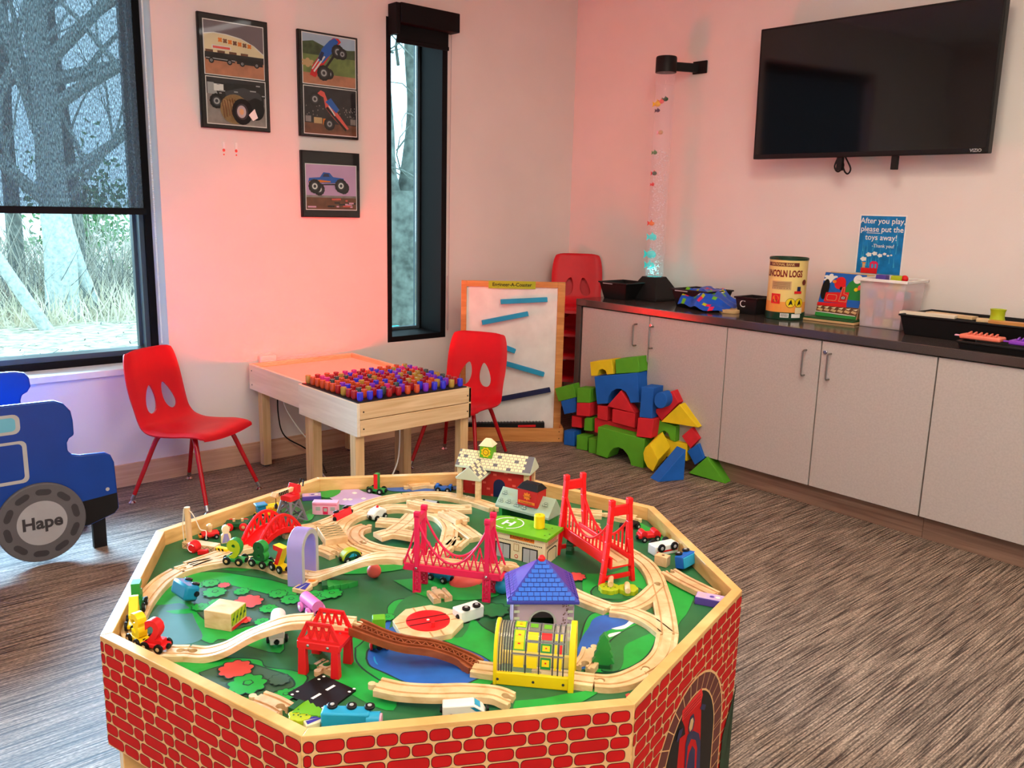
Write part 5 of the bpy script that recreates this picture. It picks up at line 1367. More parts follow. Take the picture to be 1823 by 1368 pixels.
track('curved track at the front right by the table edge', [(1058, 1210.5), (1085, 1212), (1110, 1208), (1132, 1199.5), (1143, 1194)])
track('curved track at the right front inside the corner', [(1143, 1194), (1165, 1180), (1182, 1158), (1189, 1126)])
# wye switch
def flat_track(label, arms, name='switch_track'):
    t = thing(name, label, 'track', tuple(tpts([arms[0][len(arms[0])//2]])[0]), 0, 'wooden train tracks')
    for i, l in enumerate(arms):
        P_ = crom(tpts(l), 7); dz = Vector((0, 0, -.00015*i)); P_ = [p+dz for p in P_]
        part('rail_arm', MB('track_wood').sweep(P_, [(-TW, 0.0002*i), (TW, 0.0002*i), (TW, TH-.001), (TW-.001, TH), (-TW+.001, TH), (-TW, TH-.001)]), t, world=True)
        g = MB('groove_wood')
        for s_ in (-1, 1):
            V = []
            for k in range(len(P_)):
                d = P_[min(k+1, len(P_)-1)]-P_[max(k-1, 0)]; lt_ = Vector((d.y, -d.x, 0)).normalized()
                V.append((P_[k]+lt_*(s_*.0108-.0016)+Vector((0, 0, TH+.0003)), P_[k]+lt_*(s_*.0108+.0016)+Vector((0, 0, TH+.0003))))
            for k in range(len(V)-1): g.add([V[k][0], V[k][1], V[k+1][1], V[k+1][0]], [(0, 1, 2, 3)])
        part('groove', g, t, world=True, fix=False)
    return t
flat_track('three-way switch track at the right side of the loop', [[(1189, 1126), (1186, 1100), (1180, 1070), (1172, 1043)], [(1087, 1081), (1115, 1080), (1145, 1067), (1172, 1043)], [(1087, 1082), (1120, 1087), (1158, 1103), (1189, 1126)]])
track('curved track rising up the right side behind the switch', [(1172, 1043), (1164, 1022), (1150, 1003), (1130, 988)], n=8)
track('curved track continuing under the red suspension bridge', [(1130, 988), (1105, 974), (1075, 962), (1045, 953)])
track('curved track behind the purple roofed house', [(930, 1012), (958, 1024), (990, 1040), (1020, 1055), (1050, 1068), (1085, 1081)], n=7)
track('short track leaving the right end of the pink bridge', [(893, 1005, ZU-.002), (908, 1005, ZU-.01), (925, 1009, ZT+.04)], peg=False, sock=False)
# back loops
track('straight track under the leaning lattice block', [(500, 948), (530, 941), (560, 936)])
track('track beside the red flat wagon at back left', [(560, 936), (590, 925), (620, 911)])
track('long curved track along the lavender yard', [(620, 911), (650, 898), (682, 888), (718, 882)])
track('curved track at the back passing to the red station', [(718, 882), (752, 879), (790, 880), (825, 886)])
track('curved track through the open porch of the station', [(825, 886), (852, 893), (880, 902)])
track('curved track, left half of the inner ring', [(660, 911), (636, 916), (614, 928), (603, 944)], n=8)
track('curved track, lower left of the inner ring', [(603, 944), (601, 958), (611, 972), (632, 982)], n=8)
track('curved track joining the ring to the ramp', [(632, 982), (655, 989), (680, 992), (705, 991)], peg=False)
track('loose orange-toned curved track inside the ring', [(648, 968), (632, 955), (636, 942), (652, 936)], m='track_wood_worn', sock=True)
track('curved track, lower middle of the inner ring', [(642, 965), (668, 974), (700, 980), (735, 984)])
track('curved track, right side of the inner ring', [(762, 912), (786, 920), (801, 936), (800, 953)], n=8)
track('curved track, lower right of the inner ring', [(800, 953), (795, 968), (780, 980), (757, 988)], n=8)
track('curved track closing the ring at the back', [(660, 911), (690, 903), (725, 903), (762, 912)], n=8)
def up_(l, dz): return [(q[0], q[1], ZT+dz) for q in l]
flat_track('wide crossing track resting on top of the inner ring', [up_([(672, 926), (700, 928), (738, 932)], .0125), up_([(694, 948), (720, 930), (735, 915)], .0125), up_([(672, 952), (700, 946), (742, 952)], .0125)], 'crossing_track')
track('loose curved track lying behind the pink bridge', up_([(840, 903), (810, 903), (770, 900), (733, 892)], .0125), m='track_wood')
track('small loose track at the back edge near the green engine', up_([(776, 861), (755, 860), (728, 864)], .0))
track('short loose track left of the helipad', [(790, 908, ZT+.0125), (807, 915, ZT+.0125), (824, 924, ZT+.0125)])
track('loose flat ramp track beside the airport', [(812, 932, ZT+.0005), (830, 944, ZT+.0005), (848, 957, ZT+.0005)], sock=False, peg=False)
track('small loose track behind the pink bridge deck', [(822, 958), (812, 966), (806, 972)], m='track_wood')
track('track piece leaving the ring toward the airport', [(600, 985), (585, 978), (566, 972)], m='track_wood')
# front loose pieces
track('long wavy rising track lying loose at the front', [(912, 1244, ZT+.0), (880, 1232, ZT+.006), (830, 1228, ZT+.014), (770, 1229, ZT+.014), (715, 1226, ZT+.010), (672, 1217, ZT+.012)], n=7)
track('loose short track in the front left corner', [(507, 1262), (485, 1250), (458, 1240)], m='track_wood_worn')
track('short loose track beside the green tree', [(1038, 1186), (1050, 1170), (1056, 1154)], m='track_wood')
track('short loose track standing up inside the red pier', [(590, 1178), (573, 1188)], m='track_wood_worn')
track('loose track leaning against the right table edge', [(1190, 1015, ZT+.004), (1215, 1030, ZT+.004), (1245, 1045, ZT+.004), (1272, 1058, ZT+.004)], m='track_wood_worn')
track('straight track lying at the back right edge', up_([(1004, 908), (1040, 911), (1072, 913)], .0), m='track_wood')
track('second track stacked at the back right', up_([(1002, 919), (1030, 926), (1060, 936)], .0), m='track_wood')
track('short track by the back right rim', up_([(1092, 915), (1112, 919), (1132, 922)], 0))
# brown plastic rising track with ladder moulding
bl = crom(tpts([(632, 1110, ZU), (655, 1119, ZU-.004), (685, 1131, ZT+.044), (720, 1141, ZT+.034), (765, 1147, ZT+.026), (800, 1157, ZT+.016), (828, 1170, ZT+.004), (848, 1182, ZT)]), 6)
t = thing('brown_ramp_track', 'brown plastic rising track from red pier down to yellow tunnel', 'track', tuple(bl[len(bl)//2]))
BP = [(-TW, -.001), (TW, -.001), (TW, TH), (TW-.004, TH), (TW-.004, TH-.004), (.0085, TH-.004), (.0085, TH), (.006, TH), (.006, TH-.006), (-.006, TH-.006), (-.006, TH), (-.0085, TH), (-.0085, TH-.004), (-TW+.004, TH-.004), (-TW+.004, TH), (-TW, TH)]
part('rail_piece', MB('brown_track').sweep(bl, BP), t, world=True)
mb = MB('brown_track')
for k in range(2, len(bl)-2):
    a, b = bl[k], bl[k+1]; d = (b-a).normalized(); l = Vector((-d.y, d.x, 0)).normalized(); s_ = 1 if k % 2 else -1
    mb.bar(a+l*.006*s_+Vector((0, 0, TH-.003)), b-l*.006*s_+Vector((0, 0, TH-.003)), .002, .005)
part('ladder_moulding', mb, t, world=True)
d1 = (bl[-1]-bl[-2]).normalized(); part('peg', MB('brown_track').prism(keyhole(bl[-1]+Vector((0, 0, .001)), d1), (0, 0, TH-.002)), t, world=True)
# turntable
tc = F(762, 1106, ZT); t = thing('turntable', 'octagonal wooden turntable with a red disc', 'track', (tc.x, tc.y, ZB))
av = F(833, 1096, ZT)-F(697, 1120, ZT); a0 = math.atan2(av.y, av.x)
oc = [Vector((tc.x+.068*cos(a0+radians(22.5+45*k)), tc.y+.068*sin(a0+radians(22.5+45*k)), ZB+.0001)) for k in range(8)]
part('plate', MB('track_wood').prism(oc, (0, 0, TH)), t, world=True, bevel=.001)
part('disc', MB('toy_red').lathe((tc.x, tc.y, ZB+TH), [(.042, 0), (.042, .0018), (.041, .0022)], 40), t, world=True)
g = MB('brick_line'); u = Vector((cos(a0), sin(a0), 0)); l = Vector((-u.y, u.x, 0))
for s_ in (-1, 1): g.prism([Vector((tc.x, tc.y, ZB+TH+.0020))+u*x+l*(s_*.0108+y) for x, y in ((-.040, -.0015), (.040, -.0015), (.040, .0015), (-.040, .0015))], (0, 0, .0006))
part('rail_groove', g, t, world=True)
g = MB('groove_wood')
for k in range(4):
    u2 = Vector((cos(a0+radians(90*k)), sin(a0+radians(90*k)), 0)); l2 = Vector((-u2.y, u2.x, 0))
    for s_ in (-1, 1): g.prism([Vector((tc.x, tc.y, ZB+TH))+u2*x+l2*(s_*.0108+y) for x, y in ((.043, -.0015), (.0625, -.0015), (.0625, .0015), (.043, .0015))], (0, 0, .0004))
part('groove', g, t, world=True)
part('peg', MB('track_wood').prism(keyhole(Vector((tc.x, tc.y, ZB+.001))+u*.0625, u), (0, 0, TH-.003)), t, world=True)
part('handle', MB('toy_red').cyl((tc.x-l.x*.03, tc.y-l.y*.03, ZB+TH+.002), (tc.x-l.x*.03, tc.y-l.y*.03, ZB+TH+.012), .004, 10), t, world=True)
part('pivot', MB('white').lathe((tc.x, tc.y, ZB+TH+.002), [(.003, 0), (.003, .001), (.001, .0015)], 10), t, world=True)
track('short track sloping up from the turntable', [(789, 1064, ZT+.0005), (776, 1049, ZT+.0005)], m='track_wood_worn')
# ------------------------------------------------------------------ toys on the train table
def spot(p1, p2, z=ZB):
    a, b = F(*p1, z), F(*p2, z); c = (a+b)/2
    return (c.x, c.y, z), math.atan2(b.y-a.y, b.x-a.x), (Vector((b.x-a.x, b.y-a.y, 0))).length
def roll(t, rx=0.0, ry=0.0):
    t.rotation_euler = (rx, ry, t.rotation_euler.z); return t
def wheels(t, L, W, r=.0075, m='black', hub='light_grey', n=2, zc_=None, xs=None):
    zc_ = r if zc_ is None else zc_
    for x in (xs or [-L*.30, L*.30][:n]):
        for s in (-1, 1):
            mb = MB(m).lathe((x, s*W/2, zc_), [(r*.9, 0), (r, .001), (r, .0042), (r*.85, .005)], 18, (0, s, 0))
            w_ = part('wheel', mb, t)
            part('hub', MB(hub).lathe((x, s*(W/2+.005), zc_), [(r*.42, -.001), (r*.42, .0006), (r*.2, .0012)], 10, (0, s, 0)), w_)
def couplers(t, L, z=.010, m='chrome'):
    for s in (-1, 1): part('magnet', MB('black').cyl((s*L/2, 0, z), (s*(L/2+.002), 0, z), .0055, 12).cyl((s*(L/2+.002), 0, z), (s*(L/2+.004), 0, z), .0042, 12), t)
TOYG = 'wooden number cars on the tracks'
def digit_car(d, label, p1, p2, z, face, side, base, L=.048, h=.044, hub='light_grey', deep=.016):
    loc, rz, _ = spot(p1, p2, z); t = thing('number_car', label, 'toy train car', loc, rz, TOYG)
    part('chassis', MB(base).b2(-L/2, L/2, -.011, .011, .006, .014), t, bevel=.002)
    V, Fs = text_mesh(d, 'CENTER', .045, .5)
    mb = MB(side)
    zs = [v[2] for v in V]; zm = (max(zs)+min(zs))/2
    o = 0; mb.v = [Vector((v[0]*h*1.42, -(v[2]-zm)*deep, .0135+v[1]*h*1.36)) for v in V]
    for f in Fs:
        zz = [V[i][2] for i in f]; flat = max(zz)-min(zz) < .01
        mb.f.append(tuple(f)); mb.mi.append(face if flat else side)
    part('digit', mb, t, bevel=.0008); wheels(t, L, .022, .0088, hub=hub); couplers(t, L)
    return t
digit_car('9', 'green car carrying a yellow-faced number nine on the back left track', (402, 1001), (438, 1005), ZT, 'olive_lime', 'toy_green', 'toy_green', hub='tan')
digit_car('8', 'green car carrying a dark green number eight behind the nine', (447, 1003), (484, 1012), ZT, 'dark_green', 'toy_green', 'toy_green', hub='sage')
digit_car('7', 'red-faced yellow number seven car entering the purple tunnel', (487, 1010), (514, 1022), ZT, 'toy_red', 'yellow', 'yellow', L=.042)
digit_car('5', 'green number five car last in line at the far left', (243, 1091), (248, 1078), ZT, 'toy_green', 'toy_green', 'dark_green')
digit_car('4', 'yellow number four car in the far left curve', (238, 1128), (243, 1104), ZT, 'yellow', 'yellow', 'yellow')
digit_car('3', 'yellow number three car behind the red two', (240, 1138), (260, 1152), ZT, 'yellow', 'yellow', 'yellow', hub='tan')
digit_car('2', 'red number two car in the front left curve', (258, 1152), (300, 1160), ZT, 'toy_red', 'toy_red', 'toy_red', hub='tan')
digit_car('1', 'red and green number one car by the back rim', (656, 876), (686, 880), ZB, 'toy_red', 'toy_green', 'toy_green', L=.052)

# purple tunnel arch
loc, rz, _ = spot((526, 1043), (560, 1024), ZB)
t = thing('tunnel_arch', 'lavender wooden tunnel arch over the track', 'toy tunnel', loc, rz+pi/2)
def archpts(wo, wi, h, n=20):
    ro, ri = wo/2, wi/2; P = [(-ro, 0)]+[(-ro*cos(pi*i/n), (h-ro)+ro*sin(pi*i/n)) for i in range(n+1)]+[(ro, 0), (ri, 0)]+[(ri*cos(pi*i/n), (h-ro)+ri*sin(pi*i/n)*1.05) for i in range(n+1)]+[(-ri, 0)]
    return P
loc, rz, _ = spot((527, 1045), (553, 1022), ZB)
t.location = loc; t.rotation_euler.z = rz
P_ = archpts(.078, .052, .118)
part('arch', MB('lavender').prism([Vector((x, -.017, z)) for x, z in P_], (0, .034, 0)), t, bevel=.0015)
P_ = archpts(.076, .054, .116)
part('stone_edge', MB('light_grey').prism([Vector((x, -.0178, z)) for x, z in P_], (0, .0008, 0)), t)

# pink suspension bridge
def susp_bridge(label, pA, pB, z, m, zd, Lspan, wid, htop, over, zig, steps, back=1, name='suspension_bridge', flare=0.0):
    loc, rz, L = spot(pA, pB, z)
    t = thing(name, label, 'toy bridge', loc, rz)
    # local frame: x along the deck, y away from the viewer; near legs at y=0
    Ls = Lspan/2
    def Y(s, zz): return (wid*s) + (flare*(1-zz/htop)*(1 if s else -1))
    for sx in (-1, 1):
        mb = MB(m)
        for s in (0, 1):
            for za, zb2 in ((0, zd), (zd, htop)):
                if zig and za == 0:
                    continue
                mb.bar((sx*Ls, Y(s, za), za), (sx*Ls, Y(s, zb2), zb2), .010, .010 if zig else .011)
        mb.bar((sx*Ls, Y(0, htop*.93), htop*.93), (sx*Ls, Y(1, htop*.93), htop*.93), .009, .016)
        for s in (0, 1): mb.box((sx*Ls, Y(s, htop), htop), (.013, .010, .012))
        part('tower', mb, t, bevel=.0012)
        if zig:
            for s in (0, 1):
                mb = MB(m); w2 = .014
                for dx in (-w2/2, w2/2): mb.bar((sx*Ls+dx, wid*s, 0), (sx*Ls+dx, wid*s, zd), .003, .006)
                nz = 4
                for k in range(nz):
                    z0, z1 = zd*k/nz, zd*(k+1)/nz
                    mb.bar((sx*Ls-w2/2, wid*s, z0), (sx*Ls+w2/2, wid*s, z1), .002, .004); mb.bar((sx*Ls+w2/2, wid*s, z0), (sx*Ls-w2/2, wid*s, z1), .002, .004)
                    mb.bar((sx*Ls-w2/2, wid*s, z1), (sx*Ls+w2/2, wid*s, z1), .002, .004)
                mb.b2(sx*Ls-w2/2, sx*Ls+w2/2, wid*s-.003, wid*s+.003, 0, .004)
                part('lattice_pier', mb, t)
        else:
            part('lower_brace', MB(m).bar((sx*Ls, Y(0, .02), .018), (sx*Ls, Y(1, .02), .018), .008, .011), t, bevel=.001)
    E = Ls+over
    for s in (0, 1):
        y = wid*s
        part('deck_rail', MB(m).b2(-E, E, y-.003, y+.003, zd-.006, zd+.009), t, bevel=.001)
        mb = MB(m); N = 18; pts = []
        for k in range(N+1):
            u = -1+2*k/N; zz = zd+.018+(htop*.92-zd-.018)*u*u; pts.append(Vector((u*Ls, Y(s, zz) if flare else y, zz)))
        mb.tube(pts, .0026, 6)
        mb.tube([(-Ls, Y(s, htop*.92) if flare else y, htop*.92), (-Ls-over*.5, y, zd+(htop-zd)*.42), (-E, y, zd+.009)], .0024, 6); mb.tube([(Ls, Y(s, htop*.92) if flare else y, htop*.92), (Ls+over*.5, y, zd+(htop-zd)*.42), (E, y, zd+.009)], .0024, 6)
        part('cable', mb, t)
        def cz(x):
            if abs(x) <= Ls: return zd+.018+(htop*.92-zd-.018)*(x/Ls)**2
            f = (abs(x)-Ls)/over; return (htop*.92)*(1-f)+(zd+.009)*f-.01*sin(pi*f)
        mb = MB(m)
        if zig:
            n = steps; xs = [-E+2*E*k/n for k in range(n+1)]
            for k in range(n):
                xm = (xs[k]+xs[k+1])/2; h_ = min(cz(xm), zd+.042)
                mb.bar((xs[k], y, zd+.008), (xm, y, h_), .0018, .003); mb.bar((xs[k+1], y, zd+.008), (xm, y, h_), .0018, .003)
        else:
            for k in range(steps+1):
                x = -Ls+2*Ls*k/steps; mb.bar((x, y, zd+.008), (x, Y(s, cz(x)) if flare else y, cz(x)), .0028, .0034)
            for sx in (-1, 1):
                for k in (1, 2):
                    x = sx*(Ls+over*k/3); mb.bar((x, y, zd+.008), (x, y, cz(x)), .0028, .0034)
        part('hanger', mb, t)
    mb = MB(m)
    nb = 10
    for k in range(nb+1): mb.b2(-E+2*E*k/nb-.003, -E+2*E*k/nb+.003, 0, wid, zd-.006, zd-.001)
    part('cross_beam', mb, t)
    for sx in (-1, 1): part('bolt', MB('chrome').lathe((sx*Ls, -.006, zd+.002), [(.003, 0), (.003, .001), (.0015, .002)], 10, (0, -1, 0)), t)
    return t, E
pb, E = susp_bridge('pink plastic suspension bridge with zigzag railings and lattice piers', (742, 1055.5), (866, 1072), ZB, 'pink_red', .055, .150, .043, .172, .028, True, 13)
M_ = mrot(pb.rotation_euler.z, pb.location)
part('deck_track', MB('track_wood').sweep([M_ @ Vector((-E+.002+k*(2*E-.004)/6, .0215, .0555)) for k in range(7)], [(-.0185, 0), (.0185, 0), (.0185, TH), (.0132, TH), (.0132, TH-.003), (.0084, TH-.003), (.0084, TH), (-.0084, TH), (-.0084, TH-.003), (-.0132, TH-.003), (-.0132, TH), (-.0185, TH)]), pb, world=True)
# red suspension bridge: near end on the right, deck runs away to the left-back
nA, nB = F(1067.5, 1043.7, ZB), F(1127.8, 1036, ZB)
fl = F(995, 947, ZB+.055); nl = F(1072, 1000, ZB+.055); dirv = Vector((fl.x-nl.x, fl.y-nl.y, 0)); Lr = dirv.length; dirv.normalize()
c0 = (nA+nB)/2; cF = c0+dirv*.19
rzr = math.atan2(-dirv.y, -dirv.x)
t = thing('suspension_bridge', 'bright red plastic suspension bridge at the right with splayed towers', 'toy bridge', tuple((c0+cF)/2), rzr)
m = 'bright_red'; LsR = .095; zd = .052; HT = .182
def yw(zz): return .040-.018*min(1, zz/HT)-.002*sin(pi*zz/HT)
for sx in (-1, 1):
    mb = MB(m)
    for sy in (-1, 1):
        zz = [0, .03, .06, .10, .14, HT]
        for a, b in zip(zz, zz[1:]): mb.bar((sx*LsR, sy*yw(a), a), (sx*LsR, sy*yw(b), b+.001), .012, .010)
        mb.box((sx*LsR, sy*yw(HT), HT+.004), (.012, .012, .014))
    mb.box((sx*LsR, 0, HT-.014), (.008, yw(HT)*2, .022))
    part('tower', mb, t, bevel=.0015)
    part('lower_brace', MB(m).box((sx*LsR, 0, .018), (.006, yw(.02)*2, .010)), t, bevel=.001)
for sy in (-1, 1):
    y = sy*.024
    part('deck_rail', MB(m).b2(-LsR-.012, LsR+.012, y-.0025, y+.0025, zd-.010, zd+.016), t, bevel=.001)
    mb = MB(m); pts = [Vector((LsR*(-1+2*k/20), y*.97, zd+.026+(HT*.80-zd-.026)*abs(-1+2*k/20)**1.9)) for k in range(21)]
    mb.tube(pts, .0032, 6); part('cable', mb, t)
    for k in range(13):
        u = -1+2*(k+.5)/13; x = u*LsR; part('hanger', MB(m).bar((x, y, zd+.012), (x, y*.98, zd+.026+(HT*.80-zd-.026)*abs(u)**1.9), .0035, .0035), t)
part('deck', MB(m).b2(-LsR-.01, LsR+.01, -.022, .022, zd-.010, zd-.006), t)
M_ = mrot(rzr, t.location)
part('deck_track', MB('track_wood').sweep([M_ @ Vector((-LsR-.01+k*(2*LsR+.02)/6, 0, zd-.006)) for k in range(7)], PROF), t, world=True)
# red plastic pier bridge at the left front
loc, rz, L = spot((552, 1197), (592, 1203), ZB)
t = thing('pier_bridge', 'red plastic pier bridge with truss sides carrying the ramp', 'toy bridge', loc, rz)
W_ = .046; Lb = .078
off = M0 = None
for sy in (0, 1):
    y = -.006+sy*(W_+.006)
    for x in (-Lb/2+.009, Lb/2-.009):
        mb = MB('toy_red').add([(x-.008, y-.006, 0), (x+.008, y-.006, 0), (x+.008, y+.006, 0), (x-.008, y+.006, 0), (x-.0065, y-.005, .05), (x+.0065, y-.005, .05), (x+.0065, y+.005, .05), (x-.0065, y+.005, .05)], [(3, 2, 1, 0), (4, 5, 6, 7), (0, 1, 5, 4), (1, 2, 6, 5), (2, 3, 7, 6), (3, 0, 4, 7)])
        part('pier', mb, t, bevel=.001)
    mb = MB('toy_red'); mb.b2(-Lb/2, Lb/2, y-.005, y+.005, .048, .062)
    part('side_beam', mb, t, bevel=.0015)
    mb = MB('toy_red'); a, b = Lb/2-.002, Lb/2-.018
    mb.bar((-a, y, .062), (-b, y, .094), .005, .005); mb.bar((a, y, .062), (b, y, .094), .005, .005); mb.bar((-b-.002, y, .094), (b+.002, y, .094), .005, .006)
    mb.b2(-a, a, y-.003, y+.003, .061, .067)
    nz = 4
    for k in range(nz):
        x0, x1 = -a+.006+(2*a-.012)*k/nz, -a+.006+(2*a-.012)*(k+1)/nz; xm = (x0+x1)/2
        mb.bar((x0, y, .064), (xm*.86, y, .093), .003, .004); mb.bar((x1, y, .064), (xm*.86, y, .093), .003, .004)
    part('truss', mb, t)
    for x in (-.018, .018): part('bolt', MB('chrome').lathe((x, y-.005, .056), [(.0028, 0), (.0028, .001), (.001, .0018)], 10, (0, -1, 0)), t)
part('deck_plate', MB('toy_red').b2(-Lb/2+.002, Lb/2-.002, -.002, W_-.002, .050, .0565), t)
# red arched bridge pair at back left
loc, rz, L = spot((445, 985), (522, 950), ZB)
t = thing('arch_bridge', 'red plastic arched bridge with truss sides behind the number cars', 'toy bridge', loc, rz)
La = max(L, .13)
for sy in (-1, 1):
    mb = MB('bright_red'); n = 14; top, bot = [], []
    for k in range(n+1):
        u = -1+2*k/n; bot.append((u*La/2, .006+.028*(1-u*u))); top.append((u*La/2*.93, .026+.047*(1-u*u)))
    y = sy*.026
    for a, b in zip(bot, bot[1:]): mb.bar((a[0], y, a[1]), (b[0]+.0005, y, b[1]), .006, .014)
    for a, b in zip(top, top[1:]): mb.bar((a[0], y, a[1]), (b[0]+.0005, y, b[1]), .006, .0065)
    mb.bar((bot[0][0]+.004, y, bot[0][1]), (top[0][0], y, top[0][1]), .006, .008); mb.bar((bot[-1][0]-.004, y, bot[-1][1]), (top[-1][0], y, top[-1][1]), .006, .008)
    for k in range(1, n, 2): mb.bar((bot[k][0], y, bot[k][1]), (top[k-1][0], y, top[k-1][1]), .004, .004); mb.bar((bot[k][0], y, bot[k][1]), (top[k+1][0], y, top[k+1][1]), .004, .004)
    part('truss_side', mb, t, bevel=.0006)
mb = MB('bright_red')
mb.sweep([Vector((u*La/2, 0, .004+.028*(1-u*u))) for u in [-1+2*k/14 for k in range(15)]], [(-.024, 0), (.024, 0), (.024, .004), (.010, .004), (.010, .007), (-.010, .007), (-.010, .004), (-.024, .004)])
part('deck', mb, t)

# airport building
CA = F(969, 1009.5, ZB); zr = ZB+.0615
ra, rb_ = F(969, 962, zr), F(845, 934, zr); ux = Vector((ra.x-rb_.x, ra.y-rb_.y, 0)).normalized(); azr = math.atan2(ux.y, ux.x)
t = thing('airport_building', 'toy wooden airport building with green helipad roof', 'toy building', tuple(CA), azr)
BL, BD = .135, .085
part('body', MB('cream').b2(-BL, 0, 0, BD*.82, 0, .0615), t, bevel=.001)
rp_ = [Vector((-BL+.01, -.008, .0615)), Vector((.008, -.008, .0615)), Vector((.008, BD-.004, .0615)), Vector((-BL+.01, BD-.004, .0615))]
cx, cy, rr_ = -BL+.01, (BD-.012)/2, (BD+.004)/2
rp_ = rp_[:3]+[Vector((cx+rr_*cos(radians(90+180*k/14)), cy+rr_*sin(radians(90+180*k/14)), .0615)) for k in range(15)]
part('roof', MB('lime').prism(rp_, (0, 0, .008)), t, bevel=.001)
P = Print((0, 0, .0695), (1, 0, 0), (0, 1, 0)); hx, hy = -BL+.022, cy
n = 30
for k in range(n):
    if k % 8 == 7: continue
    a, b = 2*pi*k/n, 2*pi*(k+1)/n; P.poly([(hx+.033*cos(a), hy+.033*sin(a)), (hx+.036*cos(a), hy+.036*sin(a)), (hx+.036*cos(b), hy+.036*sin(b)), (hx+.033*cos(b), hy+.033*sin(b))], 'white'); P.k -= 1
P.k += 1; P.text('H', hx, hy-.014, .04, 'white', bold=.03); P.rect(-.05, .045, -.018, .048, 'black')
for x, y in ((-.006, .01), (0, .022), (-.012, .06)): P.circ(x, y, .0018, 'black')
part('helipad_marking', P.mb, t, smooth=False, fix=False)
P = Print((-BL, 0, 0), (1, 0, 0), (0, 0, 1))
P.rect(.045, .049, .108, .060, 'orange'); P.text('BUILDINGS AIRPORT', .0765, .0515, .0078, 'can_brown', sx=.86, bold=.02)
P.rect(.0, .0425, .128, .045, 'black'); 
for k in range(30): P.rect(.001+k*.0042, .0427, .003+k*.0042, .0447, 'cream'); P.k -= 1
P.k += 1
for x0, x1 in ((.008, .048), (.078, .118)):
    P.rect(x0, 0, x1, .036, 'black'); P.rect(x0+.003, 0, x1-.003, .033, 'light_grey'); P.rect((x0+x1)/2-.0005, 0, (x0+x1)/2+.0005, .033, 'dark_grey')
P.rect(.056, .022, .070, .040, 'tan'); P.rect(.058, .024, .0625, .038, 'cream'); P.rect(.0635, .024, .068, .038, 'cream'); P.circ(.0635, .010, .0045, 'toy_red'); P.circ(.0635, .010, .003, 'cream')
P.circ(.125, .018, .003, 'black')
part('printed_front', P.mb, t, smooth=False, fix=False)
P = Print((0, 0, 0), (0, 1, 0), (0, 0, 1))
P.poly([(.012, 0), (.012, .030), (.020, .034), (.052, .034), (.060, .030), (.060, 0)], 'black'); P.poly([(.015, 0), (.015, .028), (.021, .031), (.051, .031), (.057, .028), (.057, 0)], 'cream')
for k in range(4): P.rect(.02+k*.009, 0, .0208+k*.009, .03, 'tan')
for k in range(2): P.rect(.006, .040+k*.003, .066, .0412+k*.003, 'black')
for k in range(3): P.rect(.014, .047+k*.004, .058, .0485+k*.004, 'toy_red')
part('printed_side', P.mb, t, smooth=False, fix=False)
M_ = mrot(azr, CA)
yc = F(960, 940, ZB+.0695)
single('toy_barrel', MB('yellow').lathe(tuple(yc), [(.0115, 0), (.0125, .0015), (.0125, .030), (.0115, .0315), (.003, .0315), (.003, .029)], 24), 'yellow wooden barrel standing on the green airport roof', 'toy')

# brick station with clock tower
eL, eR = F(813, 830, ZB+.082), F(942, 846, ZB+.082); ux = Vector((eR.x-eL.x, eR.y-eL.y, 0)); LS = ux.length; azs = math.atan2(ux.y, ux.x)
t = thing('toy_station', 'toy brick station with pale shingle roof and green clock tower', 'toy building', (eL.x, eL.y, ZB), azs)
LS = LS; DS = .075
part('body', MB('brick_red').b2(.008, LS-.012, .02, DS-.005, 0, .078), t)
P = Print((.008, .02, 0), (1, 0, 0), (0, 0, 1)); bw = LS-.02
for r in range(9):
    for c in range(14):
        if (r*5+c*3) % 7 == 0: P.rect(c*.0125+(r % 2)*.006, r*.0085+.001, c*.0125+(r % 2)*.006+.010, r*.0085+.007, 'coral'); P.k -= 1
P.k += 1
P.poly([(.095, 0)]+[(.112+.017*cos(pi*i/10), .035+.017*sin(pi*i/10)) for i in range(11)]+[(.095, 0)], 'navy'); P.rect(.095, 0, .129, .035, 'navy')
part('brick_print', P.mb, t, smooth=False, fix=False)
for x in (.005, LS-.012):
    for y in (.014, DS-.006): part('corner_post', MB('track_wood').b2(x-.006, x+.008, y-.006, y+.006, 0, .082), t, bevel=.001)
def gable(x0, x1, y0, y1, ze, zr_, m, mb=None):
    mb = mb or MB(m); ym = (y0+y1)/2
    return mb.prism([Vector((x0, y0, ze)), Vector((x0, y0, ze+.006)), Vector((x0, ym, zr_)), Vector((x0, y1, ze+.006)), Vector((x0, y1, ze))], (x1-x0, 0, 0))
part('roof', gable(-.004, LS+.004, -.002, DS+.004, .080, .122, 'pale_sage'), t, bevel=.001)
ym = (DS+.002)/2; sl = Vector((0, ym+.002, .122-.086)).normalized(); ln = math.hypot(ym+.002, .036)
P = Print((-.004, -.002, .086), (1, 0, 0), sl); P.rect(.0005, .0005, LS+.0075, ln-.0005, 'grey')
for r in range(6):
    for c in range(17):
        x0 = c*.0115+(r % 2)*.0055+.0008; y0 = r*ln/6+.0008; 
        if x0+.0098 < LS+.008: P.rect(x0, y0, x0+.0103, y0+ln/6-.0010, 'grey' if (r*7+c*5) % 13 == 0 else 'cream'); P.k -= 1
part('shingle', P.mb, t, smooth=False, fix=False)['kind'] = 'stuff'
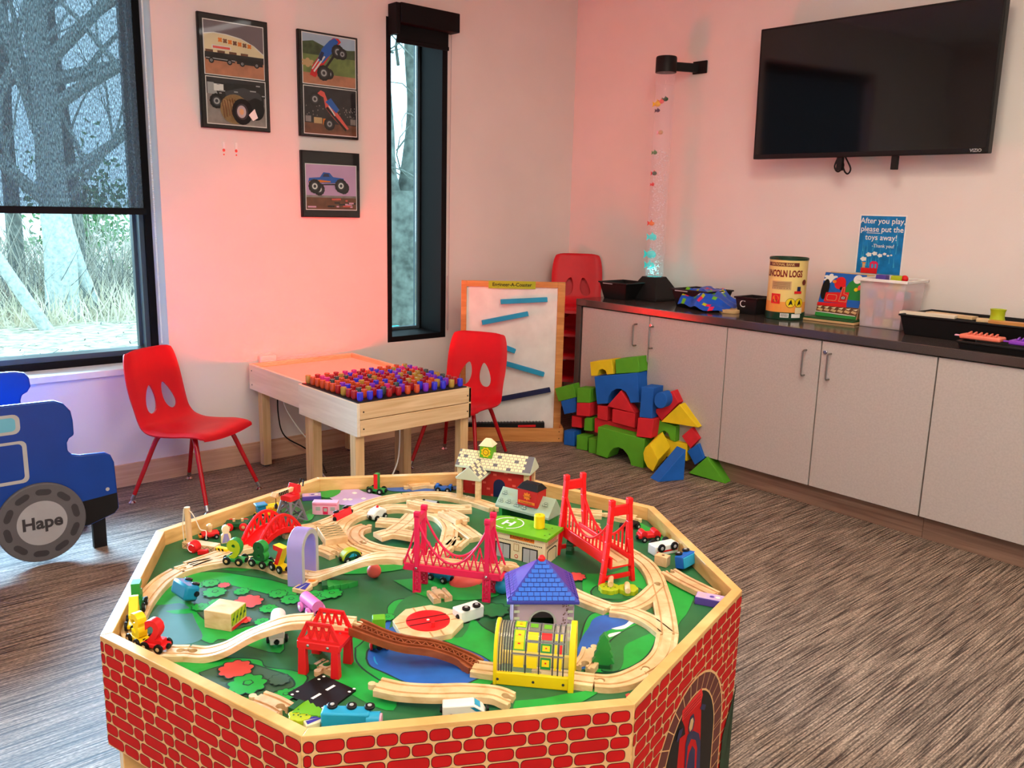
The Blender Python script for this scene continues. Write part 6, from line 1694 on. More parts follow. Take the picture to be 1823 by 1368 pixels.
# porch facing the viewer
px0 = .058
part('porch_roof', MB('pale_sage').prism([Vector((px0-.036, -.062, .066)), Vector((px0-.036, -.062, .071)), Vector((px0, -.062, .104)), Vector((px0+.036, -.062, .071)), Vector((px0+.036, -.062, .066))], (0, .088, 0)), t, bevel=.001)
sl = Vector((.036, 0, -.033)).normalized(); P = Print((px0, -.061, .1045), (0, 1, 0), sl, lift=.0004)
if P.n.z < 0: P.n = -P.n
P.rect(.001, .001, .080, .047, 'grey')
for r in range(5):
    for c in range(6):
        P.rect(c*.012+(r % 2)*.006, r*.0092+.001, c*.012+(r % 2)*.006+.011, r*.0092+.0088, 'grey' if (r+c) % 3 == 0 else 'cream'); P.k -= 1
part('porch_shingle', P.mb, t, smooth=False, fix=False)['kind'] = 'stuff'
for x in (px0-.027, px0+.027): part('porch_post', MB('track_wood').b2(x-.007, x+.007, -.060, -.046, 0, .068), t, bevel=.001)
cx_ = .078; cyy = ym
part('clock_tower', MB('lime').b2(cx_-.018, cx_+.018, cyy-.018, cyy+.018, .108, .142), t, bevel=.001)
mb = MB('cream'); mb.add([(cx_-.021, cyy-.021, .142), (cx_+.021, cyy-.021, .142), (cx_+.021, cyy+.021, .142), (cx_-.021, cyy+.021, .142), (cx_-.008, cyy-.006, .160), (cx_+.008, cyy-.006, .160), (cx_+.008, cyy+.006, .160), (cx_-.008, cyy+.006, .160)], [(3, 2, 1, 0), (4, 5, 6, 7), (0, 1, 5, 4), (1, 2, 6, 5), (2, 3, 7, 6), (3, 0, 4, 7)])
part('tower_roof', mb, t, bevel=.0008)
P = Print((cx_, cyy-.018, .125), (1, 0, 0), (0, 0, 1)); P.poly(blob(0, 0, .013, 8, .3), 'yellow'); P.circ(0, 0, .0088, 'black'); P.circ(0, 0, .0072, 'yellow'); P.line([(-.004, .003), (0, 0), (.004, -.002)], .0012, 'toy_red')
part('clock_face', P.mb, t, smooth=False, fix=False)
# wooden figure by the station
fg = F(896, 872, ZB); 
def figure(label, loc, rz, h, m='track_wood', dress=None, flat=False):
    t = thing('wooden_figure', label, 'toy figure', loc, rz, None)
    w_ = h*.26
    out = [(-w_, 0), (w_, 0), (w_*.95, h*.45)]+[(w_*.78*cos(a), h*.76+w_*.95*sin(a)) for a in [radians(-50+28*k) for k in range(11)] if True][:]+[(-w_*.95, h*.45)]
    if flat: part('body', MB(m).prism([Vector((x, z-h/2, 0)) for x, z in out], (0, 0, .009)), t, bevel=.001)
    else: part('body', MB(m).prism([Vector((x, 0, z)) for x, z in out], (0, .010, 0)), t, bevel=.001)
    P = Print((0, -h/2, .009), (1, 0, 0), (0, 1, 0)) if flat else Print((0, 0, 0), (1, 0, 0), (0, 0, 1))
    if dress:
        P.poly([(-w_*.8, h*.06), (w_*.8, h*.06), (w_*.35, h*.55), (-w_*.35, h*.55)], dress[0]); P.poly([(-w_*.2, h*.06), (w_*.05, h*.06), (w_*.05, h*.5)], 'light_grey'); P.circ(0, h*.78, w_*.5, dress[1])
    else: P.circ(0, h*.76, w_*.5, 'tan'); P.line([(-w_*.4, h*.3), (w_*.4, h*.3)], .001, 'brown')
    part('painted_clothes', P.mb, t, smooth=False, fix=False); return t
figure('plain wooden figure standing before the red brick station', (fg.x, fg.y, ZB), azs, .040)
A_, B_ = F(528, 1060, ZB), F(566, 1034, ZB)
figure('wooden figure with blue dress lying by the purple tunnel', tuple((A_+B_)/2), math.atan2(B_.y-A_.y, B_.x-A_.x)-pi/2, .062, dress=('roof_blue', 'orange'), flat=True)
A_, B_ = F(552, 1292, ZB), F(584, 1283, ZB)
figure('wooden figure with blue skirt lying against the front rim', tuple((A_+B_)/2+Vector((0, .0, 0))), math.atan2(B_.y-A_.y, B_.x-A_.x)-pi/2, .048, 'cream', dress=('roof_blue', 'cream'), flat=True)
# sage roofed depot
q = [F(897, 866, ZB+.095), F(989, 884, ZB+.095), F(976.5, 924, ZB+.055), F(881.5, 899, ZB+.055)]
ux = Vector((q[2].x-q[3].x, q[2].y-q[3].y, 0)); Ld = ux.length; azd = math.atan2(ux.y, ux.x)
t = thing('toy_depot', 'toy engine depot with sage green roof and red chimney block', 'toy building', (q[3].x, q[3].y, ZB), azd)
DD = .058
part('roof', MB('sage').prism([Vector((0, 0, .050)), Vector((0, 0, .056)), Vector((0, DD/2+.004, .096)), Vector((0, DD+.004, .056)), Vector((0, DD+.004, .050))], (Ld, 0, 0)), t, bevel=.001)
part('wall', MB('toy_green').b2(.006, .016, .008, DD-.004, 0, .052), t); part('wall', MB('toy_green').b2(Ld-.016, Ld-.006, .008, DD-.004, 0, .052), t); part('wall', MB('dark_green').b2(.016, Ld-.016, DD-.014, DD-.006, 0, .052), t)
part('chimney_block', MB('brick_red').b2(Ld*.40, Ld*.76, DD/2-.024, DD/2+.018, .070, .112), t, bevel=.001)
part('chimney_cap', MB('black').add([(Ld*.385, DD/2-.026, .112), (Ld*.775, DD/2-.026, .112), (Ld*.775, DD/2+.02, .112), (Ld*.385, DD/2+.02, .112), (Ld*.44, DD/2-.012, .126), (Ld*.72, DD/2-.012, .126), (Ld*.72, DD/2+.008, .126), (Ld*.44, DD/2+.008, .126)], [(3, 2, 1, 0), (4, 5, 6, 7), (0, 1, 5, 4), (1, 2, 6, 5), (2, 3, 7, 6), (3, 0, 4, 7)]), t, bevel=.001)
P = Print((Ld*.40, DD/2-.024, .070), (1, 0, 0), (0, 0, 1)); wq = Ld*.36
P.rect(.003, .006, wq-.006, .013, 'orange')
for k in range(8): a = 2*pi*k/8; P.circ(wq*.5+.009*cos(a), .026+.008*sin(a), .0024, 'orange')
P.circ(wq*.5, .026, .0085, 'orange', .0075); P.text('STATION', wq*.5, .0235, .006, 'can_brown'); P.text('ROUNDHOUSE', wq*.5-.002, .0075, .0052, 'can_brown')
part('printed_emblem', P.mb, t, smooth=False, fix=False)
sl = Vector((0, DD/2+.004, .040)).normalized(); P = Print((0, 0, .056), (1, 0, 0), sl, lift=.0005)
for x, y in ((.012, .014), (.035, .016), (.062, .012), (.085, .010), (.016, .036), (Ld-.02, .030)):
    for dx, dy in ((-.004, -.002), (.003, -.002), (0, .003)): P.rrect(x+dx-.004, y+dy-.0025, x+dx+.004, y+dy+.0025, .001, 'black'); P.rrect(x+dx-.0034, y+dy-.0019, x+dx+.0034, y+dy+.0019, .001, 'sage')
part('roof_print', P.mb, t, smooth=False, fix=False)
pf = F(930, 926, ZB)
single('wooden_figure', MB('toy_red').lathe(tuple(F(940, 917, ZB)), [(.006, 0), (.007, .014), (.004, .02), (.005, .028), (.001, .032)], 12), 'small red peg figure under the sage depot roof', 'toy figure')

# purple roofed house
zh = ZB+.085
fl_, fr_, br_ = F(903, 1072, zh), F(1032, 1072, zh), F(1027, 1014, zh)
ux = Vector((fr_.x-fl_.x, fr_.y-fl_.y, 0)); Lh = ux.length; azh = math.atan2(ux.y, ux.x)
t = thing('toy_house', 'toy castle house with purple-blue tiled hip roof and pink walls', 'toy building', (fl_.x, fl_.y, ZB), azh)
Dh = .125
part('wall', MB('plum').b2(.012, .020, .012, Dh-.012, 0, .085), t); part('wall', MB('plum').b2(Lh-.018, Lh-.008, .012, Dh-.012, 0, .085), t)
fw_ = [(.012, 0), (.012, .085), (Lh-.008, .085), (Lh-.008, 0), (Lh*.5+.022, 0), (Lh*.5+.022, .035)]+[(Lh*.5+.022*cos(pi*i/12), .038+.022*sin(pi*i/12)) for i in range(1, 12)]+[(Lh*.5-.022, .035), (Lh*.5-.022, 0)]
part('front_wall', MB('plum').prism([Vector((x, .012, z)) for x, z in fw_], (0, .007, 0)), t, bevel=.0008)
part('wall', MB('plum').b2(.02, Lh-.018, Dh-.020, Dh-.012, 0, .085), t)
P = Print((0, .012, 0), (1, 0, 0), (0, 0, 1))
for k in range(12):
    for x in (.014, Lh-.020): P.rect(x+(.004 if k % 2 and x < .1 else 0)-(.004 if k % 2 and x > .1 else 0), .003+k*.0068, x+.010-(.0 if x < .1 else 0), .0085+k*.0068, 'pale_sage') if k % 2 == 0 else None
for k in range(13):
    a0_, a1_ = pi*k/13, pi*(k+1)/13; P.poly([(Lh*.5+r*cos(a), .038+r*sin(a)) for r, a in ((.0225, a0_), (.0265, a0_), (.0265, a1_), (.0225, a1_))], 'light_grey'); P.k -= 1
P.k += 1
rv = random.Random(2)
for k in range(26): x = Lh-.030+rv.uniform(-.006, .012); z = rv.uniform(.03, .075); P.circ(x, z, .0012, 'brown', n=6); P.k -= 1
part('stone_print', P.mb, t, smooth=False, fix=False)
ap = Vector((Lh*.5, Dh*.5, .142)); c4 = [Vector((0, 0, .085)), Vector((Lh, 0, .085)), Vector((Lh, Dh, .085)), Vector((0, Dh, .085))]
mb = MB('roof_blue'); d_ = Vector((0, 0, -.006))
mb.add([*c4, ap+Vector((-.008, 0, 0)), ap+Vector((.008, 0, 0)), *[c+d_ for c in c4]], [(0, 1, 5, 4), (1, 2, 5), (2, 3, 4, 5), (3, 0, 4), (9, 8, 7, 6), (0, 6, 7, 1), (1, 7, 8, 2), (2, 8, 9, 3), (3, 9, 6, 0)])
part('roof', mb, t, bevel=.0012)
n9 = 9; base = c4[0]; e = Vector((Lh, 0, 0)); sl = (ap-Vector((Lh*.5, 0, .085))); sn = Vector((1, 0, 0)).cross(sl).normalized()
for fi, (o_, ex, md) in enumerate(((c4[0], Vector((1, 0, 0)), Lh), (c4[1], Vector((0, 1, 0)), Dh), (c4[3], Vector((0, -1, 0)), Dh))):
    mid = o_+ex*md/2; sl = ap-mid; H_ = sl.length; s_ = sl.normalized(); sn = ex.cross(s_).normalized()
    mb = MB('shingle_blue' if fi == 0 else 'roof_blue')
    for r in range(n9):
        y0, y1 = H_*(.02+.96*r/n9), H_*(.02+.96*(r+.82)/n9); hw = (md/2)*(1-(y1/H_))*.97
        if fi == 0: hw += .006*(y1/H_)
        n_s = max(1, int(hw*2/.0105)); w_ = hw*2/n_s
        for k in range(n_s):
            xa = -hw+k*w_+.0006+((.0) if r % 2 else 0); xb = -hw+(k+1)*w_-.0006
            q4 = [mid+ex*xa+s_*y0, mid+ex*xb+s_*y0, mid+ex*xb+s_*y1, mid+ex*xa+s_*y1]
            mb.prism([v+sn*.0006 for v in q4], sn*.0012)
    o = part('shingle', mb, t, smooth=False); o['kind'] = 'stuff'
part('chimney_knob', MB('toy_red').lathe(tuple(ap-Vector((0, 0, .002))), [(.007, 0), (.007, .005), (.004, .009)], 14), t)

# yellow covered bridge tunnel with clear printed cover
fa, fb = F(877, 1219, ZB), F(1021, 1232.7, ZB); ux = Vector((fb.x-fa.x, fb.y-fa.y, 0)); Ly = ux.length; azy = math.atan2(ux.y, ux.x)
t = thing('covered_tunnel', 'yellow tunnel with a clear arched cover printed in red, green, yellow', 'toy tunnel', (fa.x, fa.y, ZB), azy)
Wy = .078; Ht = .100
mat('clear_cover', (238, 230, 214), .05, alpha=.22, spec=.9)
part('base_rail', MB('yellow').b2(0, Ly-.008, 0, .008, 0, .024), t, bevel=.002); part('base_rail', MB('yellow').b2(0, Ly-.008, Wy-.008, Wy, 0, .024), t, bevel=.002)
def ay(r_add, z_add, inner=0):
    pts = []; n = 22
    for i in range(n+1):
        a = pi*i/n; pts.append((Wy/2-(Wy/2+r_add)*cos(a), .026+(Ht-.026+z_add)*sin(a)**.8))
    return pts
for x, th_, add in ((0, .006, .001), (Ly-.010, .010, .006)):
    Oa = [(-add, 0)]+ay(add, add)+[(Wy+add, 0), (Wy-.012, 0)]+[(Wy/2+(Wy/2-.012)*cos(pi*i/22), .022+(Ht-.036)*sin(pi*i/22)) for i in range(23)]+[(.012, 0)]
    part('end_arch', MB('yellow').prism([Vector((x, y, z)) for y, z in Oa], (th_, 0, 0)), t, bevel=.001)
ap_ = ay(-.001, -.003)
mb = MB('clear_cover')
for i in range(len(ap_)-1):
    (y0, z0), (y1, z1) = ap_[i], ap_[i+1]; mb.add([(.005, y0, z0), (Ly-.009, y0, z0), (Ly-.009, y1, z1), (.005, y1, z1)], [(0, 1, 2, 3)])
part('clear_cover', mb, t)
def cov(x0, x1, s0, s1, m_, mb, lift=.0006, n=3):
    """patch on the cover: x range, s = fraction along the arch 0..1"""
    N = len(ap_)-1
    def pt(s):
        f = s*N; i = min(int(f), N-1); g = f-i; return Vector((0, ap_[i][0]*(1-g)+ap_[i+1][0]*g, ap_[i][1]*(1-g)+ap_[i+1][1]*g))
    mb.m = m_
    for k in range(n):
        a, b = s0+(s1-s0)*k/n, s0+(s1-s0)*(k+1)/n; A_, B_ = pt(a), pt(b)
        nn = Vector((0, -(B_-A_).z, (B_-A_).y)).normalized()
        q = [A_+Vector((x0, 0, 0)), A_+Vector((x1, 0, 0)), B_+Vector((x1, 0, 0)), B_+Vector((x0, 0, 0))]
        mb.add([v+nn*lift for v in q], [(0, 1, 2, 3)])
mb = MB()
xs = [.030, .053, .076, .099, .108, .117]
for x in (.008, .0125, .017, .0215, .026): cov(x, x+.0018, .0, .62, 'dark_grey', mb, n=10)
for x in xs: cov(x, x+.0022, .0, 1, 'dark_grey', mb, n=14)
for s_ in (.12, .24, .36, .52, .7): cov(.030, .119, s_, s_+.012, 'grey', mb, .0005)
cov(.0325, .052, .155, .37, 'lime', mb, .0009); cov(.0345, .050, .165, .36, 'yellow', mb, .0012); cov(.0325, .052, .40, .60, 'lime', mb, .0009); cov(.0345, .050, .41, .53, 'yellow', mb, .0012)
for s_ in (.21, .30, .45, .5): cov(.040, .0445, s_, s_+.012, 'toy_red', mb, .0016, 1)
cov(.034, .051, .03, .11, 'yellow', mb, .0009); cov(.0565, .074, .03, .11, 'yellow', mb, .0009); cov(.0565, .074, .15, .23, 'yellow', mb, .0009); cov(.0565, .074, .26, .35, 'yellow', mb, .0009); cov(.059, .072, .42, .5, 'lime', mb, .0009)
cov(.0795, .097, .27, .35, 'toy_red', mb, .0009); cov(.0795, .097, .03, .11, 'toy_green', mb, .0009); cov(.082, .0945, .045, .095, 'yellow', mb, .0012); cov(.0795, .097, .15, .23, 'toy_green', mb, .0009); cov(.082, .0945, .165, .215, 'yellow', mb, .0012)
for s_ in (.065, .185): cov(.0868, .0898, s_, s_+.012, 'toy_red', mb, .0016, 1)
cov(.082, .095, .41, .5, 'lime', mb, .0009)
for x in (.1025, .111):
    for s_ in (.03, .15, .27): cov(x, x+.004, s_, s_+.08, 'yellow' if not (x > .105 and s_ == .15) else 'toy_red', mb, .0009)
part('printed_bars', mb, t, fix=False)
for x in (.008, Ly*.5, Ly-.018): part('screw', MB('dark_grey').cyl((x, -.0006, .011), (x, .001, .011), .0024, 10), t)

# crane tower
cb = F(518, 930, ZB)
t = thing('toy_crane', 'grey lattice crane tower with red cab and wooden jib', 'toy crane', tuple(cb), .35)
mb = MB('grey'); w0, w1, h0 = .028, .014, .060
for sx in (-1, 1):
    for sy in (-1, 1): mb.bar((sx*w0, sy*w0, 0), (sx*w1, sy*w1, h0), .007, .007)
part('tower_legs', mb, t, bevel=.0008)
mb = MB('grey')
for ax in (0, 1):
    for s in (-1, 1):
        for k in range(2):
            za, zb3 = h0*(k/2+.04), h0*((k+1)/2-.02); wa, wb3 = w0+(w1-w0)*za/h0, w0+(w1-w0)*zb3/h0
            f = (lambda u, v, z_: (u, v, z_)) if ax == 0 else (lambda u, v, z_: (v, u, z_))
            mb.bar(f(-wa, s*wa, za), f(wb3, s*wb3, zb3), .0035, .0035); mb.bar(f(wa, s*wa, za), f(-wb3, s*wb3, zb3), .0035, .0035)
part('lattice', mb, t)
part('platform', MB('toy_red').b2(-.017, .017, -.017, .017, h0, h0+.014), t, bevel=.001)
mb = MB('toy_red').prism([Vector((.002, -.014, h0+.014)), Vector((.024, -.014, h0+.014)), Vector((.024, -.014, h0+.034)), Vector((.012, -.014, h0+.040))], (0, .028, 0)); part('cab', mb, t, bevel=.001)
part('winch', MB('toy_red').lathe((.02, .02, h0+.006), [(.008, 0), (.008, .016)], 18, (0, 1, 0)), t)
mb = MB('track_wood'); mb.bar((-.055, 0, h0+.026), (.012, 0, h0+.026), .010, .010); mb.bar((-.058, 0, h0+.022), (-.050, 0, h0+.032), .016, .006); part('jib', mb, t, bevel=.001)
P = Print((-.045, -.0052, h0+.022), (1, 0, 0), (0, 0, 1)); P.rect(0, 0, .034, .009, 'black')
for k in range(4): P.line([(.002+k*.008, .001), (.008+k*.008, .008)], .001, 'tan')
part('jib_print', P.mb, t, smooth=False, fix=False)
mb = MB('black').tube([(-.05, 0, h0+.02), (-.05, 0, h0+.004)], .001, 5); mb.lathe((-.05, 0, h0-.008), [(.004, 0), (.004, .008), (.002, .012)], 10); part('hook', mb, t)
part('crate_hook', MB('black').tube([(.030, 0, h0+.022), (.040, 0, h0+.044), (.050, 0, h0+.040), (.046, 0, h0+.022)], .0018, 6), t)
# pole crane at the left
pb_ = F(338, 975, ZB)
t = thing('pole_crane', 'wooden pole crane with string and red crank drum', 'toy crane', tuple(pb_), .0)
wq = WX
e2 = F(405, 985, ZB); az = math.atan2(e2.y-pb_.y, e2.x-pb_.x); t.rotation_euler.z = az
part('base', MB('track_wood').b2(-.012, .075, -.012, .012, 0, .016), t, bevel=.001)
P = Print((-.012, -.012, 0), (1, 0, 0), (0, 0, 1))
for k in range(5):
    P.line([(.002+k*.017, .002), (.017+k*.017, .014)], .001, 'brown'); P.line([(.002+k*.017, .014), (.017+k*.017, .002)], .001, 'brown')
part('lattice_print', P.mb, t, smooth=False, fix=False)
part('post', MB('leg_wood').cyl((0, 0, .016), (-.002, 0, .098), .0068, 18), t)
part('drum', MB('toy_red').lathe((.026, -.012, .013), [(.014, 0), (.014, .014), (.011, .018)], 24, (0, -1, 0)), t)
part('drum_mark', MB('white').tube([(.026+.009*cos(a), -.0302, .013+.009*sin(a)) for a in [radians(40+20*k) for k in range(13)]], .0009, 5), t)
part('crank', MB('toy_red').bar((.044, -.03, .006), (.066, -.024, .008), .010, .010), t, bevel=.001)
part('string', MB('rope').tube(crom([(-.002, 0, .094), (.012, -.002, .086), (.022, 0, .066), (.034, -.004, .050), (.046, 0, .046), (.048, -.004, .030)], 4), .0012, 5).tube([(-.008, -.004, .094), (-.012, -.006, .05), (-.010, -.006, .016)], .0011, 5), t)

# cars and loose toys
def simple_car(name, label, p1, p2, body, L=None, W=.024, wheelm='black', hub='light_grey', r=.0075, z=ZB, rx=0, cat='toy train car', zoff=0, group=None):
    loc, rz, LL = spot(p1, p2, z); L = L or LL
    t = thing(name, label, cat, (loc[0], loc[1], loc[2]+zoff), rz, group)
    if rx: t.rotation_euler = (rx, 0, rz)
    body(t, L, W)
    wheels(t, L, W, r, wheelm, hub)
    couplers(t, L, .010)
    return t
def b_block(m, h=.022, z0=.006, bev=.003, nm='body'):
    def f(t, L, W): part(nm, MB(m).b2(-L/2, L/2, -W/2, W/2, z0, z0+h), t, bevel=bev)
    return f
simple_car('flat_wagon', 'dark green flat wagon with red wheels at back left', (402, 942), (444, 941), lambda t, L, W: (part('bed', MB('dark_green').b2(-L/2, L/2, -W/2, W/2, .008, .019), t, bevel=.002), part('peg', MB('tan').cyl((-.008, 0, .019), (-.008, 0, .026), .0035), t), part('peg', MB('tan').cyl((.012, 0, .019), (.012, 0, .026), .0035), t)), W=.028, wheelm='toy_red', hub='tan', r=.010)
def eng_yb(t, L, W):
    part('chassis', MB('yellow').b2(-L/2, L/2, -W/2, W/2, .006, .014), t, bevel=.002)
    part('cab', MB('teal_blue').b2(-L/2+.004, -.006, -W/2+.002, W/2-.002, .014, .034), t, bevel=.002)
    part('cab_roof', MB('teal_blue').b2(-L/2, -.002, -W/2-.001, W/2+.001, .034, .039), t, bevel=.002)
    part('boiler', MB('yellow').cyl((-.006, 0, .023), (L/2-.002, 0, .023), .0105, 20), t)
    P = Print((-.002, -.0106, .018), (1, 0, 0), (0, 0, 1)); P.text('TRAIN', .014, .002, .010, 'orange', bold=.02); part('lettering', P.mb, t, smooth=False, fix=False)
simple_car('toy_engine', 'yellow toy engine with blue cab behind the red arch bridge', (452, 925), (500, 916), eng_yb, L=.062, W=.024)
def toy_block(name, label, p1, p2, m, h, W, top=None, z=ZB, cat='toy', dz=0):
    loc, rz, L = spot(p1, p2, z); t = thing(name, label, cat, (loc[0], loc[1], loc[2]+dz), rz)
    part('body', MB(m).b2(-L/2, L/2, 0, W, 0, h), t, bevel=.0012)
    if top:
        P = Print((-L/2, 0, h), (1, 0, 0), (0, 1, 0)); P.rect(.001, .001, L-.001, W-.001, top); P.rect(.006, .006, L*.35, W-.006, 'pale_pink'); P.circ(L*.55, W*.5, .005, 'purple'); P.circ(L*.75, W*.5, .005, 'white'); part('printed_top', P.mb, t, smooth=False, fix=False)
    return t, L
toy_block('printed_block', 'purple block with lilac printed top by the back left rim', (538, 893), (572, 891), 'purple', .012, .030, 'lilac')
toy_block('printed_block', 'dark purple block with lilac top at the right corner', (1236, 1076), (1288, 1086), 'purple', .016, .030, 'lilac')
t, L = toy_block('house_wagon', 'pale pink toy house wagon with red door', (556, 917), (601, 918), 'pale_pink', .034, .024)
P = Print((-L/2, 0, 0), (1, 0, 0), (0, 0, 1)); P.rect(L*.42, .002, L*.62, .022, 'pink_red'); P.rect(L*.45, .010, L*.59, .019, 'light_grey'); P.rect(L*.14, .012, L*.32, .022, 'light_grey'); P.rect(L*.72, .012, L*.9, .022, 'light_grey'); P.rect(.001, .027, L-.001, .028, 'pink_red')
for k in range(1, 3): P.rect(0, .027+k*.002, L, .0275+k*.002, 'pink')
part('printed_front', P.mb, t, smooth=False, fix=False)
t, L = toy_block('lattice_block', 'tall wooden block with painted green lattice leaning on the track', (590, 972), (612, 958), 'track_wood', .070, .020)
A_, B_ = F(600, 970, ZB+.012), F(566, 928, ZB+.016); d_ = (B_-A_); t.location = A_; t.rotation_euler = (radians(0), 0, math.atan2(d_.y, d_.x)-pi/2); t.rotation_euler = (Matrix.Rotation(math.atan2(d_.y, d_.x)-pi/2, 4, 'Z') @ Matrix.Rotation(radians(-84), 4, 'X')).to_euler(); t.location.z = ZB+.016+.0125; 
P = Print((-L/2, 0, 0), (1, 0, 0), (0, 0, 1)); P.rect(.002, .004, L-.002, .066, 'tan')
for k in range(5): P.line([(.004, .008+k*.012), (L-.004, .018+k*.012)], .0012, 'dark_green'); P.line([(.004, .018+k*.012), (L-.004, .008+k*.012)], .0012, 'dark_green')
part('lattice_print', P.mb, t, smooth=False, fix=False)
t, L = toy_block('crate_block', 'plain wooden block with green and red patterned side on left grass', (364, 1118), (412, 1126), 'track_wood', .036, .052)
P = Print((L/2, 0, 0), (0, 1, 0), (0, 0, 1)); P.rect(.001, .010, .051, .035, 'olive_lime')
for k in range(4): P.line([(.003+k*.012, .012), (.013+k*.012, .033)], .0016, 'dark_green'); P.circ(.008+k*.012, .022, .003, 'dark_green')
P.rect(.001, .002, .051, .008, 'toy_red'); part('printed_side', P.mb, t, smooth=False, fix=False)
simple_car('flat_wagon', 'red flat wagon lying on its side by the back left track', (584, 938), (626, 917), lambda t, L, W: part('bed', MB('toy_red').b2(-L/2, L/2, -W/2, W/2, .004, .014), t, bevel=.002), L=.065, W=.026, rx=radians(75), zoff=.014)
def white_animal(t, L, W):
    pts = [(-L/2, .004), (-L/2-.002, .018), (-L*.3, .028), (0, .031), (L*.3, .027), (L*.5, .022), (L*.5, .012), (L*.3, .013), (L*.2, .006), (-L*.1, .005)]
    part('body', MB('white').prism([Vector((x, -W/2, z)) for x, z in pts], (0, W, 0)), t, bevel=.003)
    part('light', MB('toy_red').ball((0, 0, .033), .004, 8), t)
simple_car('toy_car', 'white police-like toy car with black wheels on the inner ring', (655, 930), (688, 918), white_animal, L=.046)
def beetle(t, L, W):
    pts = [(L/2*cos(a), .006+.024*sin(a)**.8 if sin(a) > 0 else .006) for a in [pi*k/14 for k in range(15)]]
    part('body', MB('olive_lime').prism([Vector((x, -W/2, z)) for x, z in pts], (0, W, 0)), t, bevel=.003)
    P = Print((0, -W/2, 0), (1, 0, 0), (0, 0, 1)); P.poly([(x*.9, .006+(z-.006)*.88) for x, z in pts], 'dark_green'); P.poly([(-.010, .014), (-.002, .022), (.004, .022), (.004, .014)], 'sky_blue'); P.poly([(.006, .014), (.006, .021), (.012, .014)], 'sky_blue'); part('painted_side', P.mb, t, smooth=False, fix=False)
simple_car('toy_car', 'green rounded toy car under the rising track', (606, 1003), (642, 995), beetle, L=.046, r=.008)
rb2 = F(666, 1018, ZB+.014); single('toy_ball', MB('coral').ball((rb2.x, rb2.y, ZB+.0155), .0155, 20), 'red round bead on the board under the rising track', 'toy')
# teal car lying on its side
loc, rz, L = spot((332, 1070), (360, 1060), ZB)
t = thing('passenger_car', 'teal blue toy passenger car tipped on its side', 'toy train car', (loc[0], loc[1], ZB+.019), math.atan2((F(360, 1068, ZB)-F(330, 1048, ZB)).y, (F(360, 1068, ZB)-F(330, 1048, ZB)).x))
t.rotation_euler = (radians(72), 0, t.rotation_euler.z)
part('body', MB('teal_blue').b2(-.030, .030, -.015, .015, .004, .034), t, bevel=.005)
part('window_strip', MB('black').b2(-.026, .026, -.0156, -.0150, .018, .027), t); wheels(t, .05, .026, .008, 'black', 'dark_grey'); couplers(t, .060, .010)
# white engine under left ramp
def wengine(t, L, W):
    part('boiler', MB('white').cyl((-L/2, 0, .020), (L/2, 0, .020), .014, 24), t); part('frame', MB('white').b2(-L/2-.002, L/2+.002, -W/2+.002, W/2-.002, .004, .016), t, bevel=.002)
    P = Print((-.012, 0, .005), (1, 0, 0), (0, 0, 1))
t = simple_car('toy_engine', 'white toy engine parked under the left rising track', (496, 1112), (493, 1152), wengine, W=.028)
# pink engine
def peng(t, L, W):
    part('boiler', MB('pink').cyl((-L/2, 0, .022), (L/2, 0, .022), .0125, 24), t); part('frame', MB('pink').b2(-L/2, L/2, -W/2+.004, W/2-.004, .006, .016), t, bevel=.002)
simple_car('toy_engine', 'pink toy engine behind the red pier bridge', (544, 1082), (566, 1100), peng, L=.055, wheelm='pink', hub='white', r=.010, W=.026)
# trees
def conifer(label, p, rz, h=.07, flat=False, m='toy_green', dirp=None):
    loc = F(*p, ZB)
    t = thing('toy_tree', label, 'toy tree', tuple(loc), rz)
    out = [(-.012, 0), (.012, 0), (.012, .010), (.020, .012), (.013, .022), (.017, .024), (.010, .036), (.013, .038), (.007, .052), (.009, .054), (0, h)]
    out = out+[(-x, z) for x, z in out[-2:1:-1]]
    if flat: part('body', MB(m).prism([Vector((x, z, 0)) for x, z in out], (0, 0, .012)), t, bevel=.0006)
    else: part('body', MB(m).prism([Vector((x, 0, z)) for x, z in out], (0, .014, 0)), t, bevel=.0006)
    part('base', MB('dark_green').b2(-.013, .013, -.001, .015, 0, .008) if not flat else MB('dark_green').b2(-.013, .013, -.001, .010, 0, .013), t)
    return t
conifer('green wooden tree standing by the blue pond at the right', (1073, 1192), azy, .066)
a_, b_ = F(572, 1048, ZB), F(634, 1043, ZB); conifer('green wooden tree lying flat beside the purple tunnel', (574, 1049), math.atan2(b_.y-a_.y, b_.x-a_.x)-pi/2, .074, True)
a_, b_ = F(520, 1262, ZB), F(580, 1282, ZB); conifer('green wooden tree lying flat near the black road tile', (524, 1266), math.atan2(b_.y-a_.y, b_.x-a_.x)-pi/2, .068, True, 'lime')
def bush(label, p, r, rz, m='olive_lime', stem=True, z=ZB, dots=True):
    c = F(*p, z); t = thing('toy_bush', label, 'toy tree', tuple(c), rz)
    part('crown', MB(m).prism([Vector((x, y, 0)) for x, y in blob(0, 0, r, 7, .14)], (0, 0, .011)), t, bevel=.001)
    if dots:
        P = Print((0, 0, .011), (1, 0, 0), (0, 1, 0)); rv = random.Random(1)
        for k in range(9): P.circ(r*.7*cos(k*2.4)*math.sqrt(k/9), r*.7*sin(k*2.4)*math.sqrt(k/9), .0016, 'dark_green', n=8)
        part('painted_dots', P.mb, t, smooth=False, fix=False)
    if stem: part('stem', MB('track_wood').cyl((-.004, -r*.1, .017), (.030, -r*.4, .017), .006, 14), t)
    return t
bush('round green wooden bush with dark dots and a wooden peg', (1084, 1053), .021, .9)
bush('round green wooden bush with peg beside the dotted bush', (1118, 1055), .020, -2.2, dots=False)
bush('light green dotted bush in the front corner', (535, 1283), .018, 1.0, 'olive_lime', False)
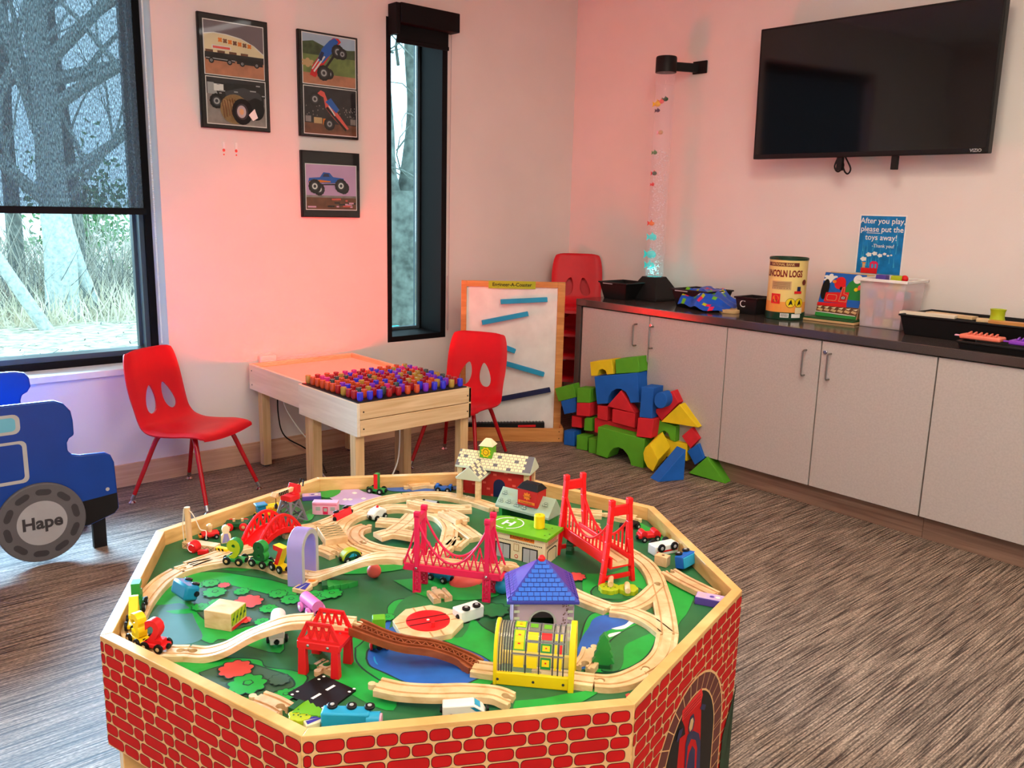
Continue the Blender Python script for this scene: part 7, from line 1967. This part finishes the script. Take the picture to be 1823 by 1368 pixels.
bush('dark dotted green bush under the red pier bridge', (570, 1182), .024, .2, 'grass_mid', False)
bush('small yellow-green bush lying behind the red arch bridge', (470, 950), .018, .2, 'olive_lime', True)
# black road tile
c4_ = [F(*p, ZB) for p in ((508, 1240), (580, 1272), (634, 1232), (572, 1204))]
t = thing('road_tile', 'black road tile with white dashes and dots', 'toy road', tuple(c4_[0]))
part('tile', MB('black').prism(c4_, (0, 0, .004)), t, world=True, bevel=.0006)
ux_, uy_ = (c4_[1]-c4_[0]), (c4_[3]-c4_[0]); P = Print(c4_[0]+Vector((0, 0, .004)), ux_, uy_)
P.n = Vector((0, 0, 1))
P.rect(.47, .18, .53, .42, 'white'); P.rect(.47, .58, .53, .82, 'white')
for x in (.12, .88):
    for y in (.06, .2, .8, .94): P.circ(x, y, .03, 'white')
part('road_print', P.mb, t, world=True, smooth=False, fix=False)
# blue engine lying at the front
loc, rz, L = spot((590, 1285), (668, 1287), ZB)
loc = (loc[0]+.002, loc[1]+.004, ZB+.022)
t = thing('toy_engine', 'sky blue toy engine tipped over against the front rim', 'toy train car', loc, rz); t.rotation_euler = (radians(95), 0, rz); t.location.z = ZB+.016
part('body', MB('sky_blue').b2(-.045, .030, -.014, .014, .004, .026), t, bevel=.003); part('boiler', MB('sky_blue').cyl((.025, 0, .018), (.045, 0, .018), .012, 18), t)
part('face_plate', MB('pale_pink').cyl((.045, 0, .018), (.048, 0, .018), .0095, 16), t); wheels(t, .05, .026, .008, 'black', 'light_grey', xs=(-.03, .0, .028))
# white loco with teal windshield
def sleek(t, L, W):
    pts = [(-L/2, .004), (-L/2, .022), (L*.2, .024), (L*.42, .014), (L*.5, .004)]
    part('body', MB('white').prism([Vector((x, -W/2, z)) for x, z in pts], (0, W, 0)), t, bevel=.002)
    P = Print((0, -W/2, 0), (1, 0, 0), (0, 0, 1)); P.rect(-L/2, .004, L*.44, .008, 'orange'); P.poly([(L*.12, .020), (L*.22, .020), (L*.38, .013), (L*.25, .013)], 'teal_blue'); part('painted_side', P.mb, t, smooth=False, fix=False)
    sl_ = Vector((.22*L, 0, -.010)).normalized(); P = Print((L*.21, -W*.35, .0236), sl_, (0, 1, 0), lift=.0008); P.rect(.001, 0, L*.17, W*.7, 'sky_blue'); part('windshield', P.mb, t, smooth=False, fix=False)
t = simple_car('toy_engine', 'white sleek toy engine with teal windshield by the front rim', (795, 1274), (858, 1272), sleek, L=.070, r=.005)
# green car with red wheels below brown ramp
t = simple_car('toy_engine', 'lime green toy engine with red wheels under the brown ramp', (674, 1130), (676, 1170), lambda t, L, W: (part('body', MB('dark_green').b2(-L/2, L/2, -W/2, W/2, .006, .022), t, bevel=.002), part('cab', MB('lime').b2(-L/2, -L/2+.02, -W/2, W/2, .022, .050), t, bevel=.002)), L=.05, W=.024, wheelm='toy_red', hub='tan', r=.009)
# white vehicle tilted with wheels right of turntable
loc, rz, L = spot((838, 1126), (882, 1112), ZB)
t = thing('toy_car', 'white toy van tipped on its side right of the turntable', 'toy car', (loc[0], loc[1], ZB+.016), rz); t.rotation_euler = (radians(-90), 0, rz)
t.location = (loc[0], loc[1]+.03, ZB+.014)
part('body', MB('white').b2(-.028, .028, -.013, .013, .004, .034), t, bevel=.003); wheels(t, .04, .026, .008); couplers(t, .054, .012)
P = Print((-.028, .013, .008), (1, 0, 0), (0, 0, 1)); P.n = Vector((0, 1, 0)); P.rect(.03, .010, .048, .018, 'pane_teal'); P.circ(.012, .014, .0025, 'lime'); part('painted_window', P.mb, t, smooth=False, fix=False)
# blue engine under pink bridge
def beng(t, L, W):
    part('body', MB('teal_blue').b2(-L/2, L/2, -W/2, W/2, .006, .022), t, bevel=.004); part('hood', MB('toy_red').b2(-L*.3, L*.1, -W*.3, W*.3, .022, .026), t, bevel=.002); part('stripe', MB('white').b2(-L*.42, -L*.3, -W*.45, W*.45, .0205, .0232), t)
simple_car('toy_engine', 'blue toy engine with red and white top beneath the pink bridge', (768, 1028), (802, 1038), beng, L=.055, r=.008)
cc_ = F(858, 1040, ZB); single('toy_dome', MB('coral').ball((F(830, 1036, ZB).x, F(830, 1036, ZB).y, ZB+.0002), .034, 24, (1.2, .9, .45)), 'salmon red plastic dome under the pink bridge', 'toy')
single('toy_dome', MB('sky_blue').ball((F(894, 1056, ZB).x, F(894, 1056, ZB).y, ZB+.016), .017, 20), 'sky blue round bead left of the purple roofed house', 'toy')
# back wagon
simple_car('flat_wagon', 'bright blue open wagon by the back rim left of station', (776, 874), (804, 876), lambda t, L, W: (part('body', MB('toy_blue').b2(-L/2, L/2, -W/2, W/2, .005, .012), t, bevel=.001), part('body_side', MB('toy_blue').b2(-L/2, -L/2+.008, -W/2, W/2, .012, .020), t, bevel=.001), part('body_side', MB('toy_blue').b2(L/2-.008, L/2, -W/2, W/2, .012, .020), t, bevel=.001)), W=.022)
# wagons in the right corner
def rwag(t, L, W):
    part('bed', MB('toy_red').b2(-L/2, L/2, -W/2, W/2, .008, .020), t, bevel=.003)
    for x in (-L*.28, L*.28): part('axle_hump', MB('toy_red').lathe((x, -W/2, .020), [(.008, 0), (.008, W)], 16, (0, 1, 0)), t)
simple_car('flat_wagon', 'red wagon near the right back rim', (1132, 964), (1176, 960), rwag, L=.058)
simple_car('flat_wagon', 'black flat wagon beside the red one, right back', (1108, 946), (1134, 938), lambda t, L, W: part('bed', MB('black').b2(-L/2, L/2, -W/2, W/2, .007, .016), t, bevel=.002), L=.05)
loc, rz, L = spot((1150, 990), (1210, 978), ZB)
t = thing('ambulance_car', 'white toy wagon with red stripe upside down, wheels up', 'toy car', (loc[0], loc[1], ZB+.030), rz); t.rotation_euler = (pi, 0, rz)
part('body', MB('white').b2(-.034, .034, -.015, .015, .006, .030), t, bevel=.002); part('stripe', MB('toy_red').b2(-.030, .030, .0150, .0156, .018, .022), t); wheels(t, .062, .030, .010)
loc, rz, L = spot((1190, 1012), (1232, 990), ZB)
t = thing('toy_engine', 'bright blue toy engine with black wheels against the right rim', 'toy train car', (loc[0]-.020, loc[1]-.012, ZB+.018), rz); t.rotation_euler = (radians(80), 0, rz)
part('body', MB('toy_blue').b2(-.030, .024, -.014, .014, .006, .028), t, bevel=.002); part('roof', MB('sky_blue').b2(-.030, .024, -.012, .012, .028, .031), t, bevel=.001); part('boiler', MB('black').cyl((.024, 0, .016), (.036, 0, .016), .012, 18), t); wheels(t, .05, .028, .0085)
t, L = toy_block('wooden_block', 'small wooden block with a round hole by the blue engine', (1164, 1006), (1186, 1012), 'track_wood', .024, .022)
P = Print((-L/2, 0, .024), (1, 0, 0), (0, 1, 0)); P.circ(L*.55, .011, .0035, 'brown'); part('hole', P.mb, t, smooth=False, fix=False)
t = conifer('dark green wooden tree lying behind the airport', (1020, 985), .6, .05, False, 'dark_green')
# small figures behind the pole crane
simple_car('toy_car', 'red and yellow toy racer behind the pole crane', (362, 960), (386, 956), lambda t, L, W: (part('body', MB('toy_red').b2(-L/2, L/2, -W/2, W/2, .005, .016), t, bevel=.003), part('nose', MB('orange').b2(-L/2-.006, -L/2+.002, -W/2+.004, W/2-.004, .005, .012), t, bevel=.002), part('driver_peg', MB('track_wood').lathe((0, 0, .016), [(.005, 0), (.006, .010), (.007, .016), (.003, .020)], 12), t)), L=.040, r=.006)
fg = F(403, 968, ZB); figure('wooden figure with purple clothes lying behind the nine car', (fg.x, fg.y, ZB), -.3, .044, 'cream', dress=('lavender', 'cream'))
t, L = toy_block('barrier_block', 'yellow and black striped barrier block behind the nine car', (384, 988), (404, 992), 'yellow', .018, .012)
P = Print((-L/2, 0, 0), (1, 0, 0), (0, 0, 1))
for k in range(3): P.poly([(.001+k*L/3, .001), (.006+k*L/3, .001), (.001+k*L/3, .017), (max(0, -.004+k*L/3), .017)], 'black')
part('stripe_print', P.mb, t, smooth=False, fix=False)
single('toy_barrel', MB('tan').cyl(F(440, 952, ZB+.008), F(452, 946, ZB+.008), .0078, 16), 'small round wooden peg lying left of the red arch bridge', 'toy')
simple_car('flat_wagon', 'small white and grey wagon lying on the track near the station', (752, 898), (782, 903), lambda t, L, W: part('bed', MB('light_grey').b2(-L/2, L/2, -W/2, W/2, .006, .012), t, bevel=.002), L=.04, W=.02, r=.005)
